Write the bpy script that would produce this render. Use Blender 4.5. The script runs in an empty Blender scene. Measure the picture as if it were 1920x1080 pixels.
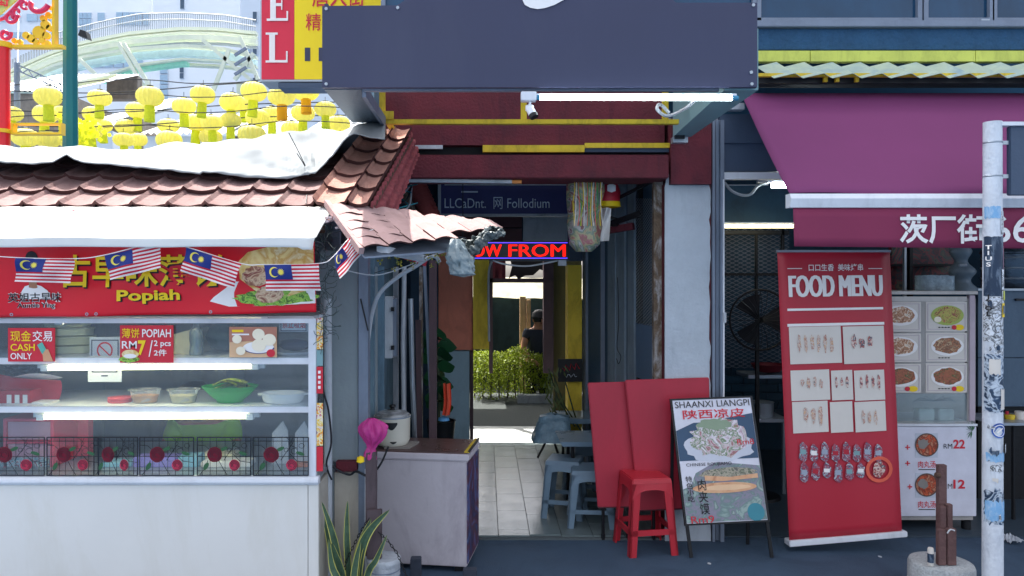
import bpy, bmesh, math, random
from mathutils import Vector, Matrix, noise
random.seed(7)
S = bpy.context.scene
COL = S.collection
F, H, VX, VY = 1400.0, 1.75, 910.0, 523.0
# ------------------------------------------------------------ camera, world, sun, exposure
cd = bpy.data.cameras.new('camera'); cam = bpy.data.objects.new('camera', cd); COL.objects.link(cam)
cam.location = (0, 0, H); cam.rotation_euler = (math.radians(90), 0, 0)
cd.sensor_width = 36; cd.lens = 36 * F / 1920; cd.shift_x = 50 / 1920; cd.shift_y = -17 / 1920
cd.clip_start = 0.05; cd.clip_end = 2000
S.camera = cam
W = bpy.data.worlds.new("World"); S.world = W; W.use_nodes = True
SUN_EL, SUN_AZ = 58.0, -32.0          # azimuth from +Y, negative = towards -X
nt = W.node_tree; nt.nodes.clear()
so = nt.nodes.new('ShaderNodeOutputWorld'); bg = nt.nodes.new('ShaderNodeBackground'); sk = nt.nodes.new('ShaderNodeTexSky')
sk.sky_type = 'NISHITA'; sk.sun_disc = False; sk.sun_elevation = math.radians(SUN_EL); sk.sun_rotation = math.radians(SUN_AZ)
sk.air_density = 0.7; sk.dust_density = 5.0; sk.ozone_density = 0.5
bg.inputs['Strength'].default_value = 0.15
hz_ = nt.nodes.new('ShaderNodeHueSaturation'); hz_.inputs['Saturation'].default_value = .42; nt.links.new(sk.outputs[0], hz_.inputs['Color']); nt.links.new(hz_.outputs[0], bg.inputs[0]); nt.links.new(bg.outputs[0], so.inputs[0])
sl = bpy.data.lights.new('sun', 'SUN'); sl.energy = 3.4; sl.angle = math.radians(0.5); sl.color = (1, .96, .9)
sun = bpy.data.objects.new('sun', sl); COL.objects.link(sun)
az, el = math.radians(SUN_AZ), math.radians(SUN_EL)
sd = Vector((math.sin(az) * math.cos(el), math.cos(az) * math.cos(el), math.sin(el)))
sun.rotation_euler = sd.to_track_quat('Z', 'Y').to_euler(); sun.location = sd * 30
S.view_settings.view_transform = 'Standard'; S.view_settings.look = 'None'
S.view_settings.gamma = 1; S.view_settings.use_curve_mapping = False
S.view_settings.exposure = 1.95
S.render.engine = 'CYCLES'
S.cycles.max_bounces = 8; S.cycles.transparent_max_bounces = 16; S.cycles.use_denoising = True

# ------------------------------------------------------------ helpers
def P(px, py, d): return Vector(((px - VX) / F * d, d, H + (VY - py) / F * d))
def gd(py): return F * H / (py - VY)                      # distance at which the ground shows at image row py
def lin(c): return c / 12.92 if c <= .04045 else ((c + .055) / 1.055) ** 2.4
def rgb(h):
    h = h.lstrip('#'); return tuple(lin(int(h[i:i + 2], 16) / 255) for i in (0, 2, 4)) + (1,)
MATS = {}
def mat(name, hexc, rough=.6, metal=0, var=.12, vs=6, dirt=None, dirt_amt=.4, ds=3, bump=.1, bs=40, emit=0, island=0, spec=.4, trans=0):
    if name in MATS: return MATS[name]
    m = bpy.data.materials.new(name); m.use_nodes = True; n = m.node_tree.nodes; l = m.node_tree.links
    b = n['Principled BSDF']; c = rgb(hexc); tc = n.new('ShaderNodeTexCoord')
    b.inputs['Roughness'].default_value = rough; b.inputs['Metallic'].default_value = metal
    b.inputs['Specular IOR Level'].default_value = spec
    if emit:
        b.inputs['Base Color'].default_value = c; b.inputs['Emission Color'].default_value = c; b.inputs['Emission Strength'].default_value = emit
        MATS[name] = m; return m
    nz = n.new('ShaderNodeTexNoise'); nz.inputs['Scale'].default_value = vs; nz.inputs['Detail'].default_value = 6; nz.inputs['Roughness'].default_value = .65
    l.new(tc.outputs['Object'], nz.inputs['Vector'])
    mr = n.new('ShaderNodeMapRange'); mr.inputs[1].default_value = .25; mr.inputs[2].default_value = .75; mr.inputs[3].default_value = 1 - var; mr.inputs[4].default_value = 1 + var
    l.new(nz.outputs['Fac'], mr.inputs[0])
    hs = n.new('ShaderNodeHueSaturation'); hs.inputs['Color'].default_value = c
    if island:
        oi = n.new('ShaderNodeObjectInfo'); m2 = n.new('ShaderNodeMapRange'); m2.inputs[3].default_value = 1 - island; m2.inputs[4].default_value = 1 + island
        l.new(oi.outputs['Random'], m2.inputs[0]); mm = n.new('ShaderNodeMath'); mm.operation = 'MULTIPLY'
        l.new(mr.outputs[0], mm.inputs[0]); l.new(m2.outputs[0], mm.inputs[1]); l.new(mm.outputs[0], hs.inputs['Value'])
    else: l.new(mr.outputs[0], hs.inputs['Value'])
    out = hs.outputs[0]
    if dirt:
        n2 = n.new('ShaderNodeTexNoise'); n2.inputs['Scale'].default_value = ds; n2.inputs['Detail'].default_value = 9; n2.inputs['Roughness'].default_value = .7; n2.inputs['Distortion'].default_value = .6
        mp = n.new('ShaderNodeMapping'); mp.inputs['Scale'].default_value = (1.6, 1.6, .6); l.new(tc.outputs['Object'], mp.inputs[0]); l.new(mp.outputs[0], n2.inputs['Vector'])
        r = n.new('ShaderNodeMapRange'); r.inputs[1].default_value = .48; r.inputs[2].default_value = .68; r.inputs[3].default_value = 0; r.inputs[4].default_value = dirt_amt
        l.new(n2.outputs['Fac'], r.inputs[0]); mx = n.new('ShaderNodeMix'); mx.data_type = 'RGBA'; mx.inputs[7].default_value = rgb(dirt)
        l.new(r.outputs[0], mx.inputs[0]); l.new(out, mx.inputs[6]); out = mx.outputs[2]
    l.new(out, b.inputs['Base Color'])
    if bump:
        n3 = n.new('ShaderNodeTexNoise'); n3.inputs['Scale'].default_value = bs; n3.inputs['Detail'].default_value = 5; l.new(tc.outputs['Object'], n3.inputs['Vector'])
        bp = n.new('ShaderNodeBump'); bp.inputs['Strength'].default_value = bump; bp.inputs['Distance'].default_value = .02
        l.new(n3.outputs['Fac'], bp.inputs['Height']); l.new(bp.outputs[0], b.inputs['Normal'])
        r3 = n.new('ShaderNodeMapRange'); r3.inputs[3].default_value = max(0, rough - .12); r3.inputs[4].default_value = min(1, rough + .12)
        l.new(nz.outputs['Fac'], r3.inputs[0]); l.new(r3.outputs[0], b.inputs['Roughness'])
    if trans:
        tr = n.new('ShaderNodeBsdfTranslucent'); l.new(out, tr.inputs['Color']); ms = n.new('ShaderNodeMixShader'); ms.inputs[0].default_value = trans
        l.new(b.outputs[0], ms.inputs[1]); l.new(tr.outputs[0], ms.inputs[2]); l.new(ms.outputs[0], n['Material Output'].inputs[0])
    MATS[name] = m; return m
def glass(name, tint='#e8f2f4', gloss=.12, haze=0.0):
    if name in MATS: return MATS[name]
    m = bpy.data.materials.new(name); m.use_nodes = True; n = m.node_tree.nodes; l = m.node_tree.links
    n.remove(n['Principled BSDF']); t = n.new('ShaderNodeBsdfTransparent'); t.inputs[0].default_value = rgb(tint)
    g = n.new('ShaderNodeBsdfGlossy'); g.inputs['Roughness'].default_value = .03; lw = n.new('ShaderNodeLayerWeight'); lw.inputs[0].default_value = gloss
    mr = n.new('ShaderNodeMath'); mr.operation = 'ADD'; mr.inputs[1].default_value = gloss * .35; mr.use_clamp = True; l.new(lw.outputs['Fresnel'], mr.inputs[0])
    ms = n.new('ShaderNodeMixShader'); l.new(mr.outputs[0], ms.inputs[0]); l.new(t.outputs[0], ms.inputs[1]); l.new(g.outputs[0], ms.inputs[2]); o = ms.outputs[0]
    if haze:
        d = n.new('ShaderNodeBsdfDiffuse'); d.inputs[0].default_value = (.8, .84, .88, 1); nz = n.new('ShaderNodeTexNoise'); nz.inputs['Scale'].default_value = 3; nz.inputs['Detail'].default_value = 6
        mr2 = n.new('ShaderNodeMapRange'); mr2.inputs[1].default_value = .3; mr2.inputs[2].default_value = .8; mr2.inputs[3].default_value = haze * .4; mr2.inputs[4].default_value = haze * 1.8
        l.new(nz.outputs['Fac'], mr2.inputs[0]); m3 = n.new('ShaderNodeMixShader'); l.new(mr2.outputs[0], m3.inputs[0]); l.new(o, m3.inputs[1]); l.new(d.outputs[0], m3.inputs[2]); o = m3.outputs[0]
    l.new(o, n['Material Output'].inputs[0]); MATS[name] = m; return m
def food(name, cols, scale=60, rough=.4):
    """printed food: small irregular patches of several colours"""
    if name in MATS: return MATS[name]
    m = bpy.data.materials.new(name); m.use_nodes = True; n = m.node_tree.nodes; l = m.node_tree.links; b = n['Principled BSDF']; b.inputs['Roughness'].default_value = rough
    tc = n.new('ShaderNodeTexCoord'); nz = n.new('ShaderNodeTexNoise'); nz.inputs['Scale'].default_value = scale * .45; nz.inputs['Detail'].default_value = 4; nz.inputs['Distortion'].default_value = 2.2
    l.new(tc.outputs['Object'], nz.inputs['Vector']); cr = n.new('ShaderNodeValToRGB'); e = cr.color_ramp.elements
    k = len(cols)
    while len(e) < k: e.new(.5)
    for i, c in enumerate(cols): e[i].position = .3 + .4 * i / (k - 1); e[i].color = rgb(c)
    l.new(nz.outputs['Fac'], cr.inputs[0]); l.new(cr.outputs[0], b.inputs['Base Color']); MATS[name] = m; return m

WL = {}
def tag(o, label=None, cat=None, group=None, kind=None):
    if label: o['label'] = label
    if cat: o['category'] = cat
    if group: o['group'] = group
    if kind: o['kind'] = kind
    return o
def thing(name, loc, label, cat, group=None):
    o = bpy.data.objects.new(name, None); o.empty_display_size = .1; COL.objects.link(o); o.location = loc; WL[o] = Vector(loc)
    return tag(o, label, cat, group)
def link_mesh(name, me, m, parent=None, origin=None, smooth=False):
    """me is in world coordinates; rebased to its parent's or its own origin"""
    if parent is not None: w = WL[parent]
    else:
        if origin is None:
            xs = [v.co.x for v in me.vertices]; ys = [v.co.y for v in me.vertices]; zs = [v.co.z for v in me.vertices]
            origin = Vector(((min(xs) + max(xs)) / 2, (min(ys) + max(ys)) / 2, min(zs)))
        w = Vector(origin)
    me.transform(Matrix.Translation(-w))
    o = bpy.data.objects.new(name, me); COL.objects.link(o); WL[o] = w
    if parent is not None: o.parent = parent
    else: o.location = w
    for q in (m if isinstance(m, (list, tuple)) else [m]): me.materials.append(q)
    if smooth:
        for p in me.polygons: p.use_smooth = True
    return o
class MB:
    def __init__(s): s.v = []; s.f = []; s.m = []; s.mi = 0
    def quad(s, a, b, c, d): i = len(s.v); s.v += [a, b, c, d]; s.f.append((i, i + 1, i + 2, i + 3)); s.m.append(s.mi); return s
    def poly(s, pts): i = len(s.v); s.v += list(pts); s.f.append(tuple(range(i, i + len(pts)))); s.m.append(s.mi); return s
    def box(s, x0, x1, y0, y1, z0, z1):
        return s.hexa([(x0, y0, z0), (x1, y0, z0), (x1, y0, z1), (x0, y0, z1)], [(x0, y1, z0), (x1, y1, z0), (x1, y1, z1), (x0, y1, z1)])
    def hexa(s, fr, bk):
        i = len(s.v); s.v += [Vector(p) for p in fr] + [Vector(p) for p in bk]; k = len(fr)
        s.f.append(tuple(i + j for j in range(k))); s.m.append(s.mi)
        s.f.append(tuple(i + k + j for j in reversed(range(k)))); s.m.append(s.mi)
        for j in range(k):
            q = (j + 1) % k; s.f.append((i + q, i + j, i + k + j, i + k + q)); s.m.append(s.mi)
        return s
    def pbox(s, x0, y0, x1, y1, d, th=.02):
        """front face over image rectangle at distance d, th deep"""
        a = P(x0, y1, d); b = P(x1, y0, d); return s.box(a.x, b.x, d, d + th, a.z, b.z)
    def ppoly(s, pts, d, th=.02):
        fr = [P(x, y, d) for x, y in pts]; return s.hexa(fr, [p + Vector((0, th, 0)) for p in fr])
    def beam(s, a, b, w, h=None):
        a, b = Vector(a), Vector(b); h = h or w; t = (b - a).normalized(); up = Vector((0, 0, 1)) if abs(t.z) < .9 else Vector((0, 1, 0))
        u = t.cross(up).normalized() * w / 2; v = u.cross(t).normalized() * h / 2
        return s.hexa([a - u - v, a + u - v, a + u + v, a - u + v], [b - u - v, b + u - v, b + u + v, b - u + v])
    def tube(s, path, r, n=8, cap=True):
        path = [Vector(p) for p in path]; base = len(s.v); rr = r if isinstance(r, (list, tuple)) else [r] * len(path); prev = None
        for k, p in enumerate(path):
            t = (path[min(k + 1, len(path) - 1)] - path[max(k - 1, 0)]).normalized()
            if prev is None: u = t.cross(Vector((0, 0, 1)) if abs(t.z) < .9 else Vector((0, 1, 0))).normalized()
            else:
                u = prev - t * prev.dot(t); u.normalize()
            prev = u; w = t.cross(u)
            for j in range(n):
                a = 2 * math.pi * j / n; s.v.append(p + (u * math.cos(a) + w * math.sin(a)) * rr[k])
        for k in range(len(path) - 1):
            for j in range(n):
                q = (j + 1) % n; s.f.append((base + k * n + j, base + k * n + q, base + (k + 1) * n + q, base + (k + 1) * n + j)); s.m.append(s.mi)
        if cap:
            s.f.append(tuple(base + j for j in reversed(range(n)))); s.m.append(s.mi)
            e = base + (len(path) - 1) * n; s.f.append(tuple(e + j for j in range(n))); s.m.append(s.mi)
        return s
    def lathe(s, c, prof, n=24, sx=1, sy=1, rib=0, ribn=0):
        c = Vector(c); base = len(s.v)
        for r, z in prof:
            for j in range(n):
                a = 2 * math.pi * j / n; k = 1 + (rib * abs(math.sin(a * ribn / 2)) if rib else 0)
                s.v.append(c + Vector((r * k * math.cos(a) * sx, r * k * math.sin(a) * sy, z)))
        for k in range(len(prof) - 1):
            for j in range(n):
                q = (j + 1) % n; s.f.append((base + k * n + j, base + k * n + q, base + (k + 1) * n + q, base + (k + 1) * n + j)); s.m.append(s.mi)
        return s
    def grid(s, fn, nu, nv):
        i = len(s.v)
        for b in range(nv + 1):
            for a in range(nu + 1): s.v.append(fn(a / nu, b / nv))
        for b in range(nv):
            for a in range(nu):
                k = i + b * (nu + 1) + a; s.f.append((k, k + 1, k + nu + 2, k + nu + 1)); s.m.append(s.mi)
        return s
    def mesh(s, name):
        me = bpy.data.meshes.new(name); me.from_pydata([tuple(v) for v in s.v], [], s.f); me.update()
        for p, k in zip(me.polygons, s.m): p.material_index = k
        bm = bmesh.new(); bm.from_mesh(me); bmesh.ops.recalc_face_normals(bm, faces=bm.faces); bm.to_mesh(me); bm.free()
        return me
    def build(s, name, m, parent=None, smooth=False, origin=None, bevel=0):
        me = s.mesh(name)
        if bevel:
            bm = bmesh.new(); bm.from_mesh(me); bmesh.ops.bevel(bm, geom=bm.edges[:], offset=bevel, segments=2, affect='EDGES', clamp_overlap=True); bm.to_mesh(me); bm.free()
        o = link_mesh(name, me, m, parent, origin, smooth)
        if smooth and hasattr(me, 'set_sharp_from_angle'): me.set_sharp_from_angle(angle=math.radians(40))
        return o
class Bd:
    """a flat (or waved) board given by four corners TL,TR,BR,BL"""
    def __init__(s, tl, tr, br, bl, wave=None):
        s.c = [P(*q) if not isinstance(q, Vector) else q for q in (tl, tr, br, bl)]; s.wave = wave
        s.n = (s.c[3] - s.c[0]).cross(s.c[1] - s.c[0]).normalized()
        if s.n.y > 0: s.n = -s.n
    def pt(s, u, v, off=0):
        a = s.c[0].lerp(s.c[1], u); b = s.c[3].lerp(s.c[2], u); p = a.lerp(b, v)
        if s.wave: off += s.wave(u, v)
        return p + s.n * off
    def slab(s, mb, u0=0, v0=0, u1=1, v1=1, off=0, th=.01, nu=1, nv=1):
        if nu == 1 and nv == 1:
            q = [(u0, v0), (u1, v0), (u1, v1), (u0, v1)]
            return mb.hexa([s.pt(a, b, off) for a, b in q], [s.pt(a, b, off - th) for a, b in q])
        return mb.grid(lambda a, b: s.pt(u0 + (u1 - u0) * a, v0 + (v1 - v0) * b, off), nu, nv)
    def ell(s, mb, cu, cv, ru, rv, off=.003, n=24, j=0, a0=0, a1=2 * math.pi):
        pts = []
        full = abs(a1 - a0) > 6.2
        for k in range(n if full else n + 1):
            a = a0 + (a1 - a0) * k / n; r = 1 + random.uniform(-j, j); pts.append(s.pt(cu + ru * r * math.cos(a), cv + rv * r * math.sin(a), off))
        return mb.poly(pts)
    def poly(s, mb, pts, off=.003): return mb.poly([s.pt(u, v, off) for u, v in pts])
    def ring(s, mb, cu, cv, ru, rv, w, off=.003, n=28, a0=0, a1=2 * math.pi):
        for k in range(n):
            a, b = a0 + (a1 - a0) * k / n, a0 + (a1 - a0) * (k + 1) / n
            mb.quad(s.pt(cu + ru * math.cos(a), cv + rv * math.sin(a), off), s.pt(cu + ru * math.cos(b), cv + rv * math.sin(b), off),
                    s.pt(cu + ru * (1 - w) * math.cos(b), cv + rv * (1 - w) * math.sin(b), off), s.pt(cu + ru * (1 - w) * math.cos(a), cv + rv * (1 - w) * math.sin(a), off))
        return mb
def RB(x0, y0, x1, y1, d, wave=None): return Bd((x0, y0, d), (x1, y0, d), (x1, y1, d), (x0, y1, d), wave)
def text(bd, body, u0, v0, u1, v1, m, parent=None, bold=.0, off=.003, name='lettering', slant=0, res=3, align='CENTER'):
    c = bpy.data.curves.new('t', 'FONT'); c.body = body; c.offset = bold; c.resolution_u = res; c.align_x = align; c.space_line = 1.0
    o = bpy.data.objects.new('t', c); COL.objects.link(o); dg = bpy.context.evaluated_depsgraph_get(); dg.update()
    me = bpy.data.meshes.new_from_object(o.evaluated_get(dg)); bpy.data.objects.remove(o); bpy.data.curves.remove(c)
    xs = [v.co.x for v in me.vertices]; ys = [v.co.y for v in me.vertices]
    if not xs: return None
    a, b, e, f = min(xs), max(xs), min(ys), max(ys)
    for v in me.vertices:
        tu = (v.co.x - a) / (b - a); tv = 1 - (v.co.y - e) / (f - e)
        v.co = bd.pt(u0 + (u1 - u0) * (tu + slant * (1 - tv)), v0 + (v1 - v0) * tv, off)
    me.materials.clear(); me.name = name
    return link_mesh(name, me, m, parent)
def rect_uv(bd, x0, y0, x1, y1, bx0, by0, bx1, by1): return ((x0 - bx0) / (bx1 - bx0), (y0 - by0) / (by1 - by0), (x1 - bx0) / (bx1 - bx0), (y1 - by0) / (by1 - by0))
def copy_tree(o, parent=None, loc=None, rot=None, scale=None, **kw):
    c = o.copy(); COL.objects.link(c); c.parent = parent
    if loc is not None: c.location = loc
    if rot is not None: c.rotation_euler = rot
    if scale is not None: c.scale = scale
    for k, v in kw.items(): c[k] = v
    for ch in list(o.children): copy_tree(ch, c)
    return c
def skin(name, verts, edges, radii, m, parent=None, sub=2, root=0):
    me = bpy.data.meshes.new(name); me.from_pydata([tuple(v) for v in verts], edges, []); o = bpy.data.objects.new(name, me); COL.objects.link(o)
    md = o.modifiers.new('s', 'SKIN'); md.use_smooth_shade = True
    sv = me.skin_vertices[0].data
    for i, r in enumerate(radii): sv[i].radius = (r, r) if not isinstance(r, tuple) else r; sv[i].use_root = (i == root)
    o.modifiers.new('u', 'SUBSURF').levels = sub
    dg = bpy.context.evaluated_depsgraph_get(); dg.update(); nm = bpy.data.meshes.new_from_object(o.evaluated_get(dg)); bpy.data.objects.remove(o)
    nm.materials.clear(); return link_mesh(name, nm, m, parent, smooth=True)
def stool(name, loc, w, h, m, rot, label, group=None, parent=None):
    """square plastic stool: seat with rounded skirt, four tapered legs with arches between, low rails"""
    t = thing(name, loc, label, 'stool', group); L = Vector(loc)
    tw, bw = w * .40, w * .5
    mb = MB(); mb.hexa([L + Vector((x * tw, y * tw, h)) for x, y in ((-1, -1), (1, -1), (1, 1), (-1, 1))], [L + Vector((x * (tw + .008), y * (tw + .008), h - .035)) for x, y in ((-1, -1), (1, -1), (1, 1), (-1, 1))])
    s_ = mb.build('seat', m, t, bevel=.006, smooth=True)
    def corner(z, sx, sy): k = tw + .004 + (bw - tw) * (1 - z / (h - .03)); return Vector((sx * k, sy * k, z))
    for sx, sy in ((-1, -1), (1, -1), (1, 1), (-1, 1)):
        mb = MB(); lw = .045
        a = [corner(z, sx, sy) for z in (0, h - .03)]
        for ax in (0, 1):
            o = Vector((-sx * lw, 0, 0)) if ax == 0 else Vector((0, -sy * lw, 0)); inn = Vector((0, -sy * .012, 0)) if ax == 0 else Vector((-sx * .012, 0, 0))
            mb.hexa([L + a[0], L + a[0] + o, L + a[1] + o * 1.25, L + a[1]], [L + a[0] + inn, L + a[0] + o + inn, L + a[1] + o * 1.25 + inn, L + a[1] + inn])
        mb.build('leg', m, t)
    for (p, q) in (((-1, -1), (1, -1)), ((1, -1), (1, 1)), ((1, 1), (-1, 1)), ((-1, 1), (-1, -1))):
        # arched apron under the seat and one low rail
        mb = MB(); a = corner(h - .03, *p); b = corner(h - .03, *q); a2 = corner(h - .13, *p); b2 = corner(h - .13, *q); inn = Vector((-(p[0] + q[0]) / 2 * .01, -(p[1] + q[1]) / 2 * .01, 0))
        n = 10; pts = []
        for k in range(n + 1):
            t_ = k / n; arch = .06 * (1 - abs(2 * t_ - 1) ** 3); lo = a2.lerp(b2, t_) + Vector((0, 0, arch)); hi = a.lerp(b, t_); pts.append((lo, hi))
        for k in range(n):
            (l0, h0), (l1, h1) = pts[k], pts[k + 1]
            mb.hexa([L + l0, L + l1, L + h1, L + h0], [L + l0 + inn, L + l1 + inn, L + h1 + inn, L + h0 + inn])
        mb.build('apron', m, t)
        a = corner(h * .27, *p); b = corner(h * .27, *q); a2 = corner(h * .34, *p); b2 = corner(h * .34, *q); ii = inn * 1.2
        mb = MB(); mb.hexa([L + a, L + b, L + b2, L + a2], [L + a + ii, L + b + ii, L + b2 + ii, L + a2 + ii]); mb.build('rail', m, t)
    t.rotation_euler.z = rot
    return t
def person(loc, face, pose, cloth, skinm, hair, label, h=1.65, cap=False):
    """standing figure, upper body posed; one continuous body, with head features, hair, shirt and trousers as children"""
    t = thing('person', loc, label, 'person'); L = Vector(loc); ca, sa = math.cos(face), math.sin(face); k = h / 1.7
    def T(x, y, z): z *= k; x *= k; y *= k; return L + Vector((x * ca - y * sa, x * sa + y * ca, z))
    lean = pose.get('lean', 0); hn = pose.get('nod', 0)
    hip = (0, 0, .92); ch = (0, -lean * .5, 1.28); nk = (0, -lean * .85, 1.46); hd = (0, -lean - hn, 1.58); tp = (0, -lean - hn * 1.3, 1.66)
    V = [T(*hip), T(0, -lean * .2, 1.08), T(*ch), T(*nk), T(*hd), T(*tp)]; E = [(0, 1), (1, 2), (2, 3), (3, 4), (4, 5)]; R = [.14, .125, .15, .055, .085, .075]
    for s in (-1, 1):
        i = len(V); la, el_, wr, hnd = pose.get('arm', ((.19, -lean * .75, 1.38), (.27, -lean - .02, 1.12), (.22, -lean - .22, .98), (.18, -lean - .3, .95)))
        V += [T(s * la[0], la[1], la[2]), T(s * el_[0], el_[1], el_[2]), T(s * wr[0], wr[1], wr[2])]; E += [(2, i), (i, i + 1), (i + 1, i + 2)]; R += [.06, .045, .032]
        j = len(V); V += [T(s * .1, 0, .85), T(s * .11, -.02, .48), T(s * .11, .02, .08), T(s * .11, -.12, .04)]; E += [(0, j), (j, j + 1), (j + 1, j + 2), (j + 2, j + 3)]; R += [.1, .07, .045, .035]
        # hand: palm and five fingers
        w = Vector(V[i + 2]); f = (T(s * hnd[0], hnd[1], hnd[2]) - w).normalized(); side = f.cross(Vector((0, 0, 1))).normalized()
        hv = [w, w + f * .05, w + f * .09]; he = [(0, 1), (1, 2)]; hr = [.026, .034, .03]
        for q in range(4):
            b = len(hv); o = side * (q - 1.5) * .019; ln = (.062, .072, .068, .05)[q]; hv += [w + f * .095 + o, w + f * (.095 + ln * .55) + o - Vector((0, 0, .012)), w + f * (.095 + ln) + o - Vector((0, 0, .03))]; he += [(2, b), (b, b + 1), (b + 1, b + 2)]; hr += [.01, .009, .007]
        b = len(hv); hv += [w + f * .04 - side * s * .035, w + f * .075 - side * s * .055]; he += [(1, b), (b, b + 1)]; hr += [.012, .009]
        skin('hand', hv, he, hr, skinm, t, 1)
    skin('body', V, E, R, skinm, t, 2)
    # shirt over torso and upper arms
    SV = [T(0, 0, .86), T(0, -lean * .2, 1.08), T(*ch), T(0, -lean * .8, 1.41)]; SE = [(0, 1), (1, 2), (2, 3)]; SR = [.16, .15, .175, .075]
    for s in (-1, 1):
        i = len(SV); la, el_ = pose.get('arm', ((.19, -lean * .75, 1.38), (.27, -lean - .02, 1.12)))[:2]
        mid = [(la[q] + el_[q]) / 2 for q in range(3)]; SV += [T(s * la[0], la[1], la[2]), T(s * mid[0], mid[1], mid[2])]; SE += [(2, i), (i, i + 1)]; SR += [.08, .075]
    skin('shirt', SV, SE, SR, cloth, t, 2)
    TV = [T(0, 0, .95)]; TE = []; TR = [.15]
    for s in (-1, 1): j = len(TV); TV += [T(s * .1, 0, .84), T(s * .11, -.02, .48), T(s * .11, .01, .12)]; TE += [(0, j), (j, j + 1), (j + 1, j + 2)]; TR += [.115, .085, .065]
    skin('trousers', TV, TE, TR, MATS['trouser'], t, 1)
    # head features
    c = Vector(T(*hd)); fw = (T(0, -1, 0) - T(0, 0, 0)).normalized(); sd_ = (T(1, 0, 0) - T(0, 0, 0)).normalized(); up = Vector((0, 0, 1))
    mb = MB(); mb.lathe(c - fw * .012 + up * .015, [(.001, .115), (.05, .108), (.085, .08), (.103, .03), (.1, -.02), (.085, -.05)], 20, 1, 1.05); mb.build('hair', hair, t, True)
    mb = MB(); mb.tube([c + fw * .092 + up * .012, c + fw * .112 - up * .02, c + fw * .09 - up * .03], [.008, .014, .008], 6); mb.build('nose', skinm, t, True)
    for s in (-1, 1):
        mb = MB(); mb.lathe(c + fw * .088 + sd_ * s * .033 + up * .004, [(.001, .009), (.009, .004), (.009, -.004), (.001, -.009)], 8); mb.build('eye', MATS['dark'], t, True)
        mb = MB(); mb.lathe(c + sd_ * s * .092 - up * .01, [(.001, .03), (.014, .015), (.012, -.015), (.001, -.03)], 8); mb.build('ear', skinm, t, True)
    mb = MB(); mb.beam(c + fw * .092 - up * .052 - sd_ * .022, c + fw * .092 - up * .052 + sd_ * .022, .006, .008); mb.build('mouth', MATS['lips'], t)
    if cap:
        mb = MB(); mb.lathe(c + up * .02, [(.001, .13), (.06, .12), (.1, .085), (.115, .02)], 20); mb.lathe(c + up * .04 + fw * .09, [(.001, .004), (.07, 0)], 12); mb.build('cap', cap, t, True)
    return t
M = MATS
mat('dark', '#15181c', .5); mat('trouser', '#23262e', .8); mat('lips', '#7a3f38', .5); mat('skin', '#b07d5e', .55, var=.08); mat('hair', '#171212', .5)
mat('white_metal', '#dfe3ea', .35, var=.04, bump=.03, dirt='#a9adb3', dirt_amt=.35); mat('white_panel', '#e3e1dc', .4, var=.035, vs=2.2, dirt='#cfcabc', dirt_amt=.5, ds=1.1, bump=.06, bs=5)
mat('white_cloth', '#f2f2ee', .8, var=.05, bump=.15, bs=12, trans=.2); mat('navy', '#3a3e58', .5, var=.08, vs=1.4, bump=.02, dirt='#464a60', dirt_amt=.5, ds=.8); mat('black', '#14161b', .45, var=.1)
mat('maroon', '#66242f', .75, var=.22, vs=5, dirt='#3c1826', dirt_amt=.7, ds=2.5, bump=.35, bs=60); mat('yellow', '#d8b92c', .55, var=.15, dirt='#8b7320', dirt_amt=.7, ds=6)
mat('steel', '#a9b2bb', .35, .6, var=.1); mat('grey_steel', '#7d8899', .5, .2, var=.1, dirt='#5c6675', dirt_amt=.5); mat('slate', '#46566c', .55, .1, var=.1, vs=2, dirt='#36475b')
mat('tube', '#fff0bc', emit=6); mat('tube_cool', '#eafbff', emit=9); mat('plaster', '#b9bfc6', .85, var=.1, vs=4, dirt='#878f98', dirt_amt=.6, bump=.3)
mat('printwhite', '#f3f0ee', .5, var=.03, bump=0); mat('printblack', '#17151a', .5, var=.05, bump=0); mat('printred', '#d12a3c', .5, var=.04, bump=0); mat('printyellow', '#f7d21c', .5, var=.03, bump=0)
mat('cable', '#202329', .6); mat('pale_cable', '#c9ccd0', .5); mat('teal_paint', '#7fa3a8', .5, var=.1)
# ------------------------------------------------------------ ground, passage floor
mat('asphalt', '#3d5166', .85, var=.14, vs=2, dirt='#2c3d50', dirt_amt=.7, ds=1.4, bump=.25, bs=160)
mb = MB(); mb.quad(Vector((-300, -200, 0)), Vector((300, -200, 0)), Vector((300, 500, 0)), Vector((-300, 500, 0)))
tag(mb.build('street', M['asphalt']), kind='structure')
mat('floor_tile', '#6c7879', .22, var=.1, vs=5, dirt='#6d7c80', dirt_amt=.5, ds=2, bump=.04, island=.1)
mat('grout', '#565f62', .9); mat('concrete', '#a5a8a8', .9, var=.12, dirt='#77797a', dirt_amt=.6, bump=.4, bs=50)
mb = MB(); mb.box(-.75, 1.3, 5.0, 8.75, 0.0, .012); pf = tag(mb.build('passage_floor', M['grout']), kind='structure')
TW, TD = .213, .426
mb = MB(); mb.box(0, TW - .005, 0, TD - .005, 0, .01); tile_me = mb.mesh('floor_tile'); tile_me.materials.append(M['floor_tile'])
tile_me.transform(Matrix.Translation((-TW / 2, -TD / 2, 0)))
first = True
for c in range(-4, 6):
    for r in range(-1, 7):
        x = .09 + c * TW; y = 5.09 + r * TD - (.1 * (c % 4)) + (.1 if c < 0 else 0)
        y0, y1 = max(y + .06 - TD / 2 + TD / 2, 5.03), min(y + .06 + TD, 7.84)
        if y1 - y0 < .08: continue
        o = bpy.data.objects.new('floor_tile', tile_me); COL.objects.link(o); o.parent = pf
        o.scale.y = (y1 - y0 - .004) / (TD - .005)
        o.location = Vector((x + TW / 2, (y0 + y1) / 2, .0125 + random.uniform(-.0006, .0006))) - WL[pf]
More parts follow.
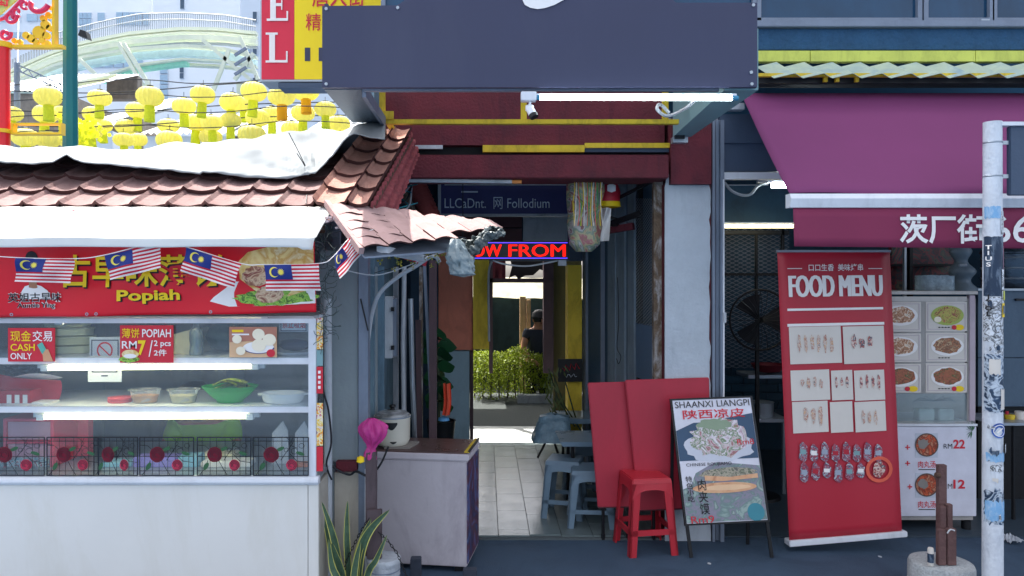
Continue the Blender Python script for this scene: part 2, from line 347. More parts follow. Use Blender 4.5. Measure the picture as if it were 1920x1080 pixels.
mat('back_paving', '#b9bcb8', .7, dirt='#8d9492', dirt_amt=.6, bump=.3)
mb = MB(); mb.box(-.75, 1.3, 7.85, 8.72, .0125, .03); tag(mb.build('courtyard_paving', M['back_paving']), kind='structure')
# ------------------------------------------------------------ shophouse
BL = -0.69
sh = thing('shophouse', (0.5, 5.0, 0), 'two-storey shophouse with maroon beams over the open passage and rough blue upper wall', 'building')
mat('blue_render', '#2f5577', .9, var=.18, vs=8, dirt='#23415c', dirt_amt=.5, bump=1.0, bs=26); mat('lime', '#cfd562', .7, var=.12, vs=4, dirt='#9aa04a', dirt_amt=.6, ds=4)
def pb(name, m, x0, y0, x1, y1, d, th=.05, par=None, bevel=0): mb = MB(); mb.pbox(x0, y0, x1, y1, d, th); return mb.build(name, M[m], par, bevel=bevel)
# maroon wall band behind the canopy, beam, pier
zc = P(0, 90, 5.0).z
a = P(0, 272, 5.0).z; mb = MB(); mb.box(BL, 1.2, 5.0, 5.2, a, zc); mb.build('maroon_wall', M['maroon'], sh)
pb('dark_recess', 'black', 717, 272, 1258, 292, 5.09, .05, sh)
pb('yellow_strip', 'yellow', 905, 272, 1096, 285, 4.95, .04, sh); pb('yellow_strip', 'yellow', 1097, 268, 1256, 277, 4.96, .03, sh); pb('green_strip', 'slate', 1097, 277, 1256, 285, 4.98, .03, sh)
pb('pale_strip', 'plaster', 745, 272, 830, 279, 4.97, .02, sh)
mb = MB(); mb.box(BL, 1.2, 4.88, 5.2, P(0, 334, 4.88).z, P(0, 290, 4.88).z); mb.build('maroon_beam', M['maroon'], sh, bevel=.006)
mb = MB(); mb.pbox(1258, 222, 1334, 345, 4.93, .35); mb.build('pier_head', M['maroon'], sh)
mat('pillar_white', '#b9c2cb', .85, var=.1, vs=3.5, dirt='#8e9aa6', dirt_amt=.55, ds=1.5, bump=.35, bs=30)
mb = MB(); b0 = P(1246, 0, 5.0); b1 = P(1333, 0, 5.0); mb.box(b0.x, b1.x, 5.0, 5.3, 0, P(0, 345, 5).z); mb.build('pillar', M['maroon'], sh)
pts = [(1247, 1060), (1334, 1060)]; yy = 1000
while yy > 345: pts.append((1331 + random.uniform(-2, 2), yy)); yy -= 14
pts += [(1326, 338), (1318, 331), (1308, 333), (1300, 327), (1290, 329), (1278, 322), (1266, 316), (1256, 322), (1250, 334), (1247, 350)]
mb = MB(); fr = [P(x, y, 4.985) for x, y in pts]; mb.hexa(fr, [p + Vector((0, .02, 0)) for p in fr]); mb.build('white_paint_coat', M['pillar_white'], sh)
# peeling strip beside the pillar
mat('rust_post', '#6d5c4c', .9, var=.4, vs=14, dirt='#c7c9cc', dirt_amt=.9, ds=7, bump=.7, bs=30)
pb('peeling_post', 'rust_post', 1226, 338, 1243, 760, 5.08, .06, sh)
# grey steel channel and fascia right of pillar
for x0, x1, dd in ((1336, 1341, 4.97), (1342, 1350, 5.0), (1351, 1358, 4.97)): pb('steel_channel', 'grey_steel', x0, 225, x1, 1040, dd, .07, sh)
pb('grey_fascia', 'slate', 1350, 214, 1480, 268, 5.0, .05, sh); pb('grey_fascia', 'slate', 1350, 269, 1500, 322, 5.02, .05, sh)
pb('door_head', 'white_metal', 1357, 323, 1500, 336, 4.99, .05, sh); pb('white_edge_strip', 'white_metal', 1356, 336, 1358.5, 900, 4.96, .02, sh)
pb('pale_lintel', 'plaster', 1362, 193, 1396, 205, 4.9, .06, sh)
# upper wall, windows
z52, z92, z48 = P(0, 54, 5).z, P(0, 93, 5).z, P(0, 47, 5).z
mb = MB(); mb.box(1.2, 6.5, 5.0, 5.25, z92, z52); mb.build('upper_wall', M['blue_render'], sh)
mb = MB(); mb.box(BL, 1.2, 5.0, 5.25, zc, z52); mb.build('upper_wall', M['blue_render'], sh)
mat('blue_wall', '#3a4f6a', .8, dirt='#2b3d55', bump=.3)
mb = MB(); mb.box(BL, 6.5, 5.0, 5.25, z52 + 1.1, 8.0); mb.build('upper_wall', M['blue_wall'], sh)
mb = MB(); mb.box(BL, BL + .2, 5.25, 9.2, P(0, 272, 5).z + .05, 8.0); mb.build('side_wall', M['blue_wall'], sh)
mb = MB(); mb.box(BL + .2, 6.5, 5.25, 9.26, 7.9, 8.0); mb.build('roof', M['slate'], sh)
mb = MB(); mb.box(-1.6, BL + .2, 6.1, 9.26, 2.72, 2.77); mb.build('added_shade_slab', M['slate'], sh)  # unseen slab added to keep the sun off the passage floor
mb = MB(); mb.box(BL + .2, 6.5, 5.25, 9.26, 2.78, 2.88); mb.build('ceiling_slab', M['plaster'], sh)
mb = MB(); mb.box(BL + .2, 6.5, 9.06, 9.26, 2.88, 7.9); mb.build('rear_wall', M['blue_wall'], sh)
mb = MB(); mb.box(5.6, 6.5, 5.25, 9.0, 0, 2.78); mb.build('side_wall', M['blue_wall'], sh)
gw = mat('window_blue', '#1d4766', .12, var=.25, vs=1.2, dirt='#15344c', dirt_amt=.6, ds=1, bump=.01); mat('room_dark', '#3a6a8c', .8)
mb = MB(); mb.box(BL + .2, 6.5, 5.9, 5.95, 2.9, 7.8); mb.build('room_screen', M['room_dark'], sh)
wf = MB(); wf.box(1.2, 6.5, 4.96, 5.06, z52 + .002, z48 + .02); wo = wf.build('window_sill', M['grey_steel'], sh, bevel=.004)
for x0, x1 in ((1420, 1721), (1741, 1856), (1870, 2100), (1120, 1419), (800, 1119), (560, 799)):
    A, B = P(x0, 0, 5).x, P(x1, 0, 5).x; A = max(A, BL + .02)
    fr = MB(); w = .03; z0, z1 = z48 + .02, z52 + 1.098
    fr.box(A - w, A, 5.0, 5.06, z0, z1); fr.box(B, B + w, 5.0, 5.06, z0, z1); fr.box(A, B, 5.0, 5.05, z0, z0 + .03); fo = fr.build('window_frame', M['grey_steel'], sh)
    pn = MB(); pn.box(A, B, 5.03, 5.036, z0 + .03, z1); pn.build('pane', gw, fo)
pb('window_latch', 'steel', 1840, 36, 1856, 44, 4.99, .02, sh)
# lime fascia and corrugated rain hood over purple awning
for x0, x1 in ((1421, 1519), (1520, 1829), (1830, 2120)): pb('lime_fascia_board', 'lime', x0, 95, x1 - .6, 115, 4.94, .05, sh)
mat('corrugated', '#b4c4b0', .6, .0, var=.14, vs=5, dirt='#5f8bb0', dirt_amt=.5, ds=3)
hood = thing('corrugated_hood', P(1700, 136, 4.78), 'pale green corrugated rain hood under the lime board above the purple awning', 'roof')
def hoodf(u, v):
    x = P(1421, 0, 4.9).x + u * 3.1; ph = (u * 3.1 / .185) % 1; w = .032 * (ph / .72 if ph < .72 else (1 - ph) / .28)
    return Vector((x + .04 * v, 4.93 - .2 * v, P(0, 119, 4.93).z - .128 * v - .022 + w))
mb = MB(); mb.grid(hoodf, 300, 3); o = mb.build('corrugated_sheet', M['corrugated'], hood); sm = o.modifiers.new('thick', 'SOLIDIFY'); sm.thickness = .003
pb('purlin', 'yellow', 1421, 137, 2120, 143, 4.76, .03, hood)
for x in (1545, 1567, 1604): pb('bracket', 'yellow', x, 143, x + 7, 153, 4.78, .02, hood)
pb('hood_shade_strip', 'black', 1421, 146, 2120, 156, 4.82, .12, hood)  # black strip stands for the shade below the hood
# ------------------------------------------------------------ purple awning
mat('purple', '#934a7e', .75, var=.05, vs=2, bump=.08, bs=8, trans=.32); mat('plum', '#92385a', .75, var=.06, vs=2, bump=.06, bs=8, trans=.2)
aw = thing('awning', P(1700, 362, 4.12), 'purple fabric shop awning with white front bar and street name on its valance', 'awning')
A0, A1 = P(1392, 175, 4.9), P(1480, 363, 4.12); XR = 4.6
def awf(u, v): return Vector((A1.x + (XR - A1.x) * u, A0.y + (A1.y - A0.y) * v, A0.z + (A1.z - A0.z) * v - .016 * math.sin(math.pi * v) + .005 * math.sin(u * 23) * v + .012 * noise.noise(Vector((u * 5, v * 2.2, 1))) * v))
mb = MB(); mb.grid(awf, 60, 14); o = mb.build('canvas', M['purple'], aw, True); o.modifiers.new('t', 'SOLIDIFY').thickness = .002
mb = MB(); zb, zt = P(0, 389, 4.1).z, P(0, 363, 4.1).z
mb.hexa([(A1.x - .005, 4.1, zb), (A1.x - .005, 4.085, (zb + zt) / 2 + .01), (A1.x - .005, 4.1, zt), (A1.x - .005, 4.16, zt), (A1.x - .005, 4.16, zb)], [(XR, 4.1, zb), (XR, 4.085, (zb + zt) / 2 + .01), (XR, 4.1, zt), (XR, 4.16, zt), (XR, 4.16, zb)])
mb.build('front_bar', M['white_metal'], aw)
vb = Bd(P(1487, 390, 4.11), P(2150, 390, 4.11), P(2150, 468, 4.11), P(1489, 462, 4.11), wave=lambda u, v: .006 * v * math.sin(u * 34))
mb = MB(); vb.slab(mb, nu=60, nv=4); o = mb.build('valance', M['plum'], aw, True); o.modifiers.new('t', 'SOLIDIFY').thickness = .0015
def vu(x): return (x - 1488) / 662
text(vb, '茨厂街', vu(1686), .16, vu(1846), .9, M['printwhite'], aw, bold=.022, off=.009)
text(vb, '66', vu(1856), .2, vu(1932), .86, M['printwhite'], aw, bold=.01, off=.009)
# ------------------------------------------------------------ canopy sign box
cs = thing('canopy_sign', P(1010, 165, 3.6), 'large dark navy sign box with a cut-off white leaf mark above the passage', 'sign')
D = 3.6
pts = [(604, 164), (604, 11), (744, 10), (757, 2), (775, -25), (820, -70), (900, -110), (1012, -125), (1120, -110), (1200, -75), (1245, -35), (1262, 0), (1268, 5), (1420, 5), (1420, 163)]
mb = MB(); fr = [P(x, y, D) for x, y in pts]; mb.hexa(fr, [p + Vector((0, .03, 0)) for p in fr]); mb.build('sign_face', M['navy'], cs)
bd = RB(604, 5, 1420, 164, D); lp = [(980, 1), (984, 9), (994, 14.5), (1008, 17), (1022, 15), (1040, 9), (1062, -3), (1085, -22), (1098, -52), (1080, -78), (1050, -60), (1010, -40), (985, -18)]
mb = MB(); mb.poly([P(x, y, D - .006) for x, y in lp]); mb.build('leaf_mark', M['printwhite'], cs)
for x, y in ((612, 17), (746, 15), (1412, 10), (612, 158), (1408, 136), (1409, 158)):
    mb = MB(); c = P(x, y, D); mb.tube([c, c - Vector((0, .008, 0))], .008, 8); mb.build('screw', M['steel'], cs)
zb = P(0, 165, 3.6).z
def side(x, xi, y1, nm, mt):
    mb = MB(); mb.box(x, xi, 3.635, y1, zb, zb + .02); return mb.build(nm, M[mt], cs)
mat('grey_soffit', '#5c6874', .5, .1, var=.08, dirt='#5f6e7c', dirt_amt=.5)
xl, xli, xr = P(604, 0, 3.6).x, P(675, 0, 3.6).x, P(1420, 0, 3.6).x
side(xl + .003, xli, 4.4, 'soffit', 'grey_soffit'); mb = MB(); mb.box(xl + .003, xl + .02, 3.635, 4.4, zb + .022, zb + .42); mb.build('side_panel', M['navy'], cs)
mb = MB(); mb.box(xli, xli + .02, 3.66, 4.38, zb - .03, zb + .03); mb.build('trim_angle', M['grey_steel'], cs)
# right arm back to the facade (teal bottomed box)
mb = MB(); q0, q1 = P(1385, 172, 3.66), P(1421, 164, 3.66)
e0, e1 = P(1253, 262, 4.86), P(1288, 256, 4.86)
mb.hexa([Vector((q1.x - .17, 3.64, zb)), Vector((q1.x - .005, 3.64, zb)), Vector((q1.x - .005, 3.64, zb + .3)), Vector((q1.x - .17, 3.64, zb + .3))], [Vector((q1.x - .12, 4.84, zb)), Vector((q1.x - .005, 4.84, zb)), Vector((q1.x - .005, 4.84, zb + .3)), Vector((q1.x - .12, 4.84, zb + .3))]); mb.build('side_panel', M['teal_paint'], cs)
pb('bracket', 'steel', 1262, 256, 1290, 267, 4.8, .06, cs); pb('bracket', 'black', 1266, 252, 1284, 260, 4.78, .05, cs)
mb = MB(); mb.box(xli + .01, xr - .17, 3.64, 3.67, zb - .003, zb + .04); mb.build('rail', M['grey_steel'], cs)
zy = P(0, 228, 4.4).z; mb = MB(); mb.box(xli, xr - .17, 4.4, 4.44, zy - .012, zy + .014); mb.build('yellow_rail', M['yellow'], cs)
for x in (717, 982, 1247): mb = MB(); c = P(x, 0, 4.42); mb.box(c.x - .017, c.x + .017, 4.405, 4.43, zy + .014, zy + .5); mb.build('yellow_upright', M['yellow'], cs)
mb = MB(); c = P(722, 215, 4.39); mb.box(c.x - .03, c.x + .05, 4.39, 4.40, zy + .014, zy + .06); mb.build('gusset', M['yellow'], cs)
for x in (xli + .03,): mb = MB(); mb.box(x - .015, x + .015, 4.44, 5.0, zy - .01, zy + .01); mb.build('tie_bar', M['yellow'], cs)
# tube fitting under the sign
tl = thing('tube_light', P(1180, 183, 3.62), 'long lit fluorescent tube under the right half of the navy sign', 'lamp')
za = P(0, 176, 3.58).z
mb = MB(); mb.box(P(978, 0, 3.58).x, P(1384, 0, 3.58).x, 3.60, 3.64, za - .012, za + .006); mb.build('batten', M['white_metal'], tl)
mb = MB(); c0, c1 = P(1012, 183, 3.6), P(1372, 184, 3.6); mb.tube([c0, c1], .012, 10); mb.build('tube', M['tube_cool'], tl, True)
for a, b in ((c0 - Vector((.03, 0, 0)), c0), (c1, c1 + Vector((.03, 0, 0)))): mb = MB(); mb.tube([a, b], .0125, 10); mb.build('tube_cap', mat('cap_blue', '#3f86a8', .4), tl)
pb('junction_box', 'white_metal', 977, 171, 1006, 188, 3.575, .05, tl, .003)
ca = thing('spot_camera', P(995, 205, 3.6), 'small white camera with black lens hanging below the left end of the tube light', 'camera')
mb = MB(); mb.tube([P(994, 188, 3.6), P(993, 200, 3.6)], .006, 8); mb.lathe(P(993, 203, 3.6), [(.001, .02), (.02, .012), (.02, -.012), (.001, -.02)], 12); mb.build('mount', M['white_metal'], ca, True)
mb = MB(); mb.tube([P(993, 203, 3.58), P(1000, 217, 3.56)], .02, 12); mb.build('body', M['white_metal'], ca, True); mb = MB(); mb.tube([P(999, 214, 3.56), P(1002, 220, 3.555)], .0215, 12); mb.build('lens_hood', M['black'], ca, True)
def cable(pts, r, m='cable', label=None, cat='cable', name='cable', sub=6, group=None, parent=None):
    P3 = [Vector(p) for p in pts]; out = []
    for i in range(len(P3) - 1):
        p0 = P3[max(i - 1, 0)]; p1 = P3[i]; p2 = P3[i + 1]; p3 = P3[min(i + 2, len(P3) - 1)]
        for k in range(sub):
            t = k / sub; out.append(.5 * ((2 * p1) + (p2 - p0) * t + (2 * p0 - 5 * p1 + 4 * p2 - p3) * t * t + (3 * p1 - p0 - 3 * p2 + p3) * t ** 3))
    out.append(P3[-1]); mb = MB(); mb.tube(out, r, 6); o = mb.build(name, M[m] if isinstance(m, str) else m, parent, True)
    if label: tag(o, label, cat, group)
    return o
cable([P(1255, 212, 3.9), P(1238, 196, 3.9), P(1232, 204, 3.85), P(1245, 216, 3.9), P(1262, 215, 4.0), P(1290, 200, 3.8), P(1305, 186, 3.7)], .009, 'pale_cable', 'loose pale hose looped under the right arm of the sign', 'hose', 'hose')
# ------------------------------------------------------------ HOTEL sign
hs = thing('hotel_sign', P(560, 155, 6.0), 'red and yellow vertical hotel signboard with white letters behind the navy sign', 'sign')
hb = RB(488, -340, 720, 153, 6.0)
def hv(y): return (y + 340) / 493
def hu(x): return (x - 488) / 232
mb = MB(); hb.slab(mb, th=.25); mb.build('box', M['steel'], hs, bevel=.004)
mat('sign_red', '#e0304a', .5, var=.03, bump=0); mat('sign_yellow', '#ffe01a', .5, var=.03, bump=0)
mb = MB(); hb.slab(mb, .012, .003, hu(552), .992, off=.006, th=.005); mb.build('red_field', M['sign_red'], hs)
mb = MB(); hb.slab(mb, hu(552.5), .003, .99, .992, off=.006, th=.005); mb.build('yellow_field', M['sign_yellow'], hs)
def serif_letter(ch, x0, y0, x1, y1):
    w = x1 - x0; h = y1 - y0; R = []
    R.append((.16, 0, .42, 1)); R.append((0, 0, .55, .07)); R.append((0, .93, .55, 1))
    if ch == 'E': R += [(.42, 0, .9, .08), (.42, .45, .72, .54), (.42, .92, .95, 1), (.86, 0, .92, .3), (.68, .33, .73, .66), (.93, .7, 1, 1)]
    if ch == 'L': R += [(.42, .92, .95, 1), (.93, .62, 1, 1)]
    mb = MB()
    for i, (a, b, c, d) in enumerate(R): hb.slab(mb, hu(x0 + a * w), hv(y0 + b * h), hu(x0 + c * w), hv(y0 + d * h), off=.012 + i * .0006, th=.006)
    mb.build('lettering', M['printwhite'], hs)
serif_letter('E', 501, -20, 541, 40); serif_letter('L', 499, 62, 540, 118)
for i, (ch, y) in enumerate((('T', -102), ('O', -184), ('H', -266))): text(hb, ch, hu(500), hv(y), hu(541), hv(y + 58), M['printwhite'], hs, bold=.03, off=.012)
text(hb, '唐人街', hu(586), hv(-26), hu(684), hv(14), M['printred'], hs, bold=.01, off=.012); text(hb, '精', hu(574), hv(26), hu(602), hv(58), M['printred'], hs, bold=.004, off=.012)
for x in (572, 598): mb = MB(); hb.slab(mb, hu(x), hv(90), hu(x + 10), hv(115), off=.01, th=.004); mb.build('printed_block', M['navy'], hs)
pb('lower_bar', 'slate', 522, 155, 640, 164, 6.0, .2, hs)
# ------------------------------------------------------------ food stall
SD = 3.6
st = thing('food_stall', (P(300, 0, SD).x, SD, 0), 'white food stall with glass display case, pressed tile roof and white counter at the left', 'stall')
XL = -2.75; XRt = P(597, 0, SD).x
z900, z910, z893 = P(0, 896, SD).z, P(0, 909, SD).z, P(0, 893, SD).z
mb = MB(); mb.box(XL, P(577, 0, SD).x, SD, SD + .02, 0, z910); mb.build('counter_panel', M['white_panel'], st, bevel=.002)
mb = MB(); mb.box(P(578, 0, SD).x, XRt, SD, SD + .02, 0, z910); mb.build('counter_panel', M['white_panel'], st, bevel=.002)
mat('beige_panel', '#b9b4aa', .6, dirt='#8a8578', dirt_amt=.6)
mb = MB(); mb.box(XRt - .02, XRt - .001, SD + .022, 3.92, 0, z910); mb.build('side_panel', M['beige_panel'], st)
mb = MB(); pr = [(SD - .012, z910 + .002), (SD - .022, z910 + .016), (SD - .02, z900 - .004), (SD - .005, z893), (SD + .03, z893), (SD + .03, z910)]
mb.hexa([(XL, y, z) for y, z in pr], [(XRt + .003, y, z) for y, z in pr]); mb.build('counter_edge', M['white_metal'], st, bevel=.002)
mb = MB(); mb.box(XL, XRt, SD + .03, 4.4, z893 - .02, z893 - .004); mb.build('worktop', M['steel'], st)
def sx(px, d=SD): return P(px, 0, d).x
def sz(py, d=SD): return P(0, py, d).z
mb = MB(); mb.box(sx(578), sx(592.5), SD, SD + .03, z893, sz(597)); mb.build('corner_post', M['white_metal'], st, bevel=.002)
mb = MB(); mb.box(XL, sx(578), SD + .002, SD + .03, sz(606), sz(597)); mb.build('top_rail', M['white_metal'], st)
mb = MB(); mb.box(XL, sx(577.8), SD + .012, 4.15, sz(683.5), sz(671)); mb.build('shelf', M['white_metal'], st)
mb = MB(); mb.box(XL, sx(577.8), SD + .012, 4.15, sz(774.5), sz(762.5)); mb.build('shelf', M['white_metal'], st)
g = glass('case_glass', '#eef4f6', .1, haze=.05)  # haze mixes in a whitish film for the pale reflection on the case
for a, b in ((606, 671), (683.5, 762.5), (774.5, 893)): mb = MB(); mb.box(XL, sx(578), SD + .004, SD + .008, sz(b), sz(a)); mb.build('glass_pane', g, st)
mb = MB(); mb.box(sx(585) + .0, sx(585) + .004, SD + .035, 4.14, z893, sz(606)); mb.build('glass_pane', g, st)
mb = MB(); mb.box(XL, XRt - .03, SD + .031, 4.2, sz(597) - .005, sz(597) + .01); mb.build('case_top', M['white_metal'], st)
mb = MB(); mb.box(sx(579), sx(592), 4.15, 4.18, z893, sz(597)); mb.build('rear_post', M['white_metal'], st)
mat('stall_back', '#8d9aa8', .6, var=.08, dirt='#64717f', dirt_amt=.5)
mb = MB(); mb.box(XL, XRt - .02, 5.3, 5.35, 0, 2.3); mb.build('rear_wall', M['stall_back'], st)
mb = MB(); mb.box(XL, XL + .05, SD + .05, 5.3, 0, 2.3); mb.build('end_wall', M['stall_back'], st)
mb = MB(); mb.box(-1.75, -1.7, 4.9, 5.28, 0, 2.2); mb.build('partition', M['stall_back'], st)
mb = MB(); mb.box(-1.55, -1.0, 5.15, 5.29, 1.18, 1.24); mb.build('wall_shelf', M['steel'], st)
# tile roof, one object per pressed tile
mat('roof_tile', '#826a68', .9, spec=.08, var=.2, vs=12, dirt='#6b4a48', dirt_amt=.55, ds=9, bump=.25, bs=50, island=.16)
mat('tile_edge', '#4b2c2a', .8, var=.2)
def tile_mesh(w, l, amp=.02, th=.02, n=10, lift=.022, ess=False):
    mb = MB()
    def prof(u):
        if ess: return amp * (.5 - .5 * math.cos(2 * math.pi * min(1, (u * .78 + .22) if u < .9 else (u * .78 + .22)))) if u > 0 else amp * .42
        q = abs(2 * u - 1); return amp * (q ** 2.0) + .35 * amp * math.exp(-((q - 1) / .12) ** 2) - .2 * amp * math.exp(-((q - .78) / .08) ** 2)
    T = []
    for v in (0, 1):
        T.append([Vector(((k / n - .5) * w, v * l, prof(k / n) + (lift if v == 0 else 0))) for k in range(n + 1)])
    for k in range(n): mb.quad(T[0][k], T[0][k + 1], T[1][k + 1], T[1][k])
    mb.mi = 1; dn = Vector((0, .002, -th))
    for k in range(n): mb.quad(T[0][k] + dn, T[0][k + 1] + dn, T[0][k + 1], T[0][k])
    for k in range(n): mb.quad(T[1][k] + dn, T[1][k + 1] + dn, T[0][k + 1] + dn, T[0][k] + dn)
    for k in (0, n): mb.quad(T[0][k], T[0][k] + dn, T[1][k] + dn, T[1][k])
    me = mb.mesh('roof_tile'); 
    for p in me.polygons: p.use_smooth = p.material_index == 0
    return me
def roof(parent, me, origin, ux, uy, w, l, nc, nr, skip=None, mats=('roof_tile', 'tile_edge'), name='roof_tile', jig=.004):
    ux = Vector(ux).normalized(); uy = Vector(uy).normalized(); un = ux.cross(uy).normalized()
    R = Matrix((ux, uy, un)).transposed().to_4x4()
    if not me.materials:
        for q in mats: me.materials.append(M[q])
    for r in range(nr):
        for c in range(nc):
            if skip and skip(c, r): continue
            o = bpy.data.objects.new(name, me); COL.objects.link(o); o.parent = parent
            p = Vector(origin) + ux * (c + .5) * w + uy * r * l + un * random.uniform(0, jig)
            o.matrix_local = Matrix.Translation(p - WL[parent]) @ R @ Matrix.Rotation(random.uniform(-.012, .012), 4, 'Z')
wv = 68 / F * 3.66; me1 = tile_mesh(wv, .235)
SL = Vector((0, .9, .45)).normalized(); e0 = P(0, 386, 3.66)
roof(st, me1, (sx(590, 3.66) - wv * 11.0, 3.66, e0.z - .02), (1, 0, 0), SL, wv, .21, 11, 4)
mb = MB(); mb.hexa([Vector((XL, 3.68, e0.z - .05)), Vector((sx(590), 3.68, e0.z - .05)), Vector((sx(590), 3.68, e0.z - .035)), Vector((XL, 3.68, e0.z - .035))], [Vector((XL, 4.6, e0.z + .4)), Vector((-.75, 4.6, e0.z + .4)), Vector((-.75, 4.6, e0.z + .415)), Vector((XL, 4.6, e0.z + .415))]); mb.build('roof_deck', mat('timber', '#5a4338', .9), st)
mb = MB(); mb.box(XL, sx(600), 3.70, 3.72, e0.z - .13, e0.z - .05); mb.build('eave_board', M['timber'], st)
for y in (4.2, 5.25): mb = MB(); mb.box(-.86, -.82, y, y + .04, z893, 2.35); mb.build('roof_post', M['grey_steel'], st)
mb = MB(); mb.hexa([Vector((XL, 4.6, e0.z + .40)), Vector((-.74, 4.6, e0.z + .40)), Vector((-.74, 4.6, e0.z + .42)), Vector((XL, 4.6, e0.z + .42))], [Vector((XL, 5.5, e0.z + .05)), Vector((-.74, 5.5, e0.z + .05)), Vector((-.74, 5.5, e0.z + .07)), Vector((XL, 5.5, e0.z + .07))]); mb.build('rear_roof_deck', M['timber'], st)
# narrow hip section at right end
hip = thing('hip_roof', P(660, 385, 3.7), 'steep narrow strip of salmon roof tiles right of the white tarp pinch', 'roof')
p0, p1 = P(608, 383, 3.62), P(690, 383, 3.62); wv2 = (p1.x - p0.x) / 1.25; me2 = tile_mesh(wv2, .235, .03)
mat('salmon_tile', '#a88074', .9, spec=.08, var=.16, vs=12, dirt='#7b4b42', dirt_amt=.5, ds=9, bump=.25, bs=50, island=.12)
me2.materials.append(M['salmon_tile']); me2.materials.append(M['tile_edge'])
me2b = tile_mesh(wv2 * .6, .235, .02); me2b.materials.append(M['salmon_tile']); me2b.materials.append(M['tile_edge'])
hy = Vector((.10, .88, .50)); hy.normalize()
roof(hip, me2, p0 - Vector((wv2 * .3, 0, .02)), (1, 0, 0), hy, wv2, .19, 1, 6); roof(hip, me2b, p0 + Vector((wv2 * .70, 0, -.02)), (1, 0, 0), hy, wv2 * .6, .19, 1, 6)
mat('hip_side_shaded', '#8e4348', .7, var=.2, dirt='#4c2227', dirt_amt=.6, ds=8, bump=.3)  # red-brown side sheet, darkened in colour for the slope turned from the sun
a0 = P(690, 388, 3.66); a1 = P(716, 400, 3.9); k = hy * 1.14
mb = MB()
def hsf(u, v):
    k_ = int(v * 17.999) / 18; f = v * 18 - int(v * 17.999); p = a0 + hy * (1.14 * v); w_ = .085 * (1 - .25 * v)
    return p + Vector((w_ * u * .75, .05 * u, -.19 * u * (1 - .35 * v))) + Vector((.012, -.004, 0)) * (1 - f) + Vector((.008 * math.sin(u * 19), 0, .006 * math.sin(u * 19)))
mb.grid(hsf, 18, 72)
mb.build('side_sheet', M['hip_side_shaded'], hip)
mb = MB(); q = p0 - Vector((0, -.02, .06)); mb.hexa([q, q + Vector((.22, 0, 0)), q + Vector((.22, 0, .02)), q + Vector((0, 0, .02))], [q + hy * 1.14, q + hy * 1.14 + Vector((.22, 0, 0)), q + hy * 1.14 + Vector((.22, 0, .02)), q + hy * 1.14 + Vector((0, 0, .02))]); mb.build('deck_board', M['timber'], hip)
# tarp thrown over the ridge
mat('tarp', '#8d9294', .9, spec=.1, var=.1, vs=2, bump=.04, bs=6)
low = [(-260, 302), (0, 306), (60, 311), (100, 307), (125, 293), (150, 306), (210, 312), (300, 320), (415, 333), (470, 341), (540, 345), (585, 336), (600, 322), (625, 295), (645, 268), (660, 256), (722, 262)]
top = [(-260, 273), (0, 276), (60, 278), (125, 279), (200, 278), (300, 276), (415, 272), (500, 264), (585, 250), (650, 242), (722, 234)]
def itp(L, x):
    for (a, b), (c, d) in zip(L, L[1:]):
        if x <= c: return b + (d - b) * max(0, (x - a)) / (c - a)
    return L[-1][1]
pinch = P(585, 337, 4.1)
def tf(u, v):
    x = -260 + 982 * u; yl, yt = itp(low, x), itp(top, x)
    if v <= .7:
        t = v / .7; z_off = 0; d = 3.96 + (4.42 - 3.96) * t; y = yl + (yt - yl) * t ** .8; p = P(x, y, d)
        r = math.hypot((x - 585) / 90, (y - 337) / 60); an = math.atan2(y - 337, x - 585)
        w = .006 * math.sin(an * 15 + math.sin(an * 5)) * math.exp(-r * .45) + .022 * (noise.noise(Vector((x / 60, y / 30, 0)))) * min(1, t * 4) + .004 * noise.noise(Vector((x / 22, y / 9, 3)))
        p += Vector((0, -.4, 1)) * w * 1.5 + Vector((0, -.012, .022)) * (1 if 380 < x < 590 else .4)
    else:
        t = (v - .7) / .3; q = P(x, yt, 4.42); p = q + Vector((0, .9 * t, -.35 * t)) + Vector((0, 0, .02 * noise.noise(Vector((x / 60, t * 3, 9)))))
    return p
mb = MB(); mb.grid(tf, 150, 40); o = mb.build('tarpaulin', M['tarp'], None, True); o.modifiers.new('t', 'SOLIDIFY').thickness = .004
tag(o, 'white tarpaulin draped over the stall roof and pinched in folds at its right end', 'tarp')
for i, (x, y) in enumerate(((545, 262), (560, 300), (577, 395), (600, 420))):
    cable([pinch + Vector((0, -.06, .02)), (pinch + P(x, y, 4.0)) / 2 + Vector((0, -.05, .03)), P(x, y, 4.0 if y < 330 else 3.6) + Vector((0, -.04, .03))], .0022, 'cable', 'thin dark tie wire at the tarp pinch, ' + ('running furthest up to the left', 'running straight up the tarp', 'running straight down over the eave', 'running down towards the hip tiles')[i], 'wire', 'tie_wire', group='tie wires at the tarp pinch')
# white canvas blind over the banner
def cf(u, v):
    x0, x1 = -2.75, P(600, 0, 3.5).x; x = x0 + (x1 - x0) * u + (.045 if u == 1 else 0) * (1 - v)
    if v < .75: t = v / .75; y = 3.64 - .30 * t; z = P(0, 388, 3.64).z - .168 * t + .012 * math.sin(math.pi * t)
    else: t = (v - .75) / .25; y = 3.34 + .004 * t; z = P(0, 388, 3.64).z - .168 - .04 * t
    return Vector((x, y, z + .006 * noise.noise(Vector((x * 3, v * 3, 1))) + (-.01 * t if u > .97 else 0)))
mb = MB(); mb.grid(cf, 90, 16); o = mb.build('canvas_blind', M['white_cloth'], None, True); o.modifiers.new('t', 'SOLIDIFY').thickness = .003
tag(o, 'plain white canvas blind sloping out above the red banner', 'blind')
mb = MB()
for i in range(9): c = P(128 + i * 3 + random.uniform(-3, 3), 397 + random.uniform(-4, 3), 3.58); mb.quad(c, c + Vector((.02, 0, .004)), c + Vector((.022, -.01, -.012)), c + Vector((.002, -.01, -.01)))
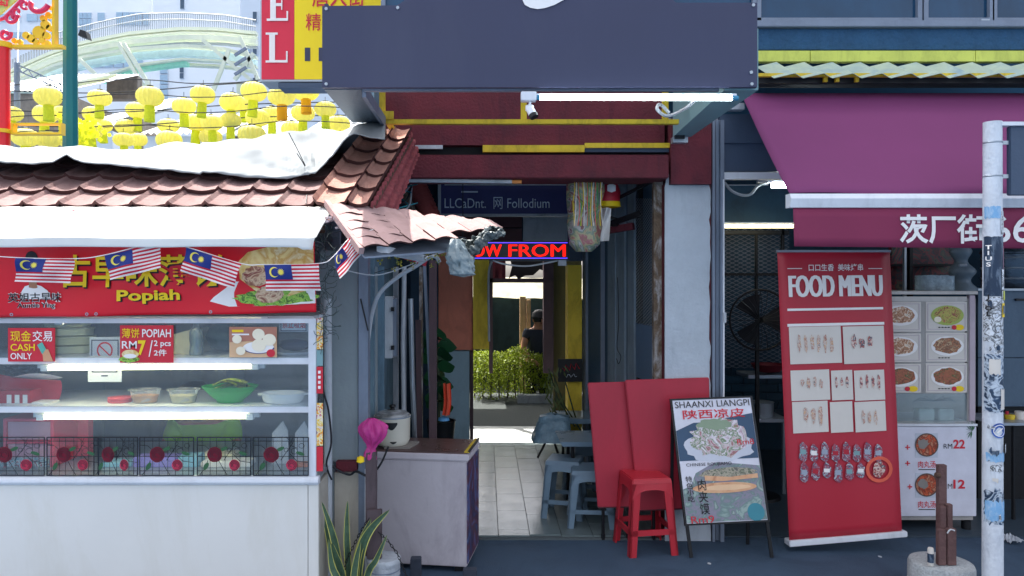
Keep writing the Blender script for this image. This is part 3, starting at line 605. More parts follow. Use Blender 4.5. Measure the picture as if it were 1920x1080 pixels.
tag(mb.build('red_ribbon', M['printred']), 'scrap of bright red ribbon lying on the white canvas blind', 'ribbon')
# ------------------------------------------------------------ red banner
mat('banner_red', '#e1192b', .38, var=.05, vs=2, bump=.05, bs=5)
bn = thing('banner', P(300, 590, 3.55), 'long glossy red banner reading Popiah hung across the stall top', 'banner')
def bw(u, v): return .010 * math.sin(u * 21 + v * 3) * (.3 + v) + .007 * noise.noise(Vector((u * 9, v * 3, 0)))
bb = Bd(P(-300, 452, 3.5), P(590, 452, 3.5), P(592, 586, 3.54), P(-300, 600, 3.54), wave=bw)
def bu(x): return (x + 300) / 890
def bv(y): return (y - 453) / 140
def sag(u): return 0
mb = MB(); bb.slab(mb, nu=160, nv=20); o = mb.build('sheet', M['banner_red'], bn, True); o.modifiers.new('t', 'SOLIDIFY').thickness = .0012
def btext(s, x0, y0, x1, y1, m, bold, off=.005, par=bn, slant=0): return text(bb, s, bu(x0), bv(y0), bu(x1), bv(y1), M[m] if isinstance(m, str) else m, par, bold=bold, off=off, slant=slant)
btext('古早味薄饼', 114, 481, 424, 543, 'printblack', .015, .006); btext('古早味薄饼', 112, 478, 421, 540, 'printyellow', .015, .009)
btext('Popiah', 224, 546, 338, 573, 'printblack', .03, .006); btext('Popiah', 221, 544, 336, 571, 'printyellow', .03, .009)
btext('英姐古早味', 15, 547, 115, 566, 'printwhite', .02, .006); btext('英姐古早味', 16, 548, 114, 565, 'printblack', .008, .010)
btext('Auntie Ying', 31, 566, 103, 579, 'printwhite', .03, .006); btext('Auntie Ying', 32, 567, 102, 578, 'printblack', .012, .010)
# cook badge: head, collar and shoulders
mb = MB(); bb.ell(mb, bu(60), bv(485), .013, .10, .004); mb.build('printed_hair', M['printblack'], bn)
mb = MB(); bb.ell(mb, bu(61), bv(500), .012, .12, .0055); bb.poly(mb, [(bu(55), bv(520)), (bu(67), bv(520)), (bu(69), bv(540)), (bu(53), bv(540))], .0055); mb.build('printed_face', M['skin'], bn)
mb = MB(); bb.poly(mb, [(bu(40), bv(545)), (bu(46), bv(536)), (bu(56), bv(533)), (bu(61), bv(539)), (bu(66), bv(533)), (bu(76), bv(536)), (bu(88), bv(545)), (bu(94), bv(560)), (bu(35), bv(560))], .005); mb.build('printed_collar', M['printwhite'], bn)
# popiah photo
food('f_skin', ['#e8c66a', '#f3dc96', '#d9a850', '#efe0b0', '#c98f48'], 14); food('f_salad', ['#3f7d22', '#78b23a', '#a9cf52', '#2e5c1a', '#86c04a'], 60); food('f_fill', ['#7a4638', '#b07a60', '#e3c9a4', '#8d3d3a'], 40)
mb = MB(); bb.poly(mb, [(bu(393), bv(568)), (bu(400), bv(560)), (bu(440), bv(530)), (bu(589), bv(540)), (bu(589), bv(575)), (bu(500), bv(578)), (bu(430), bv(578))], .004); mb.build('printed_plate', M['printwhite'], bn)
mb = MB(); bb.ell(mb, bu(515), bv(562), .085, .11, .0055, 40, .12); mb.build('printed_salad', M['f_salad'], bn)
mb = MB(); bb.poly(mb, [(bu(447), bv(492)), (bu(465), bv(474)), (bu(500), bv(465)), (bu(560), bv(461)), (bu(588), bv(464)), (bu(588), bv(545)), (bu(540), bv(560)), (bu(480), bv(548)), (bu(450), bv(525))], .007); mb.build('printed_wrap', M['f_skin'], bn)
mb = MB(); bb.ell(mb, bu(480), bv(520), .028, .14, .0085, 24, .08); bb.ell(mb, bu(505), bv(556), .03, .12, .0085, 24, .1); mb.build('printed_filling', M['f_fill'], bn)
for x in (166, 183, 395, 20, 585): 
    mb = MB(); bb.ring(mb, bu(x), bv(588 if x != 585 else 462), .0035, .022, .45, .006, 12); mb.build('eyelet', M['steel'], bn)
for i, x in enumerate(range(30, 590, 56)):
    cable([bb.pt(bu(x), .02, .01), bb.pt(bu(x + 2), -.05, .02)], .0015, 'cable', name='tie', parent=None).name = 'banner_tie'
    o = COL.objects[-1]; tag(o, 'short dark wire tie at the banner top hem, ' + ('leftmost', 'second from the left', 'third from the left', 'fourth from the left', 'fifth from the left', 'fifth from the right', 'fourth from the right', 'third from the right', 'second from the right', 'rightmost')[i], 'tie', 'ties along the banner hem')
# ------------------------------------------------------------ flags on a string
mat('flag_red', '#c8203a', .7, bump=0, trans=.2); mat('flag_white', '#e9e4e4', .7, bump=0, trans=.2); mat('flag_blue', '#1c2f7a', .7, bump=0); mat('flag_yellow', '#e8d45a', .7, bump=0)
def flag(c, label, seed, d=3.36, amp=.008):
    w = lambda u, v: amp * math.sin(u * 9 + v * 4 + seed) + amp * .6 * math.sin(u * 4 - v * 6 + seed * 2)
    fb = Bd(*[(x, y, d) for x, y in c], wave=w)
    base = (fb.c[2] + fb.c[3]) / 2; t = thing('flag', base, label, 'flag', 'small flags strung across the stall')
    mb = MB()
    for i in range(14): mb.mi = i % 2; mb.grid(lambda a, b, i=i: fb.pt(a, (i + b) / 14, 0), 16, 1)
    mb.build('striped_field', [M['flag_red'], M['flag_white']], t, True)
    mb = MB(); mb.grid(lambda a, b: fb.pt(a * .5, b * 8 / 14, .0012), 10, 6); mb.build('canton', M['flag_blue'], t, True)
    mb = MB(); n = 24; cu, cv, r = .18, .285, 1
    for k in range(n):
        a, b = math.pi * .28 + k / n * math.pi * 1.44, math.pi * .28 + (k + 1) / n * math.pi * 1.44
        def o_(q): return fb.pt(cu + .095 * math.cos(q), cv + .2 * math.sin(q), .0035)
        def i_(q): return fb.pt(cu + .022 + .079 * math.cos(q), cv + .165 * math.sin(q), .0035)
        mb.quad(o_(a), o_(b), i_(b), i_(a))
    mb.build('crescent', M['flag_yellow'], t)
    mb = MB(); pts = []
    for k in range(28): a = k * math.pi / 14; rr = 1 if k % 2 == 0 else .55; pts.append(fb.pt(.31 + .068 * rr * math.cos(a), .285 + .145 * rr * math.sin(a), .0035))
    mb.poly(pts); mb.build('star', M['flag_yellow'], t)
flag([(32, 484), (138, 486), (134, 531), (26, 528)], 'leftmost small striped flag, hanging level over the banner', 1)
flag([(197, 479), (299, 455), (303, 502), (205, 525)], 'second striped flag from the left, tipped up to the right', 2)
flag([(349, 464), (452, 495), (438, 541), (339, 508)], 'third striped flag, drooping down to the right over the yellow lettering', 3)
flag([(495, 497), (598, 495), (601, 545), (500, 545)], 'striped flag hanging level over the printed food at the banner right end', 4)
flag([(626, 482), (657, 446), (684, 470), (637, 523)], 'small striped flag hanging crumpled below the pale tiled awning', 5, 3.3, .012)
cable([P(-60, 476, 3.37), P(32, 483, 3.362), P(140, 485, 3.37), P(197, 478, 3.362), P(299, 454, 3.37), P(349, 463, 3.362), P(452, 494, 3.37), P(495, 496, 3.37), P(598, 494, 3.37), P(626, 480, 3.31), P(657, 446, 3.31), P(700, 430, 3.4)], .0022, 'printwhite', 'thin white string carrying the five small flags', 'string', 'flag_string')
cable([P(270, 452, 3.40), P(300, 448, 3.36), P(420, 449, 3.35), P(580, 450, 3.36), P(612, 470, 3.4)], .003, 'cable', 'black cable running along the hem of the white canvas blind', 'cable')
# ------------------------------------------------------------ stall lights (lit)
def tube(x0, y0, x1, y1, d, label, r=.011):
    t = thing('tube_light', P((x0 + x1) / 2, y0, d), label, 'lamp', 'lit tubes in the stall case')
    a, b = P(x0, y0, d), P(x1, y1, d); mb = MB(); mb.tube([a, b], r, 10); mb.build('tube', M['tube'], t, True)
    mb = MB(); mb.box(a.x - .06, b.x + .06, d + .006, d + .03, a.z - .002, a.z + .022); mb.build('batten', M['white_metal'], t)
    for q, s in ((a, -1), (b, 1)): mb = MB(); x = q.x + s * .035; mb.box(min(q.x, x), max(q.x, x), d - .012, d + .012, q.z - .014, q.z + .014); mb.build('end_cap', M['white_metal'], t)
tube(118, 603, 490, 599, 3.63, 'thin lit tube right under the red banner, topmost in the stall', .006)
tube(92, 690, 472, 687, 3.64, 'lit tube under the upper shelf of the stall case', .0115)
tube(84, 782, 462, 781, 3.64, 'lit tube under the lower shelf of the stall case', .0105)
# ------------------------------------------------------------ cards taped to the glass
def card(x0, y0, x1, y1, m, label, d=3.592, name='paper_sign', cat='sign', th=.003):
    b = RB(x0, y0, x1, y1, d); t = thing(name, (b.c[2] + b.c[3]) / 2, label, cat); mb = MB(); b.slab(mb, th=th); mb.build('sheet', M[m], t); return b, t
b, t = card(15, 615, 103, 678, 'printred', 'red cash only card with a hand holding notes, left in the stall window')
text(b, '现金', .06, .08, .5, .4, M['printyellow'], t, .008); text(b, '交易', .53, .08, .95, .4, M['printwhite'], t, .008)
text(b, 'CASH', .06, .47, .58, .68, M['printyellow'], t, .015); text(b, 'ONLY', .06, .74, .52, .93, M['printwhite'], t, .01)
mb = MB(); b.poly(mb, [(.74, .72), (.86, .62), (.97, .99), (.76, .99)]); b.ell(mb, .79, .72, .06, .12, .0035); mb.build('printed_hand', mat('tan', '#d8a07a', .6, bump=0), t)
mb = MB(); b.poly(mb, [(.63, .5), (.74, .42), (.82, .62), (.74, .78)], .0045); mb.build('printed_notes', mat('mint', '#5fb3a4', .6, bump=0), t)
b, t = card(225, 610, 325, 680, 'printred', 'red popiah price card reading RM 7 for two pieces in the stall window')
text(b, '薄饼', .04, .08, .37, .34, M['printyellow'], t, .006); text(b, 'POPIAH', .42, .1, .96, .32, M['printwhite'], t, .012); text(b, 'RM', .04, .42, .32, .62, M['printwhite'], t, .01)
text(b, '7', .34, .4, .49, .8, M['printyellow'], t, .04); text(b, '2 pcs', .64, .4, .96, .6, M['printwhite'], t, .015); text(b, '2件', .64, .64, .88, .82, M['printwhite'], t, .015)
mb = MB(); b.poly(mb, [(.6, .4), (.62, .4), (.56, .84), (.54, .84)]); mb.build('printed_line', M['printwhite'], t)
mb = MB(); b.ell(mb, .18, .9, .2, .09, .0035, 20, .1); mb.build('printed_salad', M['f_salad'], t); mb = MB(); b.ell(mb, .2, .77, .16, .12, .0045); mb.build('printed_wrap', M['f_skin'], t); mb = MB(); b.ell(mb, .2, .82, .12, .06, .0055); mb.build('printed_filling', M['printwhite'], t)
mat('peach', '#e0b890', .5, bump=0); b, t = card(430, 613, 519, 670, 'peach', 'photo card of steamed buns in a blue rimmed bowl in the stall window')
mb = MB(); b.poly(mb, [(0, 0), (1, 0), (1, .42), (0, .5)], .0025); mb.build('printed_backdrop', mat('rosy', '#b57b68', .6, bump=0), t)
mb = MB(); b.ell(mb, .62, .68, .33, .2, .0035); mb.build('printed_bowl', M['printwhite'], t); mb = MB(); b.ring(mb, .62, .66, .34, .22, .09, .0045, 24, .1, math.pi - .1); mb.build('printed_rim', M['flag_blue'], t)
mat('bun', '#f4ead2', .6, var=.08, bump=0)
mb = MB()
for i, (x, y, r) in enumerate(((.62, .24, .13), (.63, .6, .15), (.85, .42, .14), (.17, .4, .1), (.25, .78, .1))): b.ell(mb, x, y, r, r * 1.4, .005 + i * .0008)
mb.build('printed_bun', M['bun'], t); mb = MB(); b.slab(mb, .06, .09, .3, .17, .0035, .001); mb.build('printed_line', M['printyellow'], t); mb = MB(); b.slab(mb, .06, .22, .42, .27, .0035, .001); mb.build('printed_line', M['printwhite'], t); mb = MB(); b.ell(mb, .88, .86, .09, .13, .005); mb.build('printed_seal', M['printred'], t)
mat('card_grey', '#c5cad6', .6, bump=0)
b, t = card(524, 596, 577, 622, 'card_grey', 'grey no smoking notice in red characters at the right of the stall window', 3.66)
text(b, '禁止吸烟', .1, .2, .92, .75, M['printred'], t, .012); mb = MB(); b.slab(mb, .04, .08, .07, .95, .002, .001); b.slab(mb, .93, .08, .96, .95, .002, .001); b.slab(mb, .04, .9, .96, .95, .003, .001); mb.build('printed_border', M['navy'], t)
b, t = card(168, 632, 226, 672, 'card_grey', 'grey no smoking notice with crossed circle behind the stall glass', 3.7)
mb = MB(); b.ring(mb, .5, .62, .26, .4, .2, .003); b.poly(mb, [(.3, .4), (.34, .36), (.7, .86), (.66, .9)], .004); mb.build('printed_circle', M['printred'], t); mb = MB(); b.slab(mb, .06, .12, .94, .17, .002, .001); b.slab(mb, .06, .17, .09, 1, .002, .001); b.slab(mb, .91, .17, .94, 1, .002, .001); mb.build('printed_border', M['navy'], t)
b, t = card(165, 684, 228, 716, 'card_grey', 'lower grey notice with a bracket outline under the upper stall shelf', 3.7); mb = MB(); b.slab(mb, .12, .1, .16, .42, .002, .001); b.slab(mb, .84, .1, .88, .42, .002, .001); b.slab(mb, .12, .38, .88, .45, .003, .001); mb.build('printed_border', M['navy'], t); mb = MB(); b.slab(mb, .4, .6, .6, .68, .003, .001); mb.build('printed_line', M['navy'], t)
# ------------------------------------------------------------ goods in the case
def simple(name, mb, m, label, cat, group=None, smooth=True, bevel=0): return tag(mb.build(name, M[m], None, smooth, bevel=bevel), label, cat, group)
zs1, zs2, zs3 = sz(671), sz(762.5), z893 - .004
mat('plastic_cream', '#ccd2b8', .5, trans=.1); mat('cream', '#e6e0bf', .6)
for i, (y, w, hh, lab) in enumerate(((0, .14, .04, 'lowest'), (.042, .13, .045, 'second from the bottom'), (.089, .125, .04, 'third from the bottom'), (.131, .11, .02, 'topmost'))):
    c = P(125, 0, 3.85); mb = MB(); mb.lathe((c.x, 3.86, zs1 + y), [(w * .85, 0), (w, .005), (w, hh * .8), (w * 1.06, hh * .85), (w * 1.06, hh), (.001, hh)], 28, 1, .8); simple('food_tub', mb, 'plastic_cream', lab + ' of the stacked pale tubs beside the cash only card', 'tub', 'stacked pale tubs')
mb = MB(); c = P(350, 0, 3.8); mb.hexa([Vector((c.x - .06, 3.75, zs1 + .001)), Vector((c.x + .07, 3.75, zs1 + .001)), Vector((c.x + .06, 3.75, zs1 + .13)), Vector((c.x - .06, 3.75, zs1 + .1))], [Vector((c.x - .06, 3.95, zs1 + .001)), Vector((c.x + .07, 3.95, zs1 + .001)), Vector((c.x + .06, 3.95, zs1 + .13)), Vector((c.x - .06, 3.95, zs1 + .1))]); simple('foam_box', mb, 'cream', 'cream coloured box behind the water bottle on the upper shelf', 'box', smooth=False, bevel=.005)
bt = thing('water_bottle', (P(368, 0, 3.72).x, 3.72, zs1), 'clear plastic bottle with blue cap on the upper shelf right of the price card', 'bottle')
mb = MB(); mb.lathe(WL[bt], [(.001, .001), (.032, .001), (.034, .02), (.03, .05), (.034, .08), (.032, .12), (.014, .15), (.013, .165)], 20); mb.build('bottle_body', glass('pet', '#d9e8ee', .25, .12), bt, True)
mb = MB(); mb.lathe(WL[bt] + Vector((0, 0, .16)), [(.016, 0), (.016, .02), (.001, .021)], 14); mb.build('cap', mat('capblue', '#5fa3d8', .4), bt, True)
mat('dark_bag', '#2f4a52', .3, bump=.3)
mb = MB(); mb.grid(lambda a, b: Vector((P(420, 0, 3.8).x + .11 * math.cos(a * 6.283) * math.sin(b * 3.1416) * (1 + .15 * noise.noise(Vector((a * 5, b * 5, 0)))), 3.85 + .07 * math.sin(a * 6.283) * math.sin(b * 3.1416), zs1 + .085 - .08 * math.cos(b * 3.1416))), 24, 12); simple('plastic_bag', mb, 'dark_bag', 'dark green plastic bag bundle on the upper shelf left of the bun photo', 'bag')
mb = MB(); c = P(552, 0, 3.75); mb.grid(lambda a, b: Vector((c.x + .075 * math.cos(a * 6.283) * math.sin(b * 3.1416) * (1 + .3 * noise.noise(Vector((a * 5, b * 5, 2)))), 3.75 + .05 * math.sin(a * 6.283) * math.sin(b * 3.1416), zs1 + .05 - .032 * math.cos(b * 3.1416))), 24, 12); simple('cloth_bundle', mb, 'navy', 'crumpled dark cloth in a tray at the right end of the upper shelf', 'cloth')
mb = MB(); mb.lathe((c.x, 3.74, zs1 + .001), [(.001, 0), (.07, 0), (.095, .018), (.09, .018), (.065, .004), (.001, .004)], 26); simple('shallow_tray', mb, 'white_metal', 'shallow white tray at the right end of the upper shelf', 'tray')
pt = glass('tub_clear', '#e6ecec', .2, .2)
def tub(px, col, label, w=.075):
    t = thing('clear_tub', (P(px, 0, 3.72).x, 3.72, zs2), label, 'tub', 'clear sauce tubs on the lower shelf'); L = WL[t]
    mb = MB(); mb.lathe(L, [(w * .78, .001), (w * .97, .062), (w * 1.08, .064), (w * 1.08, .067), (w * .94, .066)], 28, 1, .8); mb.build('tub_wall', pt, t, True)
    mb = MB(); mb.lathe(L, [(.001, .003), (w * .74, .003), (w * .86, .038), (.001, .044)], 28, 1, .78); mb.build('sauce', mat('sauce' + col, col, .35, var=.2, vs=20), t, True)
tub(272, '#e3973a', 'clear tub of orange sauce on the lower stall shelf'); tub(344, '#d9c58e', 'clear tub of pale yellow sauce on the lower stall shelf')
gb = thing('green_basket', (P(429, 0, 3.72).x, 3.74, zs2), 'bright green scalloped plastic basket on the lower stall shelf', 'basket'); L = WL[gb]
mat('green_plastic', '#2fa84a', .35, bump=0, trans=.1)
mb = MB(); mb.lathe(L, [(.001, .001), (.065, .001), (.068, .012), (.1, .035), (.128, .07)], 48, 1, .75); mb.lathe(L + Vector((0, 0, .07)), [(.128, 0), (.136, .012), (.131, .012), (.12, -.01)], 48, 1, .75, rib=.03, ribn=24); mb.build('bowl', M['green_plastic'], gb, True)
food('f_leaf', ['#3d5c1c', '#7d9a2e', '#b9c04a', '#2c4416', '#94a83a'], 30)
lv = thing('banana_leaves', L + Vector((0, 0, .06)), 'folded green leaves piled in the green basket', 'leaves')
for i in range(9):
    mb = MB(); a = random.uniform(-.25, .25); z = .06 + i * .005; w_ = random.uniform(.018, .03); x0 = random.uniform(-.09, -.05); x1 = random.uniform(.05, .1); y0 = random.uniform(-.05, .05)
    mb.grid(lambda u, v: L + Vector((x0 + (x1 - x0) * u, y0 + a * .2 * u + (v - .5) * w_ * 2, z + .018 * math.sin(u * 3.14) + .006 * math.sin(v * 3.1))), 10, 3); mb.build('leaf', M['f_leaf'], lv, True)
wd = thing('white_dish', (P(531, 0, 3.72).x, 3.72, zs2), 'white oval dish with small handles at the right of the lower stall shelf', 'dish'); L = WL[wd]
mb = MB(); mb.lathe(L, [(.001, .001), (.085, .001), (.1, .015), (.106, .045), (.112, .05), (.108, .051), (.1, .046), (.092, .012), (.001, .008)], 36, 1, .7); mb.build('dish_body', M['printwhite'], wd, True)
for s in (-1, 1): mb = MB(); mb.tube([L + Vector((s * .105, -.02, .042)), L + Vector((s * .125, 0, .044)), L + Vector((s * .105, .02, .042))], .004, 6); mb.build('handle', M['printwhite'], wd, True)
for i in range(2): mb = MB(); mb.lathe((P(222, 0, 3.72).x, 3.74, zs2 + .001 + i * .013), [(.001, 0), (.055, 0), (.06, .01), (.001, .012)], 24); simple('red_plate', mb, 'coralp' if 'coralp' in M else (mat('coralp', '#e0606c', .5) and 'coralp'), ('lower', 'upper')[i] + ' of the two small pink plates left of the orange sauce', 'plate', 'small pink plates')
# red bag and boxes at left of lower shelf
mat('case_red', '#b52036', .5)
mb = MB(); mb.grid(lambda a, b: P(-80 + 190 * a, 700 + 62 * b + 20 * (a - .3) * (1 - b), 3.78) + Vector((0, .03 * math.sin(a * 7 + b * 3), 0)), 24, 10); simple('red_bag', mb, 'case_red', 'bright red carrier bag slumped behind glass at the left of the lower shelf', 'bag')
b, t = card(-60, 733, 56, 762, 'case_red', 'red carton with white bars at the left end of the lower shelf', 3.7, 'carton', 'carton', .12)
mb = MB()
for x in (13, 28, 43): u = (x + 60) / 116; b.slab(mb, u, .25, u + .075, .95, .002, .001)
mb.build('printed_bar', M['printwhite'], t)
b, t = card(60, 754, 94, 762, 'printwhite', 'small white carton beside the red carton on the lower shelf', 3.68, 'carton', 'carton', .08)
mb = MB(); mb.grid(lambda a, b: P(18 + 100 * a, 708 + 8 * (b - .5) * math.sin(3.14 * a) * 2, 3.72 + .1 * b), 14, 4); simple('white_plate', mb, 'printwhite', 'thin white sheet lying over the red bag below the cash card', 'sheet')
mat('darkblue_bag', '#26405c', .3)
mb = MB(); mb.grid(lambda a, b: P(8 + 70 * a, 686 + 22 * b, 3.85) + Vector((0, .04 * noise.noise(Vector((a * 5, b * 5, 4))), 0)), 16, 8); simple('dark_packet', mb, 'darkblue_bag', 'dark blue packets above the white sheet behind the stall glass', 'packet')
# pink drawer unit
pk = thing('storage_unit', (P(65, 0, 3.85).x, 3.85, zs3), 'translucent pink plastic drawer unit at the left of the bottom compartment', 'drawers')
mat('pink', '#ee5a78', .4, bump=0, trans=.25); mat('pink_pale', '#d9a8bc', .4, trans=.2); x0, x1 = sx(6, 3.78), sx(100, 3.78); zt = sz(785, 3.78)
mb = MB(); mb.box(x0, x0 + .015, 3.78, 4.05, zs3 + .002, zt); mb.box(x1 - .015, x1, 3.78, 4.05, zs3 + .002, zt); mb.box(x0 + .016, x1 - .016, 3.78, 4.05, zt - .015, zt); mb.box(x0 + .016, x1 - .016, 3.78, 4.05, sz(832, 3.78), sz(826, 3.78)); mb.build('frame', M['pink'], pk)
for a, b_ in ((792, 825), (834, 890)): mb = MB(); mb.box(x0 + .018, x1 - .018, 3.79, 4.04, max(sz(b_, 3.78), zs3 + .004), sz(a, 3.78)); mb.build('drawer', M['pink_pale'], pk)
mb = MB(); mb.box(x1 + .002, x1 + .06, 4.0, 4.05, zs3 + .003, zt); mb.build('side_frame', M['pink'], pk)
# packets along the bottom
mat('lilac', '#8f83d6', .5); mat('skyblue', '#8fc4de', .5); mat('salmonp', '#d98a70', .5); food('f_snacks', ['#2c5f86', '#d8dde2', '#3e7f95', '#b8c9d4', '#9c4a62', '#24425c'], 70)
for (xa, xb, ya, m, lab) in ((-60, 92, 858, 'f_snacks', 'pile of blue and white snack packets at the left of the bottom compartment'), (190, 246, 868, 'skyblue', 'pale blue box behind the third rose screen'), (248, 331, 858, 'lilac', 'lilac box behind the rose screens'), (333, 372, 856, 'skyblue', 'light blue box right of the lilac box'), (376, 470, 866, 'printwhite', 'white foam box behind the fifth rose screen'), (376, 440, 852, 'cream', 'cream tray standing behind the white foam box'), (540, 590, 872, 'salmonp', 'salmon coloured tray at the right corner of the case')):
    dd = 3.9 if ya == 852 else 3.78; mb = MB(); mb.box(sx(xa, dd), sx(xb, dd) - .003, dd, dd + .1, zs3 + .001, sz(ya, dd)); simple('box', mb, m, lab, 'box', smooth=False, bevel=.004)
for x, w in ((525, 16), (566, 14)):
    mb = MB(); mb.ppoly([(x - w, 880), (x + w, 880), (x + w * .9, 808), (x + w * .3, 790), (x - w * .9, 812)], 3.86, .01); simple('paper_bag', mb, 'card_grey', 'pale folded paper bag standing %s' % ('left in the right part of the case' if x < 540 else 'against the right post of the case'), 'bag', smooth=False)
# rose wire screens
mat('wire', '#1c2430', .4); mat('rose', '#7d0f2c', .5, bump=0, trans=.2); mat('rose_pink', '#d23a5a', .5, bump=0, trans=.2); mat('leafg', '#3a6a48', .5, bump=0, trans=.2)
def screen(x0, x1, label):
    d = 3.594; b = RB(x0, 820, x1, 891.5, d); t = thing('rose_screen', (b.c[2] + b.c[3]) / 2, label, 'screen', 'wire screens with roses along the counter')
    wr = .0016
    mb = MB(); cs_ = [b.pt(u, v) for u, v in ((0, 0), (1, 0), (1, 1), (0, 1))]
    for i in range(4): mb.tube([cs_[i], cs_[(i + 1) % 4]], .0028, 5)
    for i in range(4): 
        e = .09; k = [b.pt(u, v) for u, v in ((e, 0), (e, 1))][0:2] if i == 0 else [b.pt(u, v) for u, v in ((1 - e, 0), (1 - e, 1))] if i == 1 else [b.pt(u, v) for u, v in ((0, .1), (1, .1))] if i == 2 else [b.pt(u, v) for u, v in ((0, .88), (1, .88))]
        mb.tube(k, wr, 4)
    for u in (.24, .36, .52, .66, .8): mb.tube([b.pt(u, 0), b.pt(u, 1)], wr * .8, 4)
    mb.tube([b.pt(0, .5), b.pt(1, .5)], wr, 4)
    mb.build('frame', M['wire'], t)
    mb = MB()
    for pth in (((0, .2), (.15, .22), (.3, .4)), ((.4, .6), (.5, .85), (.56, .98)), ((.66, .42), (.8, .62), (1, .66)), ((.6, 0), (.72, .15), (.62, .35), (.5, .6)), ((.05, .98), (.15, .8), (.2, .6)), ((.72, .02), (.66, .2), (.8, .28))):
        mb.tube([b.pt(u, v, .002) for u, v in pth], wr, 4)
    for cu, cv, r in ((.75, .36, .06), (.6, .33, .04), (.88, .22, .05)):
        mb.tube([b.pt(cu + r * math.cos(a * .7), cv + r * 1.3 * math.sin(a * .7), .002) for a in range(10)], wr * .8, 4)
    mb.build('vine_wire', M['wire'], t)
    for cu, cv, r, m in ((.33, .45, .14, 'rose'), (.7, .72, .1, 'rose_pink')):
        mb = MB(); b.ell(mb, cu, cv, r, r * 1.45, .004, 24, .03); ro = mb.build('rose', M[m], t)
        mb = MB()
        for q in (.85, .6, .35): mb.tube([b.pt(cu + r * q * math.cos(a * .62 + q * 4), cv + r * 1.45 * q * math.sin(a * .62 + q * 4), .0055) for a in range(9)], .0013, 4)
        mb.build('petal_line', M['wire'], ro)
    for cu, cv, an in ((.17, .75, .5), (.5, .3, 1.1), (.86, .42, 1.9)):
        mb = MB(); pts = []
        for k in range(12): a = k / 12 * 6.283; x = .045 * math.cos(a); y = .12 * math.sin(a) * (1 if math.sin(a) > 0 else .9); pts.append((cu + x * math.cos(an) - y * math.sin(an) * .7, cv + x * math.sin(an) + y * math.cos(an)))
        b.poly(mb, pts, .004); mb.build('leaf', M['leafg'], t)
for a, b_, l in ((-28, 83, 'leftmost rose wire screen, in front of the blue snack packets'), (88, 185, 'second rose wire screen, in front of the pink drawers'), (176, 258, 'third rose wire screen, overlapping its left neighbour'), (262, 363, 'fourth rose wire screen, in front of the lilac box'), (370, 470, 'fifth rose wire screen, in front of the white foam box'), (475, 578, 'rightmost rose wire screen beside the corner post')): screen(a, b_, l)
# stickers on the case end
food('f_sticker', ['#c81e34', '#e03a3a', '#f0d23a', '#e9e4e0', '#c81e34', '#2f6f78'], 55)
for i, (ya, yb, m) in enumerate(((596, 655, 'f_sticker'), (657, 686, 'teal_paint'), (688, 738, 'printred'), (756, 836, 'f_sticker'), (838, 884, 'printred'))):
    mb = MB(); x = sx(592.7); a = P(593, ya, SD); c = P(605, yb, SD); mb.box(a.x, c.x, SD + .004, SD + .008, c.z, a.z); o = mb.build('sticker', M[m])
    tag(o, ('patterned red and yellow sticker at the top of the case end', 'plain teal sticker on the case end', 'narrow red sticker with small white characters on the case end', 'busy red patterned sticker halfway down the case end', 'plain red sticker at the foot of the case end')[i], 'sticker')
    if i == 2:
        bq = RB(593, ya, 605, yb, SD + .003)
        for k in range(4): mq = MB(); bq.slab(mq, .3, .14 + .19 * k, .7, .25 + .19 * k, .003, .001); mq.build('printed_mark', M['printwhite'], o)
# worker behind the case
ws = mat('lime_shirt', '#8fce3c', .8, bump=.2)
w_ = person((P(400, 0, 4.75).x, 4.78, -.38), 0, dict(lean=.3, nod=.1), ws, M['skin'], M['hair'], 'stall worker in lime green shirt bending down behind the display case', h=1.5)
# ------------------------------------------------------------ grey side wall, conduit, lower cupboard
mat('grey_wall', '#8c979c', .7, var=.06, vs=3, dirt='#76818a', dirt_amt=.5, bump=.1); mat('cupboard', '#c9c2b4', .6, dirt='#9b9484', dirt_amt=.5, ds=3)
gwl = thing('side_wall', (P(648, 0, 3.95).x, 3.95, 0), 'plain grey sheet wall between the stall case and the alley', 'wall')
pb('wall_sheet', 'grey_wall', 600, 470, 671, 866, 3.95, .03, gwl); pb('post', 'grey_steel', 672, 470, 690, 1100, 3.93, .08, gwl); pb('wall_sheet', 'grey_wall', 600, 867, 626, 1180, 3.96, .03, gwl)
pb('wall_foot', 'maroon', 630, 866, 668, 884, 3.90, .05, gwl)
cp = thing('cupboard', (P(655, 0, 4.0).x, 4.0, 0), 'low beige cupboard door standing below the grey side wall', 'cupboard')
pb('door', 'cupboard', 627, 886, 683, 1190, 3.97, .02, cp, .002); pb('frame', 'white_metal', 684, 880, 691, 1190, 3.915, .012, cp)
mb = MB(); mb.tube([P(614, 560, 3.85), P(615, 700, 3.85), P(616, 1190, 3.85)], .021, 12); tag(mb.build('conduit_pipe', M['plaster'], None, True), 'pale vertical conduit pipe beside the sticker covered case end', 'pipe')
cable([P(603, 690, 3.8), P(607, 735, 3.8), P(616, 770, 3.8), P(621, 830, 3.8), P(612, 870, 3.8), P(622, 900, 3.8)], .005, 'cable', 'thin black cable hanging down the pale conduit pipe', 'cable')
cable([P(604, 850, 3.85), P(628, 878, 3.86), P(655, 890, 3.86), P(668, 884, 3.84), P(690, 893, 3.85), P(700, 888, 4.3), P(715, 868, 4.35), P(728, 838, 4.45)], .006, 'cable', 'black power cable draped from the cupboard to the rice cooker', 'cable')
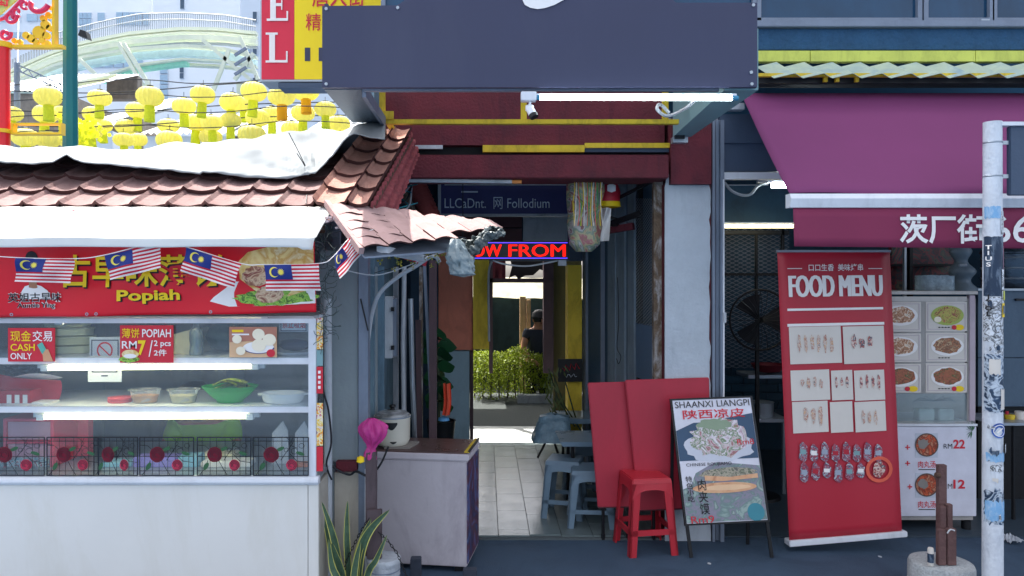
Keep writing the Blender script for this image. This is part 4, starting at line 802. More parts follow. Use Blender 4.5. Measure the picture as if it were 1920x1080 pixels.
# withered garland: many thin curls
random.seed(3)
mb = MB()
for i in range(60):
    y = 415 + i * 3.8; x = 611 + 4 * math.sin(i * .35); s_ = P(x, y, 3.6); pts = [s_]
    a = random.uniform(0, 6.28)
    for k in range(5): a += random.uniform(-.9, .9); pts.append(pts[-1] + Vector((math.cos(a) * .016, random.uniform(-.01, .01), math.sin(a) * .016)))
    mb.tube(pts, .0018, 3)
for a, b_ in (((612, 590), (636, 582)), ((614, 600), (640, 612)), ((608, 610), (628, 628))):
    mb.tube([P(a[0], a[1], 3.6), P((a[0] + b_[0]) / 2, (a[1] + b_[1]) / 2 + 6, 3.6), P(b_[0], b_[1], 3.6)], .0018, 3)
tag(mb.build('dry_garland', mat('garland', '#4c5a5a', .8)), 'dried dark wiry garland hanging at the right end of the stall', 'garland')
mb = MB()
for i in range(14):
    c = P(random.uniform(598, 645), random.uniform(410, 432), 3.5 + random.uniform(-.03, .03)); w = random.uniform(.015, .04); mb.hexa([c, c + Vector((w, 0, .006)), c + Vector((w, 0, .016)), c + Vector((0, 0, .01))], [c + Vector((0, .03, 0)), c + Vector((w, .03, .006)), c + Vector((w, .03, .016)), c + Vector((0, .03, .01))])
tag(mb.build('crumpled_flag', food('f_flag', ['#c8203a', '#e9e4e4', '#b98c88', '#e9e4e4'], 80)), 'crumpled red and white cloth scrap tucked under the canvas blind corner', 'cloth')
# ------------------------------------------------------------ small pale tiled awning
ta = thing('tile_awning', P(760, 460, 3.5), 'small pale pink tiled awning curling over the alley entrance', 'awning')
mat('pale_tile', '#a58a88', .9, spec=.08, var=.12, vs=10, dirt='#8d7069', dirt_amt=.35, ds=8, bump=.2, island=.08)
E0, E1 = P(682, 468, 3.2), P(884, 446, 3.5); T0 = P(616, 380, 3.62)
ux = (E1 - E0); L_ = ux.length; nc = 6; wt = .145 * 1.0; ux.normalize()
uy = (T0 - E0); uyl = uy.length; uy.normalize(); rows = 6
mt = tile_mesh(.119, .125, .016, .008, 12, .006, True); mt.materials.append(M['pale_tile']); mt.materials.append(M['tile_edge'])
un = ux.cross(uy).normalized()
for r in range(5):
    lr = .088; p_row = E0 + uy * (r * lr * 1.03)
    for c in range(7):
        x = .119 * (c + .5)
        p = p_row + ux * x; p.z += random.uniform(0, .003) - .0045 * c * r
        if c > (3, 5, 6, 5, 3)[r]: continue
        R = Matrix((ux, (uy - ux * uy.dot(ux)).normalized(), un)).transposed().to_4x4()
        o = bpy.data.objects.new('roof_tile', mt); COL.objects.link(o); o.parent = ta; o.matrix_local = Matrix.Translation(p - WL[ta]) @ R @ Matrix.Rotation(random.uniform(-.03, .03), 4, 'Z')
V0, V1 = E0, T0
mb = MB(); mb.beam(E0 - Vector((.01, 0, .005)), T0 - Vector((.01, 0, 0)), .025, .03); mb.build('verge', M['pale_tile'], ta)
mb = MB(); q = [E0 + Vector((0, .02, -.03)), E1 + Vector((0, .02, -.05)), E1 + uy * .3 + Vector((.1, 0, -.12)), T0 + Vector((0, 0, -.05))]; mb.hexa(q, [v - Vector((0, 0, .008)) for v in q]); mb.build('underside_sheet', M['grey_steel'], ta)
# curled torn sheet at right tip
mat('torn_sheet', '#6c7474', .6, var=.2, dirt='#4d5555', dirt_amt=.6, bump=.4)
mb = MB()
def curl(u, v):
    x0, y0 = 868 + 76 * u, 448 - 24 * u; p = P(x0, y0 + 6 * math.sin(u * 7), 3.48); a = v * 4.6
    q_ = noise.noise_vector(Vector((u * 11, v * 7, 0))) * .022 + noise.noise_vector(Vector((u * 30, v * 18, 3))) * .009; return p + q_ + Vector((.015 * math.sin(v * 9 + u * 4), .045 * math.sin(a), -.04 * (1 - math.cos(a)) * (1 - .6 * u)))
mb.grid(curl, 60, 30); o = mb.build('torn_sheet', M['torn_sheet'], ta, True); o.modifiers.new('t', 'SOLIDIFY').thickness = .003
mb = MB(); mb.beam(P(716, 468, 3.3), P(790, 484, 3.75), .05, .03); mb.build('gutter_piece', M['white_metal'], ta)
# grey plastic bundle hanging from the tip
mat('grey_plastic', '#7f8c90', .35, var=.15, bump=.6, bs=25, dirt='#4d5a60')
mb = MB()
def bag(u, v):
    a = u * 6.283; prof = .016 + .038 * math.sin(min(v * 1.25, 1) * 3.1416 * .62) ** .8; r = prof * (1 + .3 * noise.noise(Vector((math.cos(a) * 2, math.sin(a) * 2, v * 5))) + .22 * noise.noise(Vector((math.cos(a) * 5, math.sin(a) * 5, v * 9))) + .12 * abs(math.sin(a * 4 + v * 5)))
    if v > .93: r *= (1 - v) / .07
    c = P(853 + 16 * v, 448 + 72 * v, 3.42); return c + Vector((r * math.cos(a), r * math.sin(a), 0))
mb.grid(bag, 60, 50); tag(mb.build('plastic_bundle', M['grey_plastic'], None, True), 'grey plastic wrapped bundle dangling from the pale tiled awning', 'bundle')
# clutter of fittings beneath the awning
cable([P(676, 560, 3.9), P(690, 620, 3.9)], .004, 'cable', 'short dark cable end against the grey side wall post', 'cable')
cable([P(690, 640, 4.0), P(697, 590, 4.0), P(712, 550, 3.95), P(745, 520, 3.9), P(778, 500, 3.85), P(806, 482, 3.8), P(818, 482, 3.8), P(824, 492, 3.8)], .011, 'plaster', 'thick grey hose arching under the pale tiled awning', 'hose', 'hose')
cable([P(625, 500, 3.7), P(700, 516, 3.75), P(760, 500, 3.75), P(812, 478, 3.7), P(850, 470, 3.7)], .003, 'pale_cable', 'thin pale wire stretched under the pale tiled awning', 'wire', 'wire')
pb_ = MB(); pb_.beam(P(745, 472, 3.8), P(800, 492, 3.85), .012, .045); tag(pb_.build('red_board', M['case_red']), 'small red board wedged under the pale tiled awning', 'board')
fl = MB()
for i in range(30):
    x = random.uniform(700, 860); c = P(x, 478 + random.uniform(-14, 14) + (860 - x) * .15, 3.72 + random.uniform(-.05, .05)); a = random.uniform(0, 3.14); r = random.uniform(.006, .013)
    for k in range(3): b_ = a + k * 2.1; fl.quad(c, c + Vector((math.cos(b_) * r, 0, math.sin(b_) * r)), c + Vector((math.cos(b_ + .5) * r * 1.5, .004, math.sin(b_ + .5) * r * 1.5)), c + Vector((math.cos(b_ + 1) * r, 0, math.sin(b_ + 1) * r)))
tag(fl.build('flower_garland', food('f_gar', ['#d8c43a', '#3e5a2c', '#c9b23a', '#5a3a2c'], 60)), 'faded yellow artificial flower string under the pale tiled awning', 'garland')['kind'] = 'stuff'
cable([P(702, 512, 3.73), P(760, 494, 3.72), P(830, 470, 3.72), P(868, 460, 3.7)], .002, 'cable', 'dark string of the faded yellow flowers', 'string', 'string')
# teal scrap bars and wires behind
random.seed(5)
for i in range(9):
    a = P(random.uniform(722, 745), random.uniform(345, 410), 5.3); b_ = a + Vector((random.uniform(.05, .2), random.uniform(-.1, .1), random.uniform(-.12, .12)))
    mb = MB(); mb.beam(a, b_, .008, .008); tag(mb.build('metal_strip', mat('teal_metal', '#2f8796', .35, .4)), 'teal metal strip in the jumble behind the tiled awning, ' + ('lowest', 'steepest', 'topmost', 'leftmost', 'rightmost', 'nearest the hip tiles', 'nearest the ridge tiles', 'longest', 'shortest')[i], 'strip', 'teal strips behind the tiled awning')
for i in range(4): cable([P(716 + i * 3, 335 + i * 5, 5.1), P(735 + i * 4, 365 + i * 9, 5.2), P(752 + i * 5, 350 + i * 12, 5.2), P(772, 340 + i * 4, 5.3)], .006, 'pale_cable' if i % 2 else 'cable', ('highest', 'second highest', 'third highest', 'lowest')[i] + ' loop of loose wiring beside the red tiled hip', 'cable', group='loose wiring beside the red hip')
# red ribbed column of ridge tiles
rh = thing('ridge_tiles', P(795, 410, 5.8), 'slanting stack of red ridge tiles behind the alley cables', 'roof')
for i in range(9):
    a = P(778 + i * 3.6, 342 + i * 8, 5.8); mb = MB(); mb.tube([a, a + Vector((.016, 0, -.036))], [.075, .083], 10); mb.build('ridge_tile', mat('ridge_red', '#a04a46', .7, var=.15, dirt='#5c2a2a'), rh, True)
mb = MB(); mb.tube([P(752, 350, 5.7), P(790, 430, 5.7)], .03, 8); tag(mb.build('rusty_post', M['rust_post'], None, True), 'short slanting rusty post left of the red ridge tiles', 'post')
# ------------------------------------------------------------ alley left side
random.seed(11)
al = thing('alley_wall', (-.74, 5.9, 0), 'blue grey alley wall with pipes behind the chest freezer', 'wall')
mat('alley_blue', '#6a8698', .7, var=.15, vs=3, dirt='#2d4254', dirt_amt=.6); mat('alley_dark', '#1f3547', .8, var=.2)
mb = MB(); mb.hexa([Vector((-.78, 4.7, 0)), Vector((-.70, 4.7, 0)), Vector((-.70, 4.7, 3)), Vector((-.78, 4.7, 3))], [Vector((-.86, 7.1, 0)), Vector((-.8, 7.1, 0)), Vector((-.8, 7.1, 3)), Vector((-.86, 7.1, 3))]); mb.build('wall_panel', M['alley_blue'], al)
mb = MB(); mb.box(-.9, -.42, 6.6, 6.7, 0, 2.7); mb.build('dark_door', M['alley_dark'], al)
mb = MB(); mb.box(-3.2, -.82, 5.9, 6.0, 0, 2.45); mb.build('rear_panel', M['alley_blue'], al)
for x0, x1, d, m in ((691, 706, 4.75, 'grey_wall'), (708, 720, 4.9, 'alley_blue'), (737, 746, 5.3, 'plaster'), (757, 761, 5.2, 'grey_steel'), (770, 790, 6.3, 'alley_dark'), (786, 792, 5.6, 'rust_post')): pb('upright', m, x0, 500, x1, 900, d, .05, al)
mbx = thing('meter_box', P(729, 675, 4.95), 'pale grey electric meter box on the alley wall above the rice cooker', 'meter box')
pb('box', 'plaster', 718, 556, 736, 672, 4.95, .12, mbx, .004); pb('door', 'grey_steel', 737, 560, 743, 668, 4.97, .1, mbx)
for y in (576, 648): pb('latch', 'black', 733, y, 739, y + 8, 4.94, .02, mbx)
for x0, y0, x1, y1, r, m, lab in ((758, 500, 757, 780, .016, 'plaster', 'pale vertical pipe behind the rice cooker'), (770, 560, 781, 880, .018, 'steel', 'shiny bent pipe right of the pale pipe in the alley'), (715, 500, 719, 790, .01, 'plaster', 'thin pale pipe beside the meter box')):
    mb = MB(); mb.tube([P(x0, y0, 5.05), P((x0 + x1) / 2 - 2, (y0 + y1) / 2, 5.05), P(x1, y1, 5.05)], r, 10); tag(mb.build('pipe', M[m], None, True), lab, 'pipe')
mb = MB(); a, b_ = P(805, 488, 4.88), P(811, 830, 4.88); mb.box(a.x, a.x + .048, 4.86, 4.91, 0, a.z); tag(mb.build('post', mat('brown_post', '#4c3a40', .7, dirt='#2c2228', dirt_amt=.5)), 'dark brown square post rising behind the chest freezer', 'post')
mb = MB(); mb.beam(P(796, 494, 4.9), P(815, 900, 4.95), .02, .02); tag(mb.build('pole', M['grey_steel']), 'thin grey pole leaning against the dark brown post', 'pole')
mb = MB(); mb.beam(P(784, 600, 4.98), P(788, 900, 4.98), .035, .02); tag(mb.build('pole', M['brown_post']), 'short brown pole left of the leaning grey pole', 'pole')
# ------------------------------------------------------------ rear frame of the passage at d=7
rf = thing('rear_shop_front', (P(950, 0, 7).x, 7.0, 0), 'terracotta and yellow painted rear frame at the end of the passage', 'building')
mat('terracotta', '#e08a72', .8, var=.1, vs=3, dirt='#a05a4c', dirt_amt=.5, bump=.15); mat('pillar_yellow', '#fbd84a', .75, var=.12, vs=4, dirt='#b08c2c', dirt_amt=.6, ds=4)
mat('slate_pale', '#9cb8c6', .8, var=.08, dirt='#6a818f')
pb('terracotta_panel', 'terracotta', 790, 470, 886, 656, 7.0, .2, rf); pb('lower_wall', 'slate_pale', 800, 657.5, 880, 870, 7.06, .15, rf); pb('brown_edge', 'brown_post', 881, 657.5, 887, 870, 7.05, .16, rf)
pb('yellow_pillar', 'pillar_yellow', 887, 470, 917, 655, 6.95, .22, rf); pb('yellow_pillar', 'pillar_yellow', 1065, 497, 1091, 870, 6.98, .22, rf)
pb('header', 'slate', 775, 337, 1130, 489, 7.1, .15, rf)
pb('grey_panel', 'plaster', 981, 404, 1064, 452, 7.0, .05, rf); mat('brown_tile', '#54252c', .5); 
for x0, y0, x1, y1 in ((850, 406, 917, 427), (918, 406, 979, 427), (850, 428, 917, 452), (918, 428, 979, 452)): pb('brown_panel', 'brown_tile', x0 + .6, y0 + .6, x1 - .6, y1 - .6, 7.0, .05, rf)
pb('white_ceiling_strip', 'plaster', 838, 337, 1064, 345, 6.6, .3, rf)
pb('jamb', 'brown_post', 1019, 486, 1038, 700, 9.1, .1, rf); pb('crossbar', 'brown_post', 905, 522, 1036, 530, 9.0, .08, rf); pb('jamb', 'brown_post', 917, 486, 924, 700, 9.0, .1, rf); pb('olive_panel', mat('olive', '#5c5430', .8) and 'olive', 1038, 470, 1090, 800, 9.2, .1, rf)
for x in (928, 940): pb('red_slat', 'maroon', x, 486, x + 7, 523, 9.05, .03, rf)
# sign with garbled name
ps = thing('passage_sign', P(943, 403, 6.4), 'dark purple shop sign with pale letters hung inside the passage', 'sign'); b = RB(824, 346, 1064, 402, 6.4)
mat('indigo', '#3a3a72', .5, bump=0); mat('pale_print', '#dde6f0', .5, bump=0)
mb = MB(); b.slab(mb, th=.08); mb.build('box', M['indigo'], ps); mb = MB(); b.slab(mb, -.01, .98, 1.01, 1.06, .004, .09); b.slab(mb, .04, -.06, 1.01, .03, .004, .09); b.slab(mb, -.012, 0, .012, .98, .006, .09); mb.build('frame', M['plaster'], ps)
text(b, 'LLCaDnt.  网 Follodium', .04, .42, .86, .82, M['pale_print'], ps, 0, .004)
mb = MB(); b.slab(mb, .17, .22, .3, .27, .003, .001); mb.build('printed_line', M['pale_print'], ps)
tb = thing('tube_light', P(850, 341, 4.95), 'unlit brownish tube under the maroon beam at the passage mouth', 'lamp')
mb = MB(); mb.tube([P(728, 338, 4.92), P(975, 341, 4.92)], .013, 8); mb.build('tube', M['plaster'], tb, True); mb = MB(); mb.tube([P(960, 341, 4.918), P(978, 341, 4.918)], .0135, 8); mb.build('end_cap', mat('amber', '#d88a4a', .4), tb, True)
# LED ticker
ld = thing('led_sign', P(975, 487, 5.7), 'scrolling LED sign with red letters OW FROM and blue border lines', 'sign'); b = RB(868, 452, 1066, 487, 5.7)
mb = MB(); b.slab(mb, th=.05); mb.build('housing', M['black'], ld)
mat('led_red', '#ff1405', emit=.42); mat('led_blue', '#5a3cff', emit=.8)
for k_ in range(3): text(b, 'LOW', .02 + .004 * k_, .18, .36 + .004 * k_, .84, M['led_red'], ld, 0, .003 + .0003 * k_); text(b, 'FROM', .43 + .004 * k_, .18, .965 + .004 * k_, .84, M['led_red'], ld, 0, .003 + .0003 * k_)
mb = MB(); b.slab(mb, .01, .075, .99, .105, .003, .001); mb.build('led_line', M['led_blue'], ld); mb = MB(); b.slab(mb, .01, .9, .99, .93, .003, .001); mb.build('led_line', M['led_blue'], ld)
mb = MB()
for x in (868, 1066): a = P(x, 452, 5.72); mb.tube([a, a + Vector((0, 0, .5))], .004, 5)
mb.build('hanger', M['cable'], ld)
cable([P(924, 488, 5.75), P(945, 495, 5.75), P(985, 499, 5.75), P(1020, 494, 5.75), P(1048, 488, 5.75)], .007, 'pale_cable', 'white cable sagging below the LED sign', 'cable'); cable([P(922, 490, 6.8), P(916, 520, 6.8), P(917, 640, 6.8)], .01, 'plaster', 'thin grey conduit at the right edge of the yellow pillar', 'conduit', 'conduit')
pb_o = pb('junction_box', 'plaster', 1047, 487, 1062, 498, 5.72, .05); tag(pb_o, 'small white junction box at the right end below the LED sign', 'box')
# ------------------------------------------------------------ courtyard
mat('court_wall', '#2a4048', .9, var=.3, vs=3, dirt='#17262c', dirt_amt=.6); cw = thing('courtyard_wall', (.3, 12.4, 0), 'dark teal boarded wall at the back of the courtyard', 'wall')
mb = MB(); mb.box(-1.4, 1.9, 12.4, 12.5, 0, P(0, 555, 12.4).z); mb.build('wall_board', M['court_wall'], cw)
mb = MB(); mb.grid(lambda u, v: Vector((-.9 + 2.8 * u, 12.2 + .5 * v + .04 * math.sin(u * 20 + v * 4), P(0, 556, 12.2).z + (.34) * v - .05 * u + .02 * noise.noise(Vector((u * 9, v * 3, 0))))), 40, 8); tag(mb.build('canvas_sheet', mat('canvas', '#d9d2b4', .8, trans=.3, dirt='#9a9274', dirt_amt=.6), None, True), 'sunlit cream canvas sheet over the dark courtyard wall', 'canvas')
mb = MB(); pts = [(956, 484), (1032, 484), (1032, 496), (1022, 508), (1012, 505), (1000, 516), (984, 517), (972, 524), (966, 516), (954, 522), (960, 500)]; mb.ppoly(pts, 9.6, .02); tag(mb.build('ragged_cloth', M['black']), 'ragged black cloth hanging in the courtyard opening', 'cloth')
pb_o = pb('red_cloth', 'maroon', 924, 484, 948, 524, 9.4, .03); tag(pb_o, 'dark red cloth hanging left of the ragged black cloth', 'cloth')
mat('post_sun', '#c9a87a', .8, dirt='#8a6a44', dirt_amt=.6)
for x, y, w, l in ((975, 556, 11, 'taller'), (988, 562, 7, 'shorter')): mb = MB(); a, c = P(x, y, 11.5), P(x + w, y, 11.5); mb.box(a.x, c.x, 11.5, 11.6, 0, a.z); tag(mb.build('timber_post', M['post_sun'], None, bevel=.005), l + ' of the two sunlit timber posts behind the hedge', 'post')
person((P(1004, 0, 11.2).x + .02, 11.2, -.36), math.radians(20), dict(lean=.06, nod=.03), mat('dark_shirt', '#2c3038', .8), M['skin'], M['hair'], 'person in dark cap and dark shirt standing behind the courtyard hedge', h=1.62, cap=mat('capdark', '#33302f', .6))
# hedge
random.seed(21)
hg = thing('hedge', (P(965, 0, 11).x, 10.9, 0), 'bushy yellow green hedge with sunlit top in the courtyard', 'hedge')
mat('hedge_leaf', '#86962a', .5, var=.35, vs=9, bump=0, trans=.35); mb = MB()
for i in range(9000):
    u = random.random(); x = P(884, 0, 10.9).x + u * 1.45; top = .66 + .1 * noise.noise(Vector((x * 3, 0, 4))) - (.12 if u > .75 else 0) + .05 * random.random(); z = top * (random.random() ** .6); y = 10.65 + random.random() * .6 + .12 * noise.noise(Vector((x * 4, z * 4, 0)))
    c = Vector((x, y, z)); n_ = Vector((random.gauss(0, 1), random.gauss(0, 1), random.gauss(.4, 1))).normalized(); t1 = n_.orthogonal().normalized(); t1.rotate(Matrix.Rotation(random.uniform(0, 6), 3, n_)); t2 = n_.cross(t1); s_ = random.uniform(.012, .026)
    mb.quad(c - t1 * s_, c + t2 * s_ * .5, c + t1 * s_, c - t2 * s_ * .5)
mb.build('foliage', M['hedge_leaf'], hg)['kind'] = 'stuff'
mb = MB()
for i in range(12): x = P(890, 0, 10.9).x + i * .12; mb.tube([Vector((x, 10.95, 0)), Vector((x + random.uniform(-.05, .05), 10.95, .5))], .012, 5)
mb.build('stems', M['brown_post'], hg)['kind'] = 'stuff'
mb = MB(); mb.box(.45, 2.2, 10.45, 10.6, 0, .12); tag(mb.build('kerb', M['concrete']), kind='structure')
mat('court_ground', '#3c4240', .9, bump=.5); mb = MB(); mb.box(-1.4, 2.4, 8.755, 12.39, 0, .008); tag(mb.build('courtyard_ground', M['court_ground']), kind='structure')
# unseen sheets added over the yard to shape its sun and shade
lr = thing('yard_shade_sheets', (.6, 10.5, 2.75), 'unseen sheets added over the courtyard to shade its ground and hedge', 'roof')
mb = MB(); mb.box(-1.6, 2.6, 10.0, 11.45, 2.72, 2.75); mb.build('sheet', M['slate'], lr); mb = MB(); mb.box(-.62, 2.6, 11.453, 12.05, 2.72, 2.75); mb.build('sheet', M['slate'], lr)
for x in (-1.5, 2.5): mb = MB(); mb.box(x, x + .06, 10.1, 10.16, .01, 2.72); mb.build('post', M['grey_steel'], lr)
mb = MB(); mb.box(-1.55, -1.4, 7.3, 12.5, 0, 2.4); tag(mb.build('yard_side_wall', M['alley_blue']), 'blue grey left side wall of the courtyard', 'wall')
mb = MB(); mb.box(1.75, 1.9, 7.3, 12.39, 0, 2.4); tag(mb.build('yard_side_wall', M['slate']), 'dark slate right side wall of the courtyard', 'wall')
# black card with red script, bamboo-like stems
bc = RB(1046, 673, 1091, 716, 6.9); t = thing('black_card', (bc.c[2] + bc.c[3]) / 2, 'small black card with red scribbled script on the right yellow pillar', 'sign'); mb = MB(); bc.slab(mb, th=.01); mb.build('board', M['black'], t)
mb = MB(); mb.tube([bc.pt(.2 + .07 * k, .4 + .16 * math.sin(k * 2.1) - .01 * k, .006) for k in range(11)], .004, 5); mb.build('printed_scribble', M['printred'], t, True); mb = MB(); mb.tube([bc.pt(.3 + .06 * k, .72 + .08 * math.sin(k * 1.9), .006) for k in range(9)], .0025, 5); mb.build('printed_scribble', M['pale_print'], t, True)
dp = thing('dry_plant', P(1060, 790, 6.5), 'tall thin dry plant with dark stems beside the right yellow pillar', 'plant')
for a, b_, c in (((1028, 690), (1045, 745), (1078, 800)), ((1036, 700), (1058, 760), (1092, 812)), ((1060, 716), (1075, 770), (1085, 800)), ((1045, 720), (1040, 770), (1062, 800))): mb = MB(); mb.tube([P(*a, 6.6), P(*b_, 6.6), P(c[0], c[1], 6.5)], .007, 5); mb.build('stem', mat('stemc', '#3a4630', .7), dp, True)
for i in range(34):
    c = P(random.uniform(1020, 1062), random.uniform(680, 770), 6.6 + random.uniform(-.1, .1)); a = random.uniform(-2.2, -.9); l = random.uniform(.05, .12); mb = MB(); d_ = Vector((math.cos(a), random.uniform(-.3, .3), math.sin(a))); s_ = Vector((-d_.z, 0, d_.x)) * .009
    mb.quad(c, c + d_ * l * .5 + s_, c + d_ * l, c + d_ * l * .5 - s_); mb.build('leaf', mat('dryleaf', '#5c6a3a', .6, var=.3), dp)
# potted rubber plant
rp = thing('potted_plant', P(822, 820, 5.9), 'dark broad-leaved potted plant with coral cloth at the alley corner', 'plant'); L = WL[rp]
gz = gd(823) ; mb = MB(); mb.lathe(Vector((L.x + .02, 5.9, P(0, 845, 5.9).z)), [(.001, 0), (.09, 0), (.115, .23), (.12, .24), (.105, .24), (.1, .2), (.001, .19)], 20); mb.build('pot', M['black'], rp, True)
mb = MB(); mb.lathe(Vector((L.x + .02, 5.9, 0)), [(.001, P(0, 845, 5.9).z - .002), (.13, P(0, 845, 5.9).z - .002), (.13, 0), (.001, 0)], 20); mb.build('plinth', M['alley_dark'], rp, True)
mb = MB(); mb.tube([L + Vector((0, 0, .05)), L + Vector((.01, 0, .4)), L + Vector((-.03, .02, .85))], .012, 6); mb.build('stem', M['stemc'], rp, True)
mat('rubber_leaf', '#1d4a2c', .3, var=.2, bump=0)
for i in range(26):
    z = .22 + .62 * i / 26; a = i * 2.4; ln = random.uniform(.11, .17); d_ = Vector((math.cos(a), math.sin(a) * .7, random.uniform(.1, .6))).normalized(); sdv = d_.cross(Vector((0, 1, .25))).normalized(); c = L + Vector((-.01, 0, z))
    mb = MB(); mb.grid(lambda u, v: c + d_ * ln * u + sdv * (v - .5) * .13 * math.sin(min(1, u * 1.02) * 3.1) + Vector((0, 0, -.05 * u * u + .012 * abs(v - .5))), 6, 2); mb.build('leaf', M['rubber_leaf'], rp, True)
mb = MB(); mb.grid(lambda u, v: P(831 + 14 * u + 3 * v * math.sin(v * 4), 719 + 60 * v, 5.72) + Vector((0, .02 * math.sin(u * 9), 0)), 8, 8); tag(mb.build('coral_cloth', mat('coral', '#f0684c', .6), None, True), 'bright coral cloth hanging in front of the potted plant', 'cloth')
mb = MB(); mb.lathe(P(832, 788, 5.75), [(.001, .03), (.04, .02), (.045, 0), (.001, -.01)], 14); tag(mb.build('blue_bowl', M['capblue'], None, True), 'small blue bowl on the black plant pot', 'bowl')
# ------------------------------------------------------------ right side of the passage: gates and shutters
rs = thing('passage_side_wall', (1.1, 6.0, 0), 'grey slatted shutters and mesh gate along the right side of the passage', 'wall')
def rd(px): 
    t = (px - 1092) / (1243 - 1092); return 7.0 + (5.1 - 7.0) * t
mat('shutter', '#8c9dac', .55, .1, var=.08, vs=3, dirt='#56646f', dirt_amt=.5); mat('shutter_dark', '#405c72', .6, var=.1)
for x0, x1, m, off in ((1092, 1098, 'grey_steel', .0), (1099, 1124, 'shutter_dark', .04), (1125, 1127, 'grey_steel', 0), (1128, 1136, 'shutter_dark', .06), (1137, 1151, 'shutter', .02), (1152, 1167, 'shutter', .03), (1168, 1173, 'shutter_dark', .06), (1174, 1186, 'shutter', .02), (1187, 1190, 'black', .05), (1191, 1226, 'shutter_dark', .12)):
    a, c = P(x0, 0, rd(x0)), P(x1, 0, rd(x1)); o_ = Vector((off * .5, 0, 0)); th = Vector((.06, 0, 0)); z0, z1 = 0, 2.7
    mb = MB(); q = [Vector((a.x, a.y, z0)) + o_, Vector((c.x, c.y, z0)) + o_, Vector((c.x, c.y, z1)) + o_, Vector((a.x, a.y, z1)) + o_]; mb.hexa(q, [v + th for v in q]); mb.build('shutter_strip', M[m], rs)
# expanded metal mesh: diamonds
def mesh_panel(x0, y0, x1, y1, d0, d1, cell, r, m, parent, name='mesh_panel'):
    a, b2, c = P(x0, y0, d0), P(x1, y0, d1), P(x0, y1, d0); U = b2 - a; Vv = Vector((0, 0, c.z - a.z)); lu, lv_ = U.length, Vv.length; nu = max(2, int(lu / cell)); nv = max(2, int(lv_ / (cell * .5))); mb = MB()
    for j in range(nv):
        for i in range(nu):
            u0, u1 = i / nu, (i + .5) / nu; v0, v1 = j / nv, (j + .5) / nv; um, vm = (i + 1) / nu, (j + 1) / nv
            for (p, q) in (((u0, v1), (u1, v0)), ((u1, v0), (um, v1)), ((um, v1), (u1, vm)), ((u1, vm), (u0, v1))):
                A, B = a + U * p[0] + Vv * p[1], a + U * q[0] + Vv * q[1]; mb.quad(A - Vector((0, 0, r)), B - Vector((0, 0, r)), B + Vector((0, 0, r)), A + Vector((0, 0, r)))
    return mb.build(name, M[m], parent)
mesh_panel(1192, 372, 1225, 604, rd(1192) - .02, rd(1225) - .02, .05, .0025, 'steel', rs)
a, c = P(1192, 606, rd(1192) - .04), P(1224, 606, rd(1224) - .04); mb = MB(); zt_, zb_ = a.z, P(0, 720, 5.3).z
mb.hexa([Vector((a.x, a.y, zb_)), Vector((c.x, c.y, zb_)), Vector((c.x, c.y, zt_)), Vector((a.x, a.y, zt_))], [Vector((a.x + .1, a.y, zb_)), Vector((c.x + .1, c.y, zb_)), Vector((c.x + .1, c.y, zt_)), Vector((a.x + .1, a.y, zt_))]); tag(mb.build('blue_crate', mat('crateblue', '#56708c', .6)), 'tall blue grey crate below the mesh gate', 'crate')
cable([P(1158, 520, 5.9), P(1160, 600, 5.9), P(1157, 650, 5.9), P(1164, 668, 5.9), P(1160, 682, 5.9), P(1156, 672, 5.9)], .003, 'cable', 'thin black cord hanging in a loop on the grey shutter', 'cord', 'cord')
# fan and odds at ceiling
fn = thing('wall_fan', P(1140, 470, 5.6), 'dark wall fan with maroon board high on the passage right side', 'fan')
mb = MB(); mb.beam(P(1130, 425, 5.6), P(1200, 400, 5.4), .02, .04); mb.build('arm', M['black'], fn); mb = MB(); mb.beam(P(1140, 432, 5.6), P(1188, 424, 5.5), .05, .05); mb.build('maroon_board', M['maroon'], fn)
for k in range(3): mb = MB(); a_ = k * 2.1 + .3; c = P(1160, 412, 5.55); mb.beam(c, c + Vector((math.cos(a_) * .16, -.03, math.sin(a_) * .05)), .05, .008); mb.build('blade', M['black'], fn)
mb = MB(); mb.beam(P(1158, 372, 5.4), P(1226, 338, 5.1), .02, .02); tag(mb.build('roof_strut', M['black']), 'dark slanting strut under the ceiling right of the passage', 'strut')
# wrapped bundle hanging under the beam
food('f_bundle', ['#8c7a5a', '#a05a64', '#b0a880', '#6c8274', '#b4b0ac', '#7a3c48', '#a89c5c'], 11, .2)
def bund(u, v):
    a = u * 6.283; x = 1097 + 4 * v * 0; w = (35 - 6 * v - (14 if v > .9 else 0) * (v - .9) * 10) / F * 5.2; r = w * (1 + .14 * noise.noise(Vector((math.cos(a) * 2, math.sin(a) * 2, v * 4)))); c = P(1098 - 3 * v, 338 + 134 * v, 5.2)
    return c + Vector((r * math.cos(a), r * .7 * math.sin(a), 0))
hb_ = thing('hanging_bundle', P(1097, 470, 5.2), 'colourful plastic wrapped bundle hanging under the maroon beam', 'bundle')
mb = MB(); mb.grid(bund, 36, 30); mb.build('bag', M['f_bundle'], hb_, True)
for i in range(14):
    x = 1072 + i * 4; mb = MB(); pts = [P(x + random.uniform(-3, 3), 338 + k * 22, 5.2) + Vector((0, -.11, 0)) for k in range(5)]; mb.tube(pts, .0025, 4); mb.build('ribbon', [M['printyellow'], M['printwhite'], M['coral'], M['green_plastic']][i % 4], hb_)
mb = MB(); mb.grid(lambda u, v: P(1122 + 26 * u - 8 * v, 390 + 62 * v, 5.3) + Vector((0, .04 * math.sin(u * 8 + v * 3), 0)), 10, 10); tag(mb.build('white_bag', M['printwhite'], None, True), 'crumpled white bag hung right of the colourful bundle', 'bag')
lt = thing('festive_lantern', P(1140, 390, 5.4), 'dark red lantern with a yellow rim and white patches under the ceiling', 'lantern'); c = P(1140, 366, 5.4)
